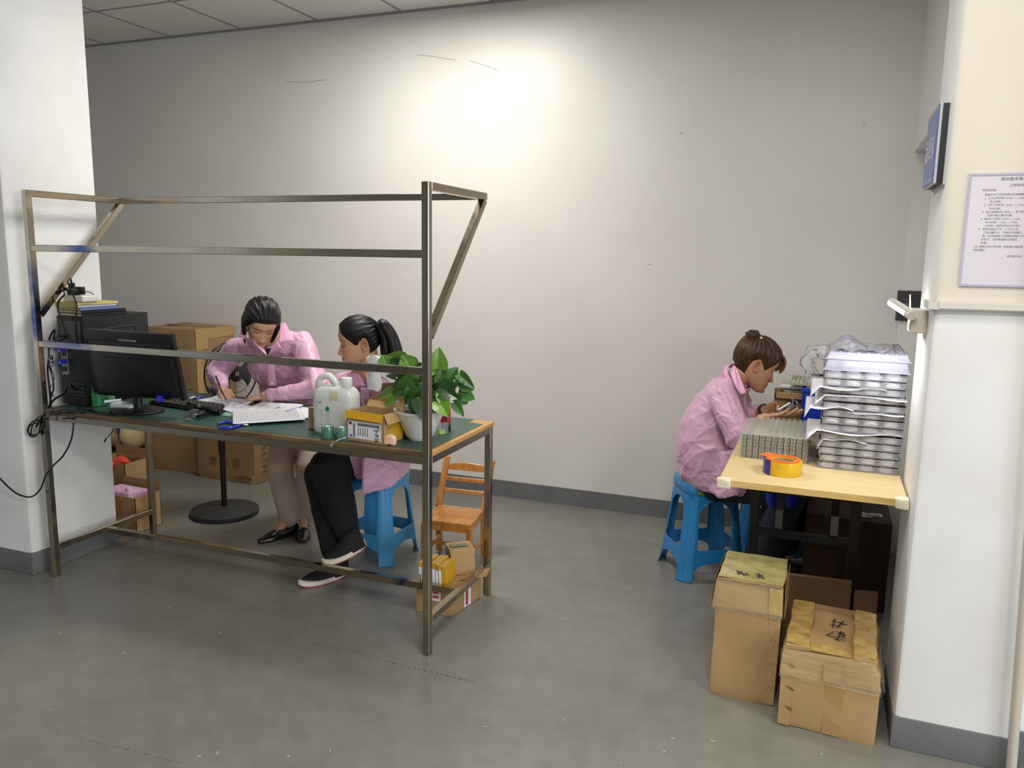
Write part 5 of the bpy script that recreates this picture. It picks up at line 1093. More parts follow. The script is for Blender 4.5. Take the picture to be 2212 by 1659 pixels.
for i, yy in enumerate((0, 1, 2)):
    c = b8[0]+u_*(.135+i*.095)+V((0, -.0045, .13)); s_ = .022
    for a, b in (((-s_, -s_*1.2), (s_, -s_*1.2)), ((s_, -s_*1.2), (s_, s_*1.2)), ((s_, s_*1.2), (-s_, s_*1.2)), ((-s_, s_*1.2), (-s_, -s_*1.2))): tx.bar(c+u_*a[0]+V((0, 0, a[1])), c+u_*b[0]+V((0, 0, b[1])), .0022, .001, (0, 1, 0))
    if i == 0:
        tx.prism([(.015*math.cos(k*PI/8), .002+.012*math.sin(k*PI/8)) for k in range(9)], u_, (0, 0, 1), c, (0, -.001, 0)); tx.bar(c, c+V((0, 0, -.016)), .002, .001, (0, 1, 0)); tx.bar(c+V((0, 0, -.016)), c+V((0, 0, -.016))+u_*.006, .002, .001, (0, 1, 0))
    elif i == 1:
        for dx in (-.009, .009): tx.bar(c+u_*dx+V((0, 0, -.016)), c+u_*dx+V((0, 0, .012)), .002, .001, (0, 1, 0)); tx.prism([(-.005, 0), (.005, 0), (0, .007)], u_, (0, 0, 1), c+u_*dx+V((0, 0, .01)), (0, -.001, 0))
    else:
        for k in range(3):
            a = PI/2+k*2*PI/3; p1 = c+u_*(.013*math.cos(a-.5))+V((0, 0, .013*math.sin(a-.5))); p2 = c+u_*(.013*math.cos(a+.5))+V((0, 0, .013*math.sin(a+.5))); tx.bar(p1, p2, .006, .001, (0, 1, 0))
obj('front_print', tx, M_pr, t); tx = MB(); ur = (b8[2]-b8[1]).normalized()
for k, s_ in enumerate(('ITEM:', 'COLOR:', 'QTY:', 'N.W:', 'G.W:', 'MEAS:', 'C/NO:')): tx.text(s_, .03, b8[1]+ur*.06+V((.004, 0, .30-.04*k)), ur, (0, 0, 1), sx=.7)
obj('side_print', tx, M_pr, t)
for q_ in ((TP, 0, 1, .45, .58, .003), (FQ, .92, .998, .0, .18, .003), (FQ, .92, .998, .8, 1, .003)): obj('packing_tape', patch(MB(), *q_), MATS['tape_pale'], t)
# compressor
t = thing('air_compressor', 'cream air compressor tank on a wheel half hidden behind the white column', 'compressor', (-4.62, 4.05, 0))
M_tank = mat('cream_enamel', (198, 180, 132), rough=.35)
c = V((-4.75, 4.12, .25)); obj('tank', MB().lathe(c+V((-.35, 0, 0)), [(0, 0), (.06, .005), (.105, .025), (.125, .06), (.125, .66), (.105, .70), (.06, .72), (0, .725)], 32, axis=(1, 0, 0), cap=False), M_tank, t, smooth=40)
mb = MB(); mb.box((-4.49, 3.996, .25), (-4.44, 3.999, .33)); obj('rating_label', mb, mat('label_blue_pale', (150, 168, 190), rough=.5), t); mb = MB()
for k in range(3): mb.box((-4.485, 3.994, .255+.025*k), (-4.445, 3.9965, .268+.025*k))
obj('label_print', mb, M_ink2, t)
wc = V((-4.375, 3.98, .11)); R0 = .063
obj('wheel', MB().lathe(wc, [(.02, -.02), (R0, -.022), (R0+.003, -.018), (R0+.003, .018), (R0, .022), (.02, .02)], 32, axis=(0, 1, 0)), mat('wheel_pale', (188, 186, 178), rough=.4), t, smooth=40)
for k in range(8): a = k*PI/4; obj('wheel_spoke', MB().bar(wc+V((math.cos(a)*.016, -.0225, math.sin(a)*.016)), wc+V((math.cos(a)*.054, -.0225, math.sin(a)*.054)), .004, .004), M_white, t)
obj('axle_cap', MB().lathe(wc+V((0, -.02, 0)), [(.012, 0), (.012, .008)], 16, axis=(0, -1, 0)), M_gry, t)
obj('frame', MB().box((-5.0, 4.0, .05), (-4.35, 4.03, .08)).box((-5.0, 4.22, .05), (-4.35, 4.25, .08)).box((-4.45, 4.0, .05), (-4.42, 4.25, .13)).box((-4.43, 3.99, .09), (-4.36, 4.02, .12)), M_blk, t)
for x in (-4.95, -4.45): obj('foot', MB().lathe((x, 4.15, 0), [(.025, 0), (.02, .05)], 14), M_blkp, t)
# small cartons by the column
def smallbox(label, x0, x1, y0, y1, z0, z1, op=False):
    t = thing('kraft_carton', label, 'box', ((x0+x1)/2, (y0+y1)/2, z0), 0); fp = [V((x0, y0, z0)), V((x1, y0, z0)), V((x1, y1, z0)), V((x0, y1, z0))]
    for i in range(4): obj('side_panel', MB().hexa(wallq(fp[i], fp[(i+1) % 4], z1-z0)), M_k1, t)
    obj('bottom_panel', MB().hexa(box8(fp, .003)), M_k1, t)
    obj('raised_flap', MB().hexa(box8([V((x0, y1, z1)), V((x1, y1, z1)), V((x1, y1+.002, z1)), V((x0, y1+.002, z1))], .05)), M_k2, t); return t
t1 = smallbox('open kraft carton on the floor by the column, holding a pink and white cloth', -3.62, Y(293, 1110, 3.075).x, 3.075, 3.25, 0, Y(295, 1078, 3.075).z)
tx = MB(); tx.text('Auro products', .026, (Y(293, 1110, 3.075).x-.012, 3.0745, .012), (0, 0, 1), (-1, 0, 0), .0012); obj('red_lettering', tx, mat('red_print', (170, 60, 40), rough=.8), t1)
tx = MB()
for a, b in (((-3.45, .13), (-3.41, .13)), ((-3.41, .13), (-3.41, .17)), ((-3.41, .17), (-3.45, .17)), ((-3.45, .17), (-3.45, .13)), ((-3.44, .14), (-3.42, .16)), ((-3.42, .14), (-3.44, .16))): tx.bar((a[0]-.03, 3.0745, a[1]), (b[0]-.03, 3.0745, b[1]), .003, .001, (0, 1, 0))
obj('red_emblem', tx, MATS['red_print'], t1)
tag(obj('folded_cloth', remesh(warp(MB().box((-3.6, 3.08, .03), (-3.40, 3.22, .215)).ball((-3.43, 3.12, .215), .03, 8), .008, 30), .006, 2), mat('cloth_lilac', (206, 186, 214), rough=.8, col2=(220, 150, 186), vscale=14), smooth=True), 'crumpled pink and white cloth stuffed in the kraft carton by the column', 'cloth')
bx = Y(271, 1040, 3.30).x; bz = Y(268, 1003, 3.30).z
t2 = smallbox('kraft carton with a red bag, set behind the cloth carton by the column', bx-.26, bx, 3.30, 3.48, 0, bz)
tx = MB()
for q in (((-.10, .08), (-.04, .08)), ((-.04, .08), (-.04, .15)), ((-.10, .10), (-.055, .10)), ((-.10, .12), (-.06, .12))): tx.bar((bx+q[0][0], 3.2992, q[0][1]), (bx+q[1][0], 3.2992, q[1][1]), .003, .001, (0, 1, 0))
obj('front_print', tx, M_pr, t2)
tag(obj('red_bag', remesh(warp(MB().ball((bx-.12, 3.38, bz-.02), .05, 8, sc=(1.3, 1, .7)).tube([(bx-.11, 3.31, bz+.0), (bx-.07, 3.288, bz-.01), (bx-.10, 3.288, bz-.05), (bx-.12, 3.288, bz-.07)], .012, 8, smooth=3), .006, 30), .006, 2), mat('red_film', (220, 60, 40), rough=.4), smooth=True), 'red plastic bag spilling from the kraft carton behind the column', 'bag')
# ================================================================ FAN
fc = V((-3.16, 3.535, 0)); t = thing('pedestal_fan', 'black pedestal fan standing behind the bench at the standing woman side', 'fan', fc)
M_fb = mat('fan_base_black', (40, 41, 42), rough=.55)
obj('base_disc', MB().lathe(fc, [(.188, 0), (.19, .006), (.19, .026), (.182, .032), (.06, .042), (.03, .05), (0, .05)], 48, cap=False), M_fb, t, smooth=40)
obj('pole', MB().lathe(fc, [(.016, .05), (.016, .42)], 20).lathe(fc, [(.021, .36), (.021, .45), (.016, .455)], 20), M_blkg, t, smooth=40)
obj('chrome_pole', MB().lathe(fc, [(.010, .45), (.010, .70)], 16), MATS['bright_steel'], t, smooth=40)
fh = Y(500, 806, 3.50); fd = (V((CC.x, CC.y, fh.z))-fh); fd.z = 0; fd.normalize(); fd = Matrix.Rotation(math.radians(38), 3, 'Z') @ fd
Q = fd.to_track_quat('Z', 'Y').to_matrix(); GR = .175
obj('motor', MB().lathe(fh-fd*.16, [(.02, 0), (.05, .01), (.058, .05), (.055, .11), (.02, .12)], 24, axis=fd), M_blkg, t, smooth=40)
obj('neck', MB().tube([fc+V((0, 0, .68)), fc+V((0, 0, .72)), fh-fd*.1+V((0, 0, -.03))], .018, 12, smooth=4), M_blkg, t, smooth=True)
mb = MB(); N_ = 60
for k in range(N_):
    a = 2*PI*k/N_; pts = [fh+Q @ V((math.cos(a+.25*s)*GR*s, math.sin(a+.25*s)*GR*s, .045*(1-s**3))) for s in (.25, .5, .75, .92, 1)]; mb.tube(pts, .0009, 4, cap=False)
for k in range(0, N_, 2):
    a = 2*PI*k/N_; pts = [fh+Q @ V((math.cos(a)*GR*s, math.sin(a)*GR*s, -.07*(1-s**3)-.0)) for s in (.3, .6, .9, 1)]; mb.tube(pts, .0009, 4, cap=False)
obj('grille_wires', mb, M_gry, t, kind='stuff')
for r_, h in ((GR, 0), (GR*.6, .04)): obj('grille_ring', MB().tube([fh+Q @ V((math.cos(2*PI*k/48)*r_, math.sin(2*PI*k/48)*r_, h)) for k in range(49)], .0045 if h == 0 else .0015, 6), M_blkg, t, smooth=True)
obj('hub_badge', MB().lathe(fh+fd*.038, [(.044, 0), (.044, .006), (.038, .009), (0, .009)], 28, axis=fd, cap=False), M_blkg, t, smooth=40)
mb = MB(); 
for dx, dz in ((-.008, -.008), (.004, -.008), (-.008, .004), (.004, .004)): mb.box((dx, dz, .010), (dx+.006, dz+.006, .011), Matrix.Translation(fh+fd*.038) @ Q.to_4x4())
obj('hub_mark', mb, M_white, t)
for k in range(3):
    a0_ = 2*PI*k/3
    def bl(u, v): r_ = .03+u*.125; a = a0_+(v-.5)*1.25*(.4+.6*u); return fh+Q @ V((math.cos(a)*r_, math.sin(a)*r_, .02*(v-.5)-.015))
    obj('fan_blade', MB().sheet(bl, 8, 8), mat('blade_dark', (52, 54, 58), rough=.3), t, smooth=True, solid=.002)
obj('blade_hub', MB().lathe(fh-fd*.04, [(.03, 0), (.03, .04), (0, .045)], 20, axis=fd), M_blkg, t, smooth=40)
# wall scuffs and floor marks
mb = MB()
for ln in ([(900, 118), (930, 121), (960, 126), (984, 130)], [(1015, 131), (1050, 142), (1078, 153)], [(618, 176), (660, 178), (705, 172)], [(1468, 290), (1473, 285)], [(1865, 266), (1868, 272)], [(1398, 570), (1407, 572)]):
    pts = [Y(a, b, YW-.001) for a, b in ln]
    for i in range(len(pts)-1): mb.bar(pts[i], pts[i+1], .0022, .0006, (0, 1, 0))
obj('wall_scuffs', mb, mat('scuff_grey', (150, 146, 138), rough=.8), bpy.data.objects['wall_back'], kind='stuff', local=True)
mb = MB()
for ln, w_ in (([(670, 1388), (760, 1408), (880, 1440), (960, 1458), (1030, 1474)], .012), ([(120, 1585), (240, 1610), (400, 1650)], .005)):
    pts = [Z(a, b, .0004) for a, b in ln]
    for i in range(len(pts)-1):
        for s in range(7):
            a_ = pts[i].lerp(pts[i+1], s/7+random.uniform(0, .05)); b_ = pts[i].lerp(pts[i+1], (s+random.uniform(.4, .95))/7); mb.bar(a_, b_, w_*random.uniform(.25, .8), .0005)
obj('floor_scuffs', mb, mat('scuff_floor', (98, 97, 93), rough=.6), bpy.data.objects['floor'], kind='stuff', local=True)
mb = MB(); rnd = random.Random(5)
for k in range(26):
    p = Z(rnd.uniform(100, 1900), rnd.uniform(1290, 1650), .0003); a = rnd.uniform(0, 3); d_ = V((math.cos(a), math.sin(a), 0)); mb.bar(p, p+d_*rnd.uniform(.004, .014), .003, .001)
obj('floor_specks', mb, mat('speck_pale', (186, 186, 178), rough=.7), bpy.data.objects['floor'], kind='stuff', local=True)
# ================================================================ PEOPLE
def interp(tab, x): 
    a = np.array(tab, float); xs = a[:, 0]; x = np.asarray(x, float)
    # smooth monotone-ish interpolation: cosine between knots
    i = np.clip(np.searchsorted(xs, x)-1, 0, len(xs)-2); t = np.clip((x-xs[i])/(xs[i+1]-xs[i]), 0, 1)
    m = np.gradient(a[:, 1], xs); h = xs[i+1]-xs[i]; y0, y1 = a[i, 1], a[i+1, 1]
    t2, t3 = t*t, t*t*t
    return (2*t3-3*t2+1)*y0+(t3-2*t2+t)*h*m[i]+(-2*t3+3*t2)*y1+(t3-t2)*h*m[i+1]
TW = [(-.116, .004), (-.110, .022), (-.100, .034), (-.085, .045), (-.065, .0545), (-.045, .0605), (-.02, .066), (.0, .0695), (.03, .074), (.055, .072), (.08, .061), (.1, .043), (.111, .023), (.116, .003)]
TF = [(-.116, .060), (-.110, .079), (-.1, .0845), (-.088, .082), (-.072, .084), (-.055, .083), (-.035, .084), (-.015, .0825), (.0, .0815), (.015, .086), (.03, .089), (.05, .087), (.07, .078), (.09, .060), (.105, .036), (.112, .016), (.116, -.006)]
TBK = [(-.116, .050), (-.108, .025), (-.095, .0), (-.08, -.03), (-.06, -.058), (-.04, -.076), (-.02, -.088), (0, -.096), (.03, -.101), (.055, -.096), (.08, -.080), (.1, -.054), (.111, -.03), (.116, -.014)]
def head_base(th, z, grow=0.0):
    """th: angle around (0 = face), z: height. returns x, y arrays"""
    w = interp(TW, z)+grow; f = interp(TF, z)+grow; b = interp(TBK, z)-grow
    c = (f+b)/2*1.0; c = np.clip(c, -.02, .055); k_ = np.clip((z+.085)/.05, 0, 1); k_ = k_*k_*(3-2*k_); c = c*(1-k_)+np.minimum(c, .005)*k_; 
    s, k = np.sin(th), np.cos(th)
    e = .86
    sx = np.sign(s)*np.abs(s)**e; ky = np.sign(k)*np.abs(k)**e
    return w*sx, np.where(k > 0, c+(f-c)*ky, c+(c-b)*ky)
def G(x, z, cx_, cz, sx, sz): return np.exp(-((x-cx_)/sx)**2-((z-cz)/sz)**2)
def face_disp(x, z, front):
    ax_ = np.abs(x)
    d = np.zeros_like(x)
    t = np.clip((-z+.004)/.050, 0, 1)      # nose ridge
    ridge = (.003+.0185*t**1.25)*np.exp(-(x/(.0060+.0048*t))**2)
    cut = 1/(1+np.exp(-(z+.051)/.0026)); top = 1/(1+np.exp((z-.006)/.005))
    d += ridge*cut*top
    d += .0078*G(ax_, z, .0115, -.0455, .0058, .0062)
    d += .003*G(x, z, 0, -.046, .009, .006)
    d -= .0068*G(ax_, z, .030, .001, .0135, .010); d -= .003*G(ax_, z, .016, .002, .006, .009)
    d += .0042*G(ax_, z, .031, -.002, .0115, .0072)          # lid over the eyeball
    d -= .0016*G(ax_, z, .031, .0065, .013, .0022)            # lid crease
    d += .0030*G(ax_, z, .030, .019, .017, .006)
    d += .0040*G(ax_, z, .042, -.028, .018, .018)
    d -= .0022*G(ax_, z, .026, -.052, .006, .012)
    d += .0050*np.exp(-(x/.017)**4)*np.exp(-((z+.0665)/.0042)**2)*(1-.18*np.exp(-(x/.003)**2)); d += .0058*np.exp(-(x/.015)**4)*np.exp(-((z+.0765)/.0050)**2)
    d -= .0036*np.exp(-(x/.020)**4)*np.exp(-((z+.0715)/.0016)**2)
    d -= .0025*G(x, z, 0, -.0865, .014, .0045); d += .0035*G(x, z, 0, -.101, .014, .009)
    d -= .0012*G(x, z, 0, -.058, .003, .005)
    return d*front
def smooth01(a, b, x): t = np.clip((x-a)/(b-a), 0, 1); return t*t*(3-2*t)
def head_geo(skin, lips):
    nt_, nz_ = 220, 190
    # denser towards the face
    u = np.linspace(-1, 1, nt_, endpoint=False); th = PI*(.55*u+.45*u**3)
    v = np.linspace(-1, 1, nz_); z = .116*np.sin(v*PI/2*.999)*.35+.116*v*.65; z = np.clip(z, -.116, .116)
    TH, ZZ = np.meshgrid(th, z); x, y = head_base(TH, ZZ)
    front = smooth01(.35, .75, np.cos(TH)); d = face_disp(x, ZZ, front); y = y+d
    x = x*(1+0*d)
    ax_ = np.abs(x); col = np.ones(x.shape+(4,)); col[..., :3] = np.array(skin)
    def paint(m, c):
        for k in range(3): col[..., k] = col[..., k]*(1-m)+c[k]*m
    paint(front*(.35*G(ax_, ZZ, .040, -.034, .02, .016)+.3*G(x, ZZ, 0, -.045, .016, .009)), (skin[0]*1.02, skin[1]*.72, skin[2]*.62))
    lm = front*np.clip(1.25*(np.exp(-(x/.0215)**6)*np.exp(-((ZZ+.0715)/(.0088*(1-.42*(x/.022)**2)+.001))**6)), 0, 1); paint(lm*.8, lips)
    paint(front*np.exp(-(x/.021)**6)*np.exp(-((ZZ+.0713)/.0011)**2)*.85, (.05, .015, .012))
    bz = .0195+.0035*np.sin((ax_-.014)/.034*PI)-.06*np.clip(ax_-.040, 0, 1); bm = front*np.exp(-((ZZ-bz)/.0026)**2)*smooth01(.009, .015, ax_)*(1-smooth01(.045, .055, ax_)); paint(np.clip(bm*1.15, 0, .92), (.022, .015, .012))
    ez = -.0058-.0035*np.cos((ax_-.031)/.0155*PI/2)+.10*np.clip(ax_-.038, 0, 1); em = front*np.exp(-((ZZ-ez)/.0029)**4)*smooth01(.016, .021, ax_)*(1-smooth01(.042, .047, ax_)); paint(em*.95, (.012, .008, .007))
    e2 = .0055+.0015*np.cos((ax_-.031)/.0155*PI/2); paint(front*np.exp(-((ZZ-e2)/.0011)**2)*smooth01(.019, .025, ax_)*(1-smooth01(.040, .046, ax_))*.42, tuple(c*.3 for c in skin))
    paint(front*np.exp(-((ZZ-ez-.004)/.003)**2)*smooth01(.018, .023, ax_)*(1-smooth01(.040, .045, ax_))*.25, tuple(c*.6 for c in skin))
    paint(front*np.clip(G(ax_, ZZ, .0078, -.0515, .0032, .0016), 0, 1)*.8, tuple(c*.12 for c in skin))
    vs = np.stack([x, y, ZZ], -1).reshape(-1, 3); fs = []
    for j in range(nz_-1):
        for i in range(nt_): k = (i+1) % nt_; fs.append((j*nt_+i, j*nt_+k, (j+1)*nt_+k, (j+1)*nt_+i))
    for j, fl in ((0, 1), (nz_-1, 0)):
        r = [j*nt_+i for i in range(nt_)]; fs.append(tuple(r[::-1] if fl else r))
    return vs, fs, col.reshape(-1, 4)
def ear_geo(side, skin):
    """C shaped ear with helix, bowl and lobe"""
    mb = MB(); n, m_ = 36, 9; P = []
    for i in range(n):
        a = 2*PI*i/n; ry, rz = .0150, .0285
        oy = math.cos(a)*ry*(1 if math.cos(a) < 0 else .75); oz = math.sin(a)*rz*(1 if math.sin(a) > 0 else .95)
        sh = .7 if oz < -.012 else 1; oy *= sh if oz < -.018 else 1
        row = []
        for j in range(m_):
            s = j/(m_-1); lift = [.0, .009, .0145, .0165, .0145, .0115, .0065, .0050, .0045][j]; lift *= (.55+.45*smooth01(.9, -.6, math.cos(a))) if False else (.5+.5*(1-math.cos(a))/2)+.15
            r_ = [1.02, 1.08, 1.08, 1.0, .90, .80, .62, .35, .08][j]; 
            if oz < -.018 and j > 3: lift = lift*.3+.010*.7
            row.append((side*(.0665+lift), -.012+oy*r_-lift*.35, -.006+oz*r_+.05*oy))
        P += row
    fs = []
    for i in range(n):
        k = (i+1) % n
        for j in range(m_-1): fs.append((i*m_+j, k*m_+j, k*m_+j+1, i*m_+j+1))
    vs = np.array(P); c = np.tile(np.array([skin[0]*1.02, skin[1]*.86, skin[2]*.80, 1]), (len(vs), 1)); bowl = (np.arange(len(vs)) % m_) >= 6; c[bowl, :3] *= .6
    return vs, fs, c
def vcol_skin(name):
    m = mat(name, (200, 160, 130), rough=.48, sub=.12, bump=.08, bscale=500); nt_ = m.node_tree; a = nt_.nodes.new('ShaderNodeVertexColor'); a.layer_name = 'Col'; nt_.links.new(a.outputs[0], nt_.nodes['Principled BSDF'].inputs['Base Color']); return m
M_skin = vcol_skin('skin')
def tcap(mb, a, b, ra, rb, n=14):
    a, b = V(a), V(b); mb.ball(a, ra, 8); mb.ball(b, rb, 8); return mb.tube([a, a.lerp(b, .5), b], lambda t: ra+(rb-ra)*t, n)
def chain(mb, pts, rs):
    for i in range(len(pts)-1): tcap(mb, pts[i], pts[i+1], rs[i], rs[i+1])
    return mb
def ell(mb, c, u, v, w_, k=10):    # ellipsoid with half axis vectors
    m = Matrix((u, v, w_)).transposed(); return mb.ball(c, 1, k, m=m)
def hand_geo(mat4, curls, side=1, spread=1.0, thumb=(.5, .6)):
    """local: wrist at origin, fingers along +y, palm facing -z, thumb on side*x"""
    mb = MB(); 
    sec = [(0, .023, .016), (.02, .027, .0155), (.05, .036, .014), (.075, .038, .0135), (.086, .034, .011)]
    mb.loft([[V((math.cos(2*PI*k/20)*a, y, math.sin(2*PI*k/20)*b-.001)) for k in range(20)] for y, a, b in sec])
    tcap(mb, (0, -.022, 0), (0, .01, 0), .020, .022)
    bx = [.027, .0095, -.009, -.0265]; L_ = [.040, .045, .042, .032]; by = [.082, .087, .083, .074]
    for i in range(4):
        c = curls[i]; p = V((side*bx[i], by[i], 0)); rr = .0088-(.001 if i == 3 else 0); ang = 0; root = V((side*bx[i]*.85, by[i]-.03, -.002)); pts = [root, p]; rs = [rr*1.1, rr*1.06]
        sp = (bx[i]*2.2)*spread*side
        for j, f_ in enumerate((1, .62, .50)):
            ang += c[j] if isinstance(c, (tuple, list)) else c*(1, 1.1, .7)[j]; p = p+V((math.sin(sp)*math.cos(ang), math.cos(sp)*math.cos(ang), -math.sin(ang)))*L_[i]*f_; pts.append(p); rs.append(rr*(.98, .92, .80)[j])
        chain(mb, pts, rs)
    t0 = V((side*.018, .018, -.006)); t1 = V((side*.040, .042, -.012-.01*thumb[1])); t2 = t1+V((side*.012*thumb[0], .030, -.016*thumb[1])); t3 = t2+V((-side*.010*thumb[1]+side*.01*thumb[0], .024, -.010*thumb[1]))
    chain(mb, [t0, t1, t2, t3], [.0145, .012, .0102, .0085])
    me = remesh(mb, .0022, 5, .5); me.transform(mat4); return me
def body_mesh(name, parent, skin, lips, headM, limb_mb, hands, feetcol=None):
    vs, fs, col = head_geo(skin, lips); V_ = [vs]; Fs = list(fs); C_ = [col]; n = len(vs)
    for sd in (1, -1):
        a, b, c = ear_geo(sd, skin); V_.append(a); Fs += [tuple(i+n for i in f) for f in b]; C_.append(c); n += len(a)
    vv = np.concatenate(V_); R = np.array(headM.to_3x3()); T = np.array(headM.translation); vv = vv @ R.T + T
    allv = [vv]
    for me in [remesh(limb_mb, .006, 6)]+hands:
        a = mverts(me); allv.append(a); Fs += [tuple(i+n for i in p.vertices) for p in me.polygons]; n += len(a)
        c = np.tile(np.array([*skin, 1.0]), (len(a), 1)); C_.append(c)
    vv = np.concatenate(allv); cc = np.concatenate(C_)
    me = bpy.data.meshes.new(name); me.from_pydata(vv.tolist(), [], Fs); me.update()
    ca = me.color_attributes.new('Col', 'FLOAT_COLOR', 'POINT'); ca.data.foreach_set('color', cc.astype(np.float32).ravel())
    return obj(name, me, M_skin, parent, smooth=True)
def hair_mat(name, c, c2, rough=.32):
    m = bpy.data.materials.new(name); m.use_nodes = True; nt_ = m.node_tree; N = nt_.nodes; L = nt_.links; b = N['Principled BSDF']
    a = N.new('ShaderNodeAttribute'); a.attribute_name = 'strand'; n1 = N.new('ShaderNodeTexNoise'); n1.noise_dimensions = '2D' if False else '3D'; n1.inputs['Scale'].default_value = 1; n1.inputs['Detail'].default_value = 3
    L.new(a.outputs['Vector'], n1.inputs[0]); r = N.new('ShaderNodeValToRGB'); r.color_ramp.elements[0].position = .42; r.color_ramp.elements[0].color = srgb(c); r.color_ramp.elements[1].position = .66; r.color_ramp.elements[1].color = srgb(c2)
    L.new(n1.outputs[0], r.inputs[0]); L.new(r.outputs[0], b.inputs['Base Color']); b.inputs['Roughness'].default_value = rough; b.inputs['Specular IOR Level'].default_value = .6
    bp = N.new('ShaderNodeBump'); bp.inputs['Strength'].default_value = .9; bp.inputs['Distance'].default_value = .0022; L.new(n1.outputs[0], bp.inputs['Height']); L.new(bp.outputs[0], b.inputs['Normal']); b.inputs['Specular IOR Level'].default_value = .38; return m
def set_strand(me, arr): a = me.attributes.new('strand', 'FLOAT_VECTOR', 'POINT'); a.data.foreach_set('vector', np.asarray(arr, np.float32).ravel())
def hair_cap(parent, m, headM, hl, thick, tie, name='hair', grow=.004, part=None):
    """scalp hair pulled towards tie (local point). hl: table angle(deg)->hairline z"""
    nt_, nz_ = 200, 110; th = np.linspace(-PI, PI, nt_, endpoint=False); v = np.linspace(0, 1, nz_)
    TH, VV = np.meshgrid(th, v); h0 = interp(hl, np.degrees(np.abs(TH))); jag = .0007*np.sin(TH*37)+.0006*np.sin(TH*61+1); h0 = h0+jag
    ZZ = h0+(.1155-h0)*np.sin(VV*PI/2)**1.0*1.0; ZZ = np.clip(ZZ, -.115, .1157)
    edge = smooth01(0, .22, VV); T = thick*edge+.0008
    x, y = head_base(TH, ZZ, 0); x2, y2 = head_base(TH, np.clip(ZZ, -.112, .112), 1.0); 
    p = np.stack([x, y, ZZ], -1); c = np.array([0, -.005, .0]); n = p-c; n[..., 2] *= 1.0; n /= np.linalg.norm(n, axis=-1, keepdims=True)
    tie_ = np.array(tie); d = p-tie_; ang = np.arctan2(d @ np.array([1, 0, 0]), d[..., 2]+.0001) if False else None
    # strand coordinate: angle about the axis through tie
    axis = tie_-c; axis /= np.linalg.norm(axis); e1 = np.cross(axis, [1, 0, 0.01]); e1 /= np.linalg.norm(e1); e2 = np.cross(axis, e1); q = p-c
    phi = np.arctan2(q @ e1, q @ e2); rad = np.arccos(np.clip((q @ axis)/np.linalg.norm(q, axis=-1), -1, 1))
    lock = .0020*np.sin(phi*23+2*np.sin(rad*3))+.0008*np.sin(phi*47+rad*4); T = T+lock*edge**2
    p = p+n*T[..., None]
    vs = p.reshape(-1, 3); fs = []
    for j in range(nz_-1):
        for i in range(nt_): k = (i+1) % nt_; fs.append((j*nt_+i, j*nt_+k, (j+1)*nt_+k, (j+1)*nt_+i))
    fs.append(tuple((nz_-1)*nt_+i for i in range(nt_)))
    R = np.array(headM.to_3x3()); vs = vs @ R.T+np.array(headM.translation)
    me = bpy.data.meshes.new(name); me.from_pydata(vs.tolist(), [], fs); me.update()
    S_ = np.stack([np.cos(phi)*42, np.sin(phi)*42, rad*2.2], -1).reshape(-1, 3); set_strand(me, S_)
    return obj(name, me, m, parent, smooth=True)
def lockm(parent, m, pts, rad, name='hair_lock', flat=1.0, nrm=None, n=16, k=7, frq=9):
    P = spline([V(p) for p in pts], k); rings = []; S_ = []; prev = V(nrm) if nrm else None
    for i, p in enumerate(P):
        u = i/(len(P)-1); d = (P[min(i+1, len(P)-1)]-P[max(i-1, 0)]).normalized(); prev = (prev-d*prev.dot(d)).normalized() if prev else d.orthogonal().normalized(); b_ = d.cross(prev); r_ = rad(u)
        ring = []
        for j in range(n):
            a = 2*PI*j/n; q = r_*(1+.10*math.sin(a*5+u*3)+.06*math.sin(a*9-u*5)); ring.append(p+prev*math.cos(a)*q*flat+b_*math.sin(a)*q); S_.append((math.cos(a)*frq*.6, math.sin(a)*frq*.6, u*2))
        rings.append(ring)
    mb = MB(); mb.loft(rings, cap=False); me = bpy.data.meshes.new(name); mb.b.to_mesh(me); mb.b.free(); set_strand(me, S_[:len(me.vertices)]) if len(me.vertices) == len(S_) else None
    return obj(name, me, m, parent, smooth=True)
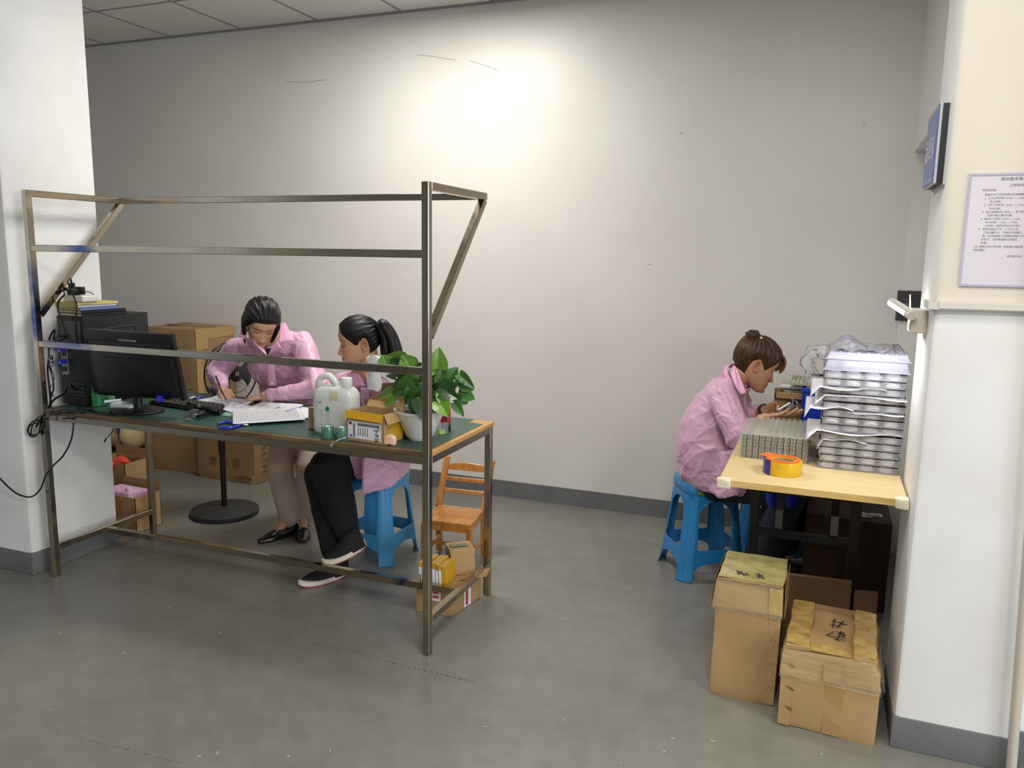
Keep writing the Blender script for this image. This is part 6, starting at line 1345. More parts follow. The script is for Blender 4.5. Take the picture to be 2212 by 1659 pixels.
# ---------------------------------------------------------------- coats
def coat_mat():
    m = bpy.data.materials.new('pink_coat_fabric'); m.use_nodes = True; nt_ = m.node_tree; N = nt_.nodes; L = nt_.links; b = N['Principled BSDF']
    b.inputs['Roughness'].default_value = .47; b.inputs['Sheen Weight'].default_value = .25; b.inputs['Sheen Roughness'].default_value = .35; b.inputs['Specular IOR Level'].default_value = .55
    tc = N.new('ShaderNodeTexCoord'); n = N.new('ShaderNodeTexNoise'); n.inputs['Scale'].default_value = 5; L.new(tc.outputs['Object'], n.inputs[0])
    r = N.new('ShaderNodeValToRGB'); r.color_ramp.elements[0].position = .35; r.color_ramp.elements[0].color = srgb((204, 160, 192)); r.color_ramp.elements[1].position = .65; r.color_ramp.elements[1].color = srgb((226, 178, 206))
    L.new(n.outputs[0], r.inputs[0]); at_ = N.new('ShaderNodeAttribute'); at_.attribute_name = 'stripe'; w_ = N.new('ShaderNodeTexWave'); w_.inputs['Scale'].default_value = 1; w_.bands_direction = 'X'
    L.new(at_.outputs['Vector'], w_.inputs[0]); mp = N.new('ShaderNodeMapRange'); mp.inputs[1].default_value = .0; mp.inputs[2].default_value = .25; mp.inputs[3].default_value = .93; mp.inputs[4].default_value = 1; L.new(w_.outputs[1], mp.inputs[0])
    mx = N.new('ShaderNodeMix'); mx.data_type = 'RGBA'; mx.blend_type = 'MULTIPLY'; mx.inputs[0].default_value = 1; L.new(r.outputs[0], mx.inputs[6]); L.new(mp.outputs[0], mx.inputs[7]); L.new(mx.outputs[2], b.inputs['Base Color'])
    n2 = N.new('ShaderNodeTexNoise'); n2.inputs['Scale'].default_value = 8; n2.inputs['Detail'].default_value = 2.2; n2.inputs['Distortion'].default_value = 1.6; n2.noise_type = 'RIDGED_MULTIFRACTAL' if False else 'FBM'; L.new(tc.outputs['Object'], n2.inputs[0])
    bp = N.new('ShaderNodeBump'); bp.inputs['Strength'].default_value = .7; bp.inputs['Distance'].default_value = .03; L.new(n2.outputs[0], bp.inputs['Height']); L.new(bp.outputs[0], b.inputs['Normal'])
    return m
M_coat = coat_mat(); M_collar = mat('pink_collar_fabric', (232, 172, 204), rough=.45, bump=.6, bscale=22)
def folds(p, seed, f=1.0):
    w = np.sin(p[:, [1, 2, 0]]*9*f+seed)*.35
    q = p*f+w*.12
    def rg(d, fr, ph): return 1-np.abs(np.sin(q @ np.array(d)*fr+ph+1.5*np.sin(q[:, 2]*6+q[:, 0]*5+ph)))
    m1 = .5+.5*np.sin(q[:, 0]*11+seed)*np.sin(q[:, 2]*13+seed*2)
    return rg((.75, .3, .6), 13, seed)**3*.7*m1+rg((-.8, .2, .5), 19, seed+2)**3*.6*(1-m1)+rg((.4, .8, -.5), 29, seed*2)**2.5*.3-.35
def coat(parent, mb, seed, amp=.009, vox=.0065, name='coat', m=None, it=8, clamp=None, extra=None, label=None):
    me = remesh(mb, vox, it, .5); p = mverts(me); n = mnorm(me); d = folds(p, seed)*amp
    if extra is not None: d = d+extra(p)
    p2 = p+n*d[:, None]
    if clamp is not None: p2 = clamp(p2)
    setv(me, p2); a = me.attributes.new('stripe', 'FLOAT_VECTOR', 'POINT'); a.data.foreach_set('vector', (np.stack([p[:, 0]*60+p[:, 1]*45, p[:, 1]*0, p[:, 2]*0], -1)).astype(np.float32).ravel())
    return obj(name, me, m or M_coat, parent, smooth=True, label=label)
def flap(parent, pts, n_, name, m, th=.0016, puff=.004):
    """curved quad patch from 4 corners p00,p10,p11,p01"""
    a, b, c, d = [V(p) for p in pts]
    def fn(u, v): return a.lerp(b, u).lerp(d.lerp(c, u), v)+V(n_)*(puff*math.sin(PI*u)*math.sin(PI*min(1, v+.1)))
    return obj(name, MB().sheet(fn, 10, 8), m, parent, smooth=True, solid=th)
SK = srgb((206, 160, 128))[:3]; SKB = srgb((204, 154, 120))[:3]; SKC = srgb((206, 158, 126))[:3]; LP = srgb((178, 96, 88))[:3]
M_hblack = hair_mat('black_hair', (7, 6, 7), (26, 22, 22), .38); M_hbrown = hair_mat('brown_hair', (26, 17, 12), (98, 66, 42), .42); M_hginger = hair_mat('light_brown_hair', (96, 62, 34), (150, 104, 62), .4)
M_trA = mat('beige_trousers', (190, 170, 154), rough=.8, bump=.3, bscale=25, var=.06, vscale=6); M_trB = mat('black_trousers', (13, 13, 16), rough=.85); M_trC = mat('dark_denim', (34, 42, 54), rough=.85, bump=.3, bscale=60)
M_btn = mat('button_white', (226, 214, 226), rough=.3)
def button(parent, p, n_, r_=.0055): return obj('button', MB().lathe(p, [(0, -.001), (r_, -.001), (r_, .0015), (r_*.8, .002), (r_*.5, .0012), (0, .0012)], 16, axis=n_, cap=False), M_btn, parent, smooth=40)
H_TRI = math.radians
def headmat(c, fw, roll=0): m = frame(c, fw); r = Matrix.Rotation(roll, 4, 'Y'); return m @ r
tocam = lambda p: (V((CC.x-p.x, CC.y-p.y, 0))).normalized()
leftv = V((-RT.x, -RT.y, 0)).normalized()

def stand(parent, c, top):
    ax_ = (top-c).normalized(); n = 40; mb = MB(); Qm = V((0, 0, 1)).rotation_difference(ax_).to_matrix(); rings = []
    for r_, h in ((.078, -.004), (.069, .012), (.0665, .030), (.070, .036), (.074, .028), (.080, .008)): rings.append([c+Qm @ V((math.cos(2*PI*k/n)*r_, math.sin(2*PI*k/n)*r_, h+.003*math.sin(6*PI*k/n))) for k in range(n)])
    return obj('collar_stand', mb.loft(rings, cap=False), M_collar, parent, smooth=True, solid=.001)
# ---- A: standing woman leaning over the bench
HA = Y(565, 694, 3.08); A = thing('person', 'woman in a pink coat standing bent over the bench, writing with a pen', 'person', Z(610, 1165, 0)); 
tc_ = tocam(HA); rgtc = -leftv
fA = (tc_*math.cos(.12)+rgtc*math.sin(.12)); fA = V((fA.x*math.cos(.72), fA.y*math.cos(.72), -math.sin(.72)))
MA = headmat(HA, fA, -.14); MA = MA @ Matrix.Scale(.96, 4)
shR, shL = Y(512, 752, 3.24), Y(652, 742, 3.27); nkA = Y(590, 735, 3.20); hipA = Y(655, 900, 3.52)
elR, wrR = Y(470, 806, 3.24), Y(478, 838, 3.08); elL, wrL = Y(690, 842, 3.13), V((-2.455, 3.05, .824))
hdR = at(492, 862, .022); hdL = at(528, 860, .024)
mb = MB(); neckT = MA @ V((0, -.035, -.07)); chain(mb, [neckT, nkA+V((0, .01, .0))], [.052, .058]); chain(mb, [nkA, (shR+shL)/2+V((0, .02, -.02)), (hipA+nkA)/2, hipA], [.06, .09, .09, .10])
chain(mb, [shR, elR, wrR], [.03, .03, .025]); chain(mb, [shL, elL, wrL], [.03, .03, .025]); chain(mb, [shR, nkA+V((0, .02, -.02)), shL], [.025, .035, .025])
hpR, hpL = hipA+V((-.08, -.02, -.06)), hipA+V((.08, .02, -.06)); knR, knL = Y(604, 1010, 3.33), Y(668, 1010, 3.37); anR, anL = V((-2.497, 3.20, .095)), V((-2.385, 3.275, .095))
rgtc_ = -leftv
tpR, tpL = Z(558, 1174, 0), Z(652, 1174, 0)
dR = (Z(628, 1155, 0)-tpR).normalized(); dL = (Z(661, 1136, 0)-tpL).normalized()
hlR, hlL = tpR+dR*.235, tpL+dL*.235
anR, anL = hlR-dR*.06+V((0, 0, .09)), hlL-dL*.06+V((0, 0, .09)); toeR, toeL = tpR+V((0, 0, .02)), tpL+V((0, 0, .02))
chain(mb, [hpR, knR, anR], [.075, .05, .032]); chain(mb, [hpL, knL, anL], [.075, .05, .032]); chain(mb, [hpR, hipA, hpL], [.08, .1, .08])
for an, to in ((anR, toeR), (anL, toeL)): chain(mb, [an, an.lerp(to, .36)+V((0, 0, -.026))], [.030, .018])
def hmat(wr, tip, palm): f_ = (tip-wr).normalized(); z_ = -V(palm); x_ = f_.cross(z_).normalized(); z_ = x_.cross(f_); m = Matrix((x_, f_, z_)).transposed().to_4x4(); m.translation = wr; return m
gripR = Z(490, 864, TZ+.012)
hR = hand_geo(hmat(wrR+V((0, -.0, -.012)), gripR+V((.03, -.0, .01)), V((.75, -.2, -.6))) @ Matrix.Scale(.95, 4), [(.5, .75, .45), (.7, .95, .6), (.95, 1.0, .6), (1.1, 1.0, .6)], side=1 if True else -1, spread=.3, thumb=(.2, 1.3))
tipL = Z(512, 862, TZ+.012)
hL = hand_geo(hmat(wrL+V((0, 0, -.006)), tipL+V((0, 0, -.004)), V((0, 0, -1))) @ Matrix.Scale(.95, 4), [(.2, .25, .2), (.75, .9, .5), (.85, .95, .6), (.95, .95, .6)], side=-1 if False else 1, spread=.5, thumb=(.4, .8))
bodyA = body_mesh('body', A, SK, LP, MA, mb, [hR, hL])
mb = MB(); cs = (shR+shL)/2
down = (hipA-cs)
chain(mb, [shR+V((.02, 0, -.005)), nkA+V((0, .025, -.012)), shL+V((-.02, 0, -.005))], [.058, .078, .060])
ell(mb, cs+down*.22, V((.165, .0, 0)), V((0, .12, .03)), V((0, -.03, .15))); ell(mb, cs+down*.55, V((.175, 0, 0)), V((0, .12, .02)), V((0, -.03, .17))); ell(mb, hipA+V((0, 0, -.02)), V((.19, 0, 0)), V((0, .15, 0)), V((0, 0, .18)))
chain(mb, [shR, elR, wrR+V((0, .01, .012))], [.062, .056, .036]); chain(mb, [shL, elL+V((0, 0, .004)), wrL+(elL-wrL)*.12], [.064, .058, .034])
for w1, e1 in ((wrR, elR), (wrL, elL)):
    d_ = (e1-w1).normalized(); 
    for k in range(3): mb.lathe(w1+d_*(.008+.011*k), [(.026, 0), (.038+.002*k, .004), (.039+.002*k, .007), (.028, .011)], 20, axis=d_)
chain(mb, [hipA+V((0, 0, -.04)), hipA+V((0, -.01, -.10))], [.16, .15])
coat(A, mb, 1.2, amp=.018, name='coat', it=12)
stand(A, nkA+V((0, .012, -.004)), neckT)
# collar wings, placket
nf = (tc_+V((0, 0, .5))).normalized()
def pw(px, py, y): return Y(px, py, y)
flap(A, [pw(570, 762, 2.985), pw(549, 737, 2.99), pw(516, 722, 3.06), pw(524, 730, 3.04)], nf, 'collar', M_collar)
flap(A, [pw(576, 768, 2.99), pw(548, 741, 2.98), pw(540, 735, 3.02), pw(578, 758, 3.01)], nf, 'collar', M_collar)
flap(A, [pw(578, 768, 2.985), pw(607, 751, 2.97), pw(600, 738, 2.99), pw(582, 756, 3.0)], nf, 'collar', M_collar)
flap(A, [pw(602, 741, 2.985), pw(636, 737, 3.0), pw(616, 696, 3.09), pw(606, 700, 3.08)], nf, 'collar', M_collar)
flap(A, [pw(528, 732, 3.0), pw(516, 728, 3.02), pw(524, 703, 3.10), pw(536, 712, 3.09)], nf, 'collar', M_collar)
flap(A, [pw(574, 770, 2.985), pw(590, 770, 2.985), pw(596, 832, 3.05), pw(580, 834, 3.05)], tc_, 'placket', M_collar)
button(A, pw(588, 827, 3.03), tc_)
flap(A, [pw(571, 752, 2.985), pw(586, 752, 2.985), pw(580, 767, 2.99), pw(577, 767, 2.99)], nf, 'inner_top', mat('navy_top', (40, 34, 54), rough=.8))
obj('pendant', MB().ball(pw(583, 762, 2.968), .0045, 6), mat('gold', (190, 150, 70), metal=1, rough=.3), A, smooth=True)
# hair: smooth cap with side locks
hair_cap(A, M_hblack, MA, [(0, .062), (20, .060), (38, .052), (52, .028), (66, .004), (80, -.014), (95, -.028), (120, -.05), (150, -.062), (180, -.064)], .010, (0, -.09, -.02))
for sd in (1, -1):
    lockm(A, M_hblack, [MA @ V((sd*.070, .012, .04)), MA @ V((sd*.079, .012, .0)), MA @ V((sd*.078, .018, -.045)), MA @ V((sd*.070, .03, -.085)), MA @ V((sd*.062, .036, -.125+.015*(sd < 0)))], lambda u: .021*(1-u)**.5*(1 if u > .15 else .55+3*u)+.002, flat=.55, nrm=MA.to_3x3() @ V((1, 0, 0)))
    lockm(A, M_hblack, [MA @ V((sd*.055, -.05, .03)), MA @ V((sd*.074, -.03, -.02)), MA @ V((sd*.072, -.01, -.07)), MA @ V((sd*.064, .01, -.11))], lambda u: .026*(1-u)**.5+.002, flat=.6, nrm=MA.to_3x3() @ V((1, 0, 0)))
# trousers, shoes
def trouser(parent, chains, m, seed, amp=.005, name='trousers', vox=.007):
    mb = MB()
    for pts, rs in chains: chain(mb, pts, rs)
    me = remesh(mb, vox, 5); p = mverts(me); n = mnorm(me); setv(me, p+n*(folds(p, seed, .8)*amp)[:, None]); return obj(name, me, m, parent, smooth=True)
hemR, hemL = anR+V((0, .008, .0)), anL+V((0, .008, .0))
trouser(A, [([hpR, knR, knR.lerp(hemR, .5), hemR], [.095, .070, .062, .050]), ([hpL, knL, knL.lerp(hemL, .5), hemL], [.095, .068, .058, .048]), ([hpR, hpL], [.1, .1])], M_trA, 3)
def loafer(parent, an, toe, label):
    f_ = V((toe.x-an.x, toe.y-an.y, 0)).normalized(); s_ = f_.cross(V((0, 0, 1))); o = V((an.x, an.y, 0))-f_*.06; L_ = .235
    mb = MB(); rings = []
    for i in range(15):
        u = i/14; y = L_*u; w_ = .033*(.62+.38*math.sin(min(1, u/.35)*PI/2)) if u < .35 else .033+.009*math.sin((u-.35)/.65*PI*.75)-(.024*max(0, u-.70)/.30)
        w_ = max(.006, w_); h = (.052-.006*min(1, u/.3)) if u < .45 else .048-.030*smooth01(.55, 1, u)
        rings.append([o+f_*y+s_*(w_*math.cos(a)*(1 if math.sin(a) < 0 else 1))+V((0, 0, .006+max(0, math.sin(a))*h if math.sin(a) > 0 else .002+.004*(1+math.sin(a)))) for a in [2*PI*k/20 for k in range(20)]])
    mb.loft(rings); sh = obj('shoe', remesh(mb, .004, 3), mat('black_leather', (14, 14, 15), rough=.22, coat=.3), parent, smooth=True, label=label)
    b0 = o+f_*.138+V((0, 0, .055)); obj('buckle', MB().tube([b0-s_*.024-V((0, 0, .008)), b0-s_*.012, b0+s_*.012, b0+s_*.024-V((0, 0, .008))], .0022, 6, smooth=3).tube([b0-s_*.024+f_*.006*math.cos(k)+V((0, 0, -.006+.004*math.sin(k))) for k in range(7)], .0018, 5).tube([b0+s_*.02+f_*.008*math.cos(k)-V((0, 0, .006))+s_*.005*math.sin(k) for k in range(7)], .0018, 5), mat('gold_silver', (200, 190, 160), metal=1, rough=.25), sh, smooth=True)
loafer(A, anR, toeR, 'black loafer'); loafer(A, anL, toeL, 'black loafer')
tag(obj('ballpoint_pen', MB().tube([at(491, 868, .004), at(480, 848, .05), at(466, 812, .115)], lambda t_: .0012+.0028*min(1, t_*6), 8), mat('pen_dark', (50, 44, 60), rough=.3), smooth=True), 'slim dark pen held in the standing woman writing hand', 'pen')

# ---- B: seated woman, profile to the left
HB = Y(775, 737, 3.15); B = thing('person', 'woman in a pink coat with a black ponytail seated behind the bench, face turned left', 'person', (-1.985, 3.345, 0))
tb_ = tocam(HB); fB = (leftv*math.cos(.27)+tb_*math.sin(.27)).normalized(); fB = V((fB.x*math.cos(.14), fB.y*math.cos(.14), -math.sin(.14)))
MBh = headmat(HB, fB, -.06) @ Matrix.Scale(.99, 4)
pel = V((-1.985, 3.35, .555)); nkB = Y(783, 803, 3.22); shBl, shBr = Y(818, 838, 3.14), Y(742, 828, 3.30)
elBl, wrBl = Y(838, 925, 3.2), Y(775, 965, 3.17); elBr, wrBr = Y(712, 880, 3.36), Y(700, 925, 3.24)
hpl, hpr = pel+V((.02, -.09, -.01)), pel+V((-.02, .08, -.01))
knl, knr = Y(708, 1010, 3.06), Y(694, 1024, 3.13)
anl, anr = Y(752, 1172, 2.98), V((-2.055, 2.99, .10))
mb = MB(); chain(mb, [MBh @ V((0, -.03, -.06)), nkB], [.050, .054]); chain(mb, [nkB, (shBl+shBr)/2, pel], [.05, .08, .11]); chain(mb, [shBl, nkB, shBr], [.025, .04, .025])
chain(mb, [shBl, elBl, wrBl], [.04, .034, .024]); chain(mb, [shBr, elBr, wrBr], [.04, .034, .024]); chain(mb, [hpl, knl, anl], [.075, .052, .032]); chain(mb, [hpr, knr, anr], [.075, .052, .032])
toel, toer = Y(700, 1218, 2.84), V((-2.135, 2.85, .03)); chain(mb, [anl, anl.lerp(toel, .3)], [.028, .016]); chain(mb, [anr, anr.lerp(toer, .3)], [.028, .016])
hBl = hand_geo(hmat(wrBl, wrBl+V((-.1, -.05, -.02)), V((0, 0, -1))) @ Matrix.Scale(.93, 4), [.3]*4, side=-1); hBr = hand_geo(hmat(wrBr, wrBr+V((-.05, -.1, -.02)), V((0, 0, -1))) @ Matrix.Scale(.93, 4), [.3]*4, side=1)
body_mesh('body', B, SKB, LP, MBh, mb, [hBl, hBr])
mb = MB(); csB = (shBl+shBr)/2
chain(mb, [shBl, nkB+V((.01, .02, -.03)), shBr], [.052, .052, .052]); chain(mb, [csB+V((0, 0, -.05)), csB.lerp(pel, .5), pel+V((0, 0, .02))], [.125, .13, .15])
chain(mb, [shBl, elBl, wrBl], [.06, .052, .036]); chain(mb, [shBr, elBr, wrBr], [.06, .052, .036])
thl = hpl.lerp(knl, .42); chain(mb, [hpl+V((.02, 0, .0)), thl+V((.02, 0, .01))], [.118, .105]); chain(mb, [hpr, hpr.lerp(knr, .42)], [.115, .1])
e_h = [Y(783, 985, 3.03), Y(880, 985, 3.2), Y(872, 1024, 3.2), Y(838, 1056, 3.14), Y(782, 1072, 3.02)]
mb.loft([[p+V((0, .0, 0)) for p in e_h], [p+V((.01, .05, 0)) for p in e_h]])
coat(B, mb, 4.4, amp=.010, name='coat', it=6)
flap(B, [Y(783, 986, 3.015), Y(790, 986, 3.015), Y(789, 1071, 3.005), Y(782, 1072, 3.005)], tb_, 'hem_placket', M_collar)
nb = (tb_+V((0, 0, .4))).normalized()
flap(B, [Y(748, 806, 3.17), Y(770, 806, 3.11), Y(778, 832, 3.06), Y(762, 840, 3.07)], nb, 'collar', M_collar)
flap(B, [Y(770, 806, 3.12), Y(775, 808, 3.11), Y(790, 834, 3.06), Y(779, 833, 3.06)], nb, 'collar', M_collar)
flap(B, [Y(795, 836, 3.05), Y(788, 806, 3.10), Y(802, 798, 3.14), Y(812, 832, 3.06)], nb, 'collar', M_collar)
flap(B, [Y(779, 838, 3.05), Y(796, 838, 3.05), Y(798, 880, 3.06), Y(782, 880, 3.06)], nb, 'placket', M_collar)
button(B, Y(775, 855, 3.04), tb_)
hair_cap(B, M_hblack, MBh, [(0, .066), (18, .062), (34, .050), (48, .034), (62, .014), (72, -.004), (80, -.004), (88, .014), (98, .018), (110, -.018), (125, -.055), (150, -.07), (180, -.074)], .0075, (0, -.105, .052))
tb0 = MBh @ V((0, -.112, .062))
rq = random.Random(2)
for k in range(11):
    s_ = (k-5)/5; e_ = rq.uniform(-.015, .015)
    lockm(B, M_hblack, [MBh @ V((0, -.088, .056)), tb0+V((0, 0, .002*s_)), Y(822+5*s_, 700-3*s_, 3.17+e_), Y(836+10*s_, 722-2*s_, 3.17+e_), Y(845+14*s_, 752, 3.18+e_*1.5), Y(848+17*s_, 785+4*rq.random(), 3.19+e_*2), Y(848+20*s_+6*rq.random(), 812-abs(s_)*12, 3.2+e_*2)], lambda u: (.009+.010*min(1, u*2.5))*(1-max(0, u-.7)*3.1), frq=10, n=10)
for k in range(6):
    a = k*1.0; obj('hair_tie', MB().ball(tb0+V((.010*math.cos(a), -.004, .014*math.sin(a))), .0055, 6), mat('red_beads', (170, 34, 50), rough=.3), B, smooth=True)
obj('earring', MB().ball(MBh @ V((-.074, -.008, -.042)), .0035, 6).ball(MBh @ V((.074, -.008, -.042)), .0035, 6), MATS['gold'], B, smooth=True)
ankT = anl+V((.0, .0, .055)); ankT2 = anr+V((0, 0, .04))
trouser(B, [([hpl, knl, knl.lerp(ankT, .55), ankT], [.098, .088, .080, .056]), ([hpr, knr, knr.lerp(ankT2, .55), ankT2], [.092, .082, .068, .054]), ([hpl, hpr], [.1, .1])], M_trB, 6, amp=.006)
def sneaker(parent, heel, toe, up_, label):
    f_ = (toe-heel).normalized(); s_ = f_.cross(V(up_)).normalized(); u_ = s_.cross(f_); L_ = (toe-heel).length
    def sole(z0, z1, gx=0):
        rr_ = []
        for zz in (z0, z1):
            rr_.append([heel+f_*(L_*.5+math.cos(a)*(L_*.5+gx))+s_*(math.sin(a)*(.045+gx)*(1-.22*(math.cos(a) < 0)*abs(math.cos(a))))+u_*(zz+(.012*abs(math.cos(a))**6 if math.cos(a) > 0 else .006*abs(math.cos(a))**4)+.010*(zz > .01)*float(smooth01(.1, .9, -math.cos(a)))) for a in [2*PI*k/36 for k in range(36)]])
        return MB().loft(rr_)
    mb = MB(); rings = []
    for i in range(15):
        u = i/14; w_ = .042*(.75+.25*min(1, u/.3)) if u < .5 else .042-.026*smooth01(.6, 1, u); h = .10 if u < .2 else .10-.052*smooth01(.2, .75, u)-.016*smooth01(.8, 1, u)
        rings.append([heel+f_*(L_*(.03+.93*u))+s_*(w_*math.cos(a))+u_*(.010+max(0, math.sin(a))**.6*(h-.010)) for a in [2*PI*k/20 for k in range(20)]])
    mb.loft(rings); up = obj('shoe', remesh(mb, .0045, 4), mat('black_knit', (20, 20, 22), rough=.8, bump=.6, bscale=200), parent, smooth=True, label=label)
    obj('sole', sole(.002, .021, .001), mat('sole_white', (222, 214, 204), rough=.5), up, smooth=40); obj('outsole', sole(-.0035, .003, .0), mat('sole_coral', (180, 90, 82), rough=.6), up, smooth=40)
    mb = MB()
    for k in range(4): c = heel+f_*(L_*(.42+.075*k))+u_*(.070-.009*k); mb.tube([c-s_*.018-u_*.006, c, c+s_*.018-u_*.006], .0022, 5, smooth=3)
    obj('laces', mb, mat('lace_black', (36, 36, 38), rough=.7), up, smooth=True)
hl_ = Y(792, 1178, 2.97); tl_ = Y(700, 1222, 2.83); sneaker(B, hl_, tl_, (tl_-hl_).cross(V((0, 0, 1))).cross(tl_-hl_).normalized() if False else V((0, 0, 1)), 'black sneaker with white sole, heel raised')
sneaker(B, V((-2.02, 3.06, .004)), V((-2.135, 2.838, .004)), (0, 0, 1), 'black sneaker with white sole, flat on the floor')
obj('pink_sock', remesh(chain(MB(), [anl+V((.0, 0, .045)), anl+V((.005, 0, -.02))], [.036, .036]), .005, 2), mat('pink_sock', (206, 80, 150), rough=.8), B, smooth=True)

# ---- C: woman at the wooden table, profile to the right
HCp = Y(1634, 786, 3.80); Cc = thing('person', 'woman in pink coat with brown hair bun seated at the wooden table holding a caliper', 'person', (-.475, 3.81, 0))
rv = -leftv; fC = (rv+tocam(HCp)*.02).normalized(); ang = .40; fC = V((fC.x*math.cos(ang), fC.y*math.cos(ang), -math.sin(ang)))
MC = headmat(HCp, fC, 0) @ Matrix.Scale(1.02, 4)
pelC = Y(1538, 1020, 3.84); nkC = Y(1592, 818, 3.80); shN, shF = Y(1563, 862, 3.65), Y(1590, 850, 3.94)
elN, wrN = Y(1604, 950, 3.55), Y(1652, 903, 3.62); elF, wrF = Y(1606, 905, 3.98), Y(1652, 886, 3.80)
mb = MB(); chain(mb, [MC @ V((0, -.028, -.055)), nkC, nkC.lerp(pelC, .25)], [.046, .048, .05]); chain(mb, [nkC.lerp(pelC, .3)+V((-.02, 0, 0)), pelC], [.08, .11]); chain(mb, [shN, nkC, shF], [.025, .038, .025])
chain(mb, [shN, elN, wrN], [.04, .034, .024]); chain(mb, [shF, elF, wrF], [.04, .034, .024])
hpN, hpF = pelC+V((.02, -.09, -.02)), pelC+V((.02, .09, -.02)); knN, knF = V((-.09, 3.64, .48)), V((-.06, 3.9, .48)); anN, anF = V((-.19, 3.72, .1)), V((-.10, 3.9, .1))
anN = V((-.215, 3.62, .09))
chain(mb, [hpN, knN, anN], [.08, .052, .034]); chain(mb, [hpF, knF, anF], [.08, .052, .034])
hN = hand_geo(hmat(wrN, Y(1695, 899, 3.58), V((0, .35, .9))) @ Matrix.Scale(.95, 4), [(.1, .15, .1), (.12, .2, .1), (.15, .2, .15), (.2, .25, .2)], side=1, spread=.4, thumb=(.6, .3))
hF = hand_geo(hmat(wrF, Y(1690, 872, 3.76), V((.2, -.75, -.5))) @ Matrix.Scale(.95, 4), [(.35, .6, .4), (.45, .7, .4), (.5, .7, .5), (.6, .8, .5)], side=-1, spread=.4, thumb=(.4, .8))
body_mesh('body', Cc, SKC, srgb((160, 76, 70))[:3], MC, mb, [hN, hF])
mb = MB()
bk = [nkC+V((-.02, 0, -.03)), Y(1548, 905, 3.81), Y(1528, 965, 3.82), pelC+V((.0, 0, .0))]
chain(mb, [shN+V((0, .02, .0)), nkC+V((-.022, 0, -.028)), shF], [.060, .072, .058])
ell(mb, Y(1556, 850, 3.80), V((.085, 0, .02)), V((0, .15, 0)), V((-.01, 0, .075)))
rg_ = []
for yy_, lx_, a, b in ((822, 1556, .055, .10), (834, 1532, .085, .135), (855, 1509, .115, .158), (880, 1492, .138, .17), (910, 1479, .152, .18), (945, 1470, .160, .185), (985, 1465, .168, .19), (1018, 1468, .170, .19), (1045, 1482, .158, .18)):
    c_ = Y(lx_-2+a*438, yy_, 3.81); rg_.append([c_+V((math.cos(q)*a, math.sin(q)*b, 0)) for q in [2*PI*k/40 for k in range(40)]])
mb.loft(rg_[::-1])
chain(mb, [shN, shN.lerp(elN, .5)+V((-.005, -.01, 0)), elN, wrN+(elN-wrN)*.45], [.068, .070, .066, .050]); chain(mb, [shF, elF, wrF+(elF-wrF)*.35], [.062, .054, .045])
chain(mb, [hpN+V((0, .01, .045)), hpN.lerp(knN, .45)+V((0, 0, .01))], [.10, .092]); chain(mb, [hpF+V((0, 0, .04)), hpF.lerp(knF, .4)], [.10, .09])
# hanging skirt panel of the coat over the near side of the stool
pan = [Y(1476, 985, 3.68), Y(1600, 975, 3.60), Y(1600, 1070, 3.60), Y(1572, 1078, 3.60), Y(1552, 1079, 3.60), Y(1524, 1054, 3.62), Y(1498, 1028, 3.65), Y(1476, 1008, 3.68)]
mb.loft([[p for p in pan], [p+V((0, .05, 0)) for p in pan]])
coat(Cc, mb, 9.1, amp=.017, name='coat', it=14)
stand(Cc, nkC+V((-.008, 0, -.01)), MC @ V((0, -.035, -.065)))
nc = (tocam(HCp)+V((0, 0, .3))).normalized()
flap(Cc, [Y(1586, 788, 3.72), Y(1594, 800, 3.70), Y(1612, 850, 3.63), Y(1600, 852, 3.63)], nc, 'collar', M_collar, puff=.006)
flap(Cc, [Y(1586, 788, 3.725), Y(1600, 852, 3.635), Y(1590, 836, 3.645), Y(1577, 806, 3.71)], nc, 'collar', M_collar, puff=.004)
flap(Cc, [Y(1578, 806, 3.715), Y(1586, 788, 3.73), Y(1578, 800, 3.86), Y(1572, 808, 3.86)], V((-.7, 0, .7)), 'collar', M_collar)
hair_cap(Cc, M_hbrown, MC, [(0, .070), (18, .066), (32, .054), (46, .034), (58, .014), (68, -.006), (76, -.010), (84, .008), (94, .018), (104, .012), (118, -.026), (135, -.058), (155, -.066), (180, -.070)], .013, (0, -.045, .11))
bn = Y(1626, 731, 3.80)
obj('hair_tie', MB().tube([bn+V((.017*math.cos(k*.7), .017*math.sin(k*.7), -.004+.008*math.cos(k*.7))) for k in range(10)], .006, 8), M_ink, Cc, smooth=True)
for i in range(3):
    a0_ = i*2.1; pts = [bn+V((math.cos(a0_+s*1.5)*.014-.006+.004*s, math.sin(a0_+s*1.5)*.016, .004+.007*s+.008*math.sin(s*2))) for s in range(4)]
    lockm(Cc, M_hbrown, pts, lambda u: .008+.013*math.sin(PI*u), name='hair_bun', frq=16)
lockm(Cc, M_hbrown, [bn+V((-.01, 0, .005)), Y(1612, 734, 3.80), Y(1600, 745, 3.80), Y(1592, 760, 3.80), Y(1584, 778, 3.8)], lambda u: .019*(1-u)**.6+.003, frq=16)
rq = random.Random(4)
for k in range(13): # fringe
    sd = -1+k/6; e_ = rq.uniform(-.006, .006)
    lockm(Cc, M_hginger, [MC @ V((sd*.024, .052, .090)), MC @ V((sd*.036, .084, .076)), MC @ V((sd*.043, .102, .052)), MC @ V((sd*.047, .106+e_*.4, .026+e_)), MC @ V((sd*.050, .100+e_*.6, .004+e_*1.5))], lambda u: .0035+.0045*math.sin(PI*min(1, u*.9+.1))-(.004*max(0, u-.75)/.25), name='hair_fringe', flat=.5, nrm=fC, frq=8, n=8)
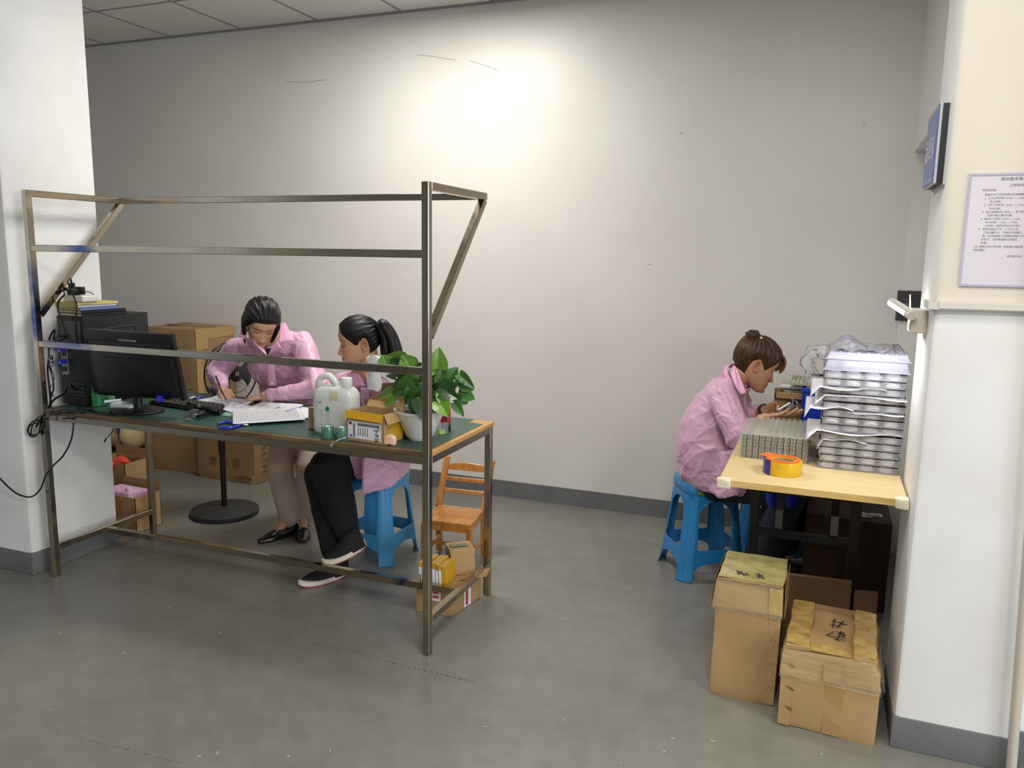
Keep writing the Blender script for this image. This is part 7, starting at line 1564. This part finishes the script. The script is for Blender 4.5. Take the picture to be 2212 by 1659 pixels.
obj('hair_pearl', MB().ball(Y(1644, 731, 3.77), .0085, 8), mat('pearl', (224, 210, 190), rough=.15, coat=.6), Cc, smooth=True)
dw = (wrF-elF).normalized(); obj('black_wristband', MB().lathe(wrF-dw*.012, [(.027, 0), (.031, .003), (.031, .013), (.027, .016)], 20, axis=dw), M_ink, Cc, smooth=40)
trouser(Cc, [([hpN, knN, anN+V((.02, 0, .09))], [.09, .075, .062]), ([hpF, knF, anF+V((0, 0, .05))], [.09, .072, .058]), ([hpN, hpF], [.1, .1])], M_trC, 2)
for an, nm in ((anN, 'near'), (anF, 'far')): obj('shoe', remesh(chain(MB(), [V((an.x-.03, an.y, .035)), V((an.x+.07, an.y, .03)), V((an.x+.14, an.y, .022))], [.034, .034, .022]).tube([V((an.x-.01, an.y, .04)), V((an.x-.01, an.y, .12))], .036, 12), .006, 3), mat('black_boot', (18, 18, 20), rough=.5), Cc, smooth=True)
# caliper
t = thing('digital_caliper', 'small silver digital caliper held in the seated woman fingers', 'caliper', Y(1690, 885, 3.66))
M_sil = mat('caliper_silver', (170, 172, 178), metal=.6, rough=.3); ca, cb = Y(1680, 893, 3.68), Y(1722, 868, 3.68); u_ = (cb-ca).normalized(); s_ = u_.cross(V((0, -1, 0))).normalized()
obj('beam', MB().bar(ca-u_*.01, cb+u_*.002, .004, .016, V((0, -1, 0)).cross(u_)), M_sil, t)
obj('display_block', MB().bar(ca+u_*.01, cb-u_*.025, .014, .030, V((0, -1, 0)).cross(u_)).bevel(.002, 1), M_sil, t); c_ = ca.lerp(cb, .42)+V((0, -.008, 0))
obj('display', MB().bar(c_-u_*.013, c_+u_*.011, .003, .011, V((0, -1, 0)).cross(u_)), mat('lcd', (50, 54, 56), rough=.2), t)
obj('jaw', MB().bar(cb-u_*.012, cb-u_*.014+s_*.04, .004, .008).bar(cb-u_*.012, cb-u_*.010-s_*.03, .004, .008), M_sil, t); obj('thumb_roller', MB().ball(ca+u_*.012+s_*.02+V((0, -.004, 0)), .007, 6), M_sil, t, smooth=True)
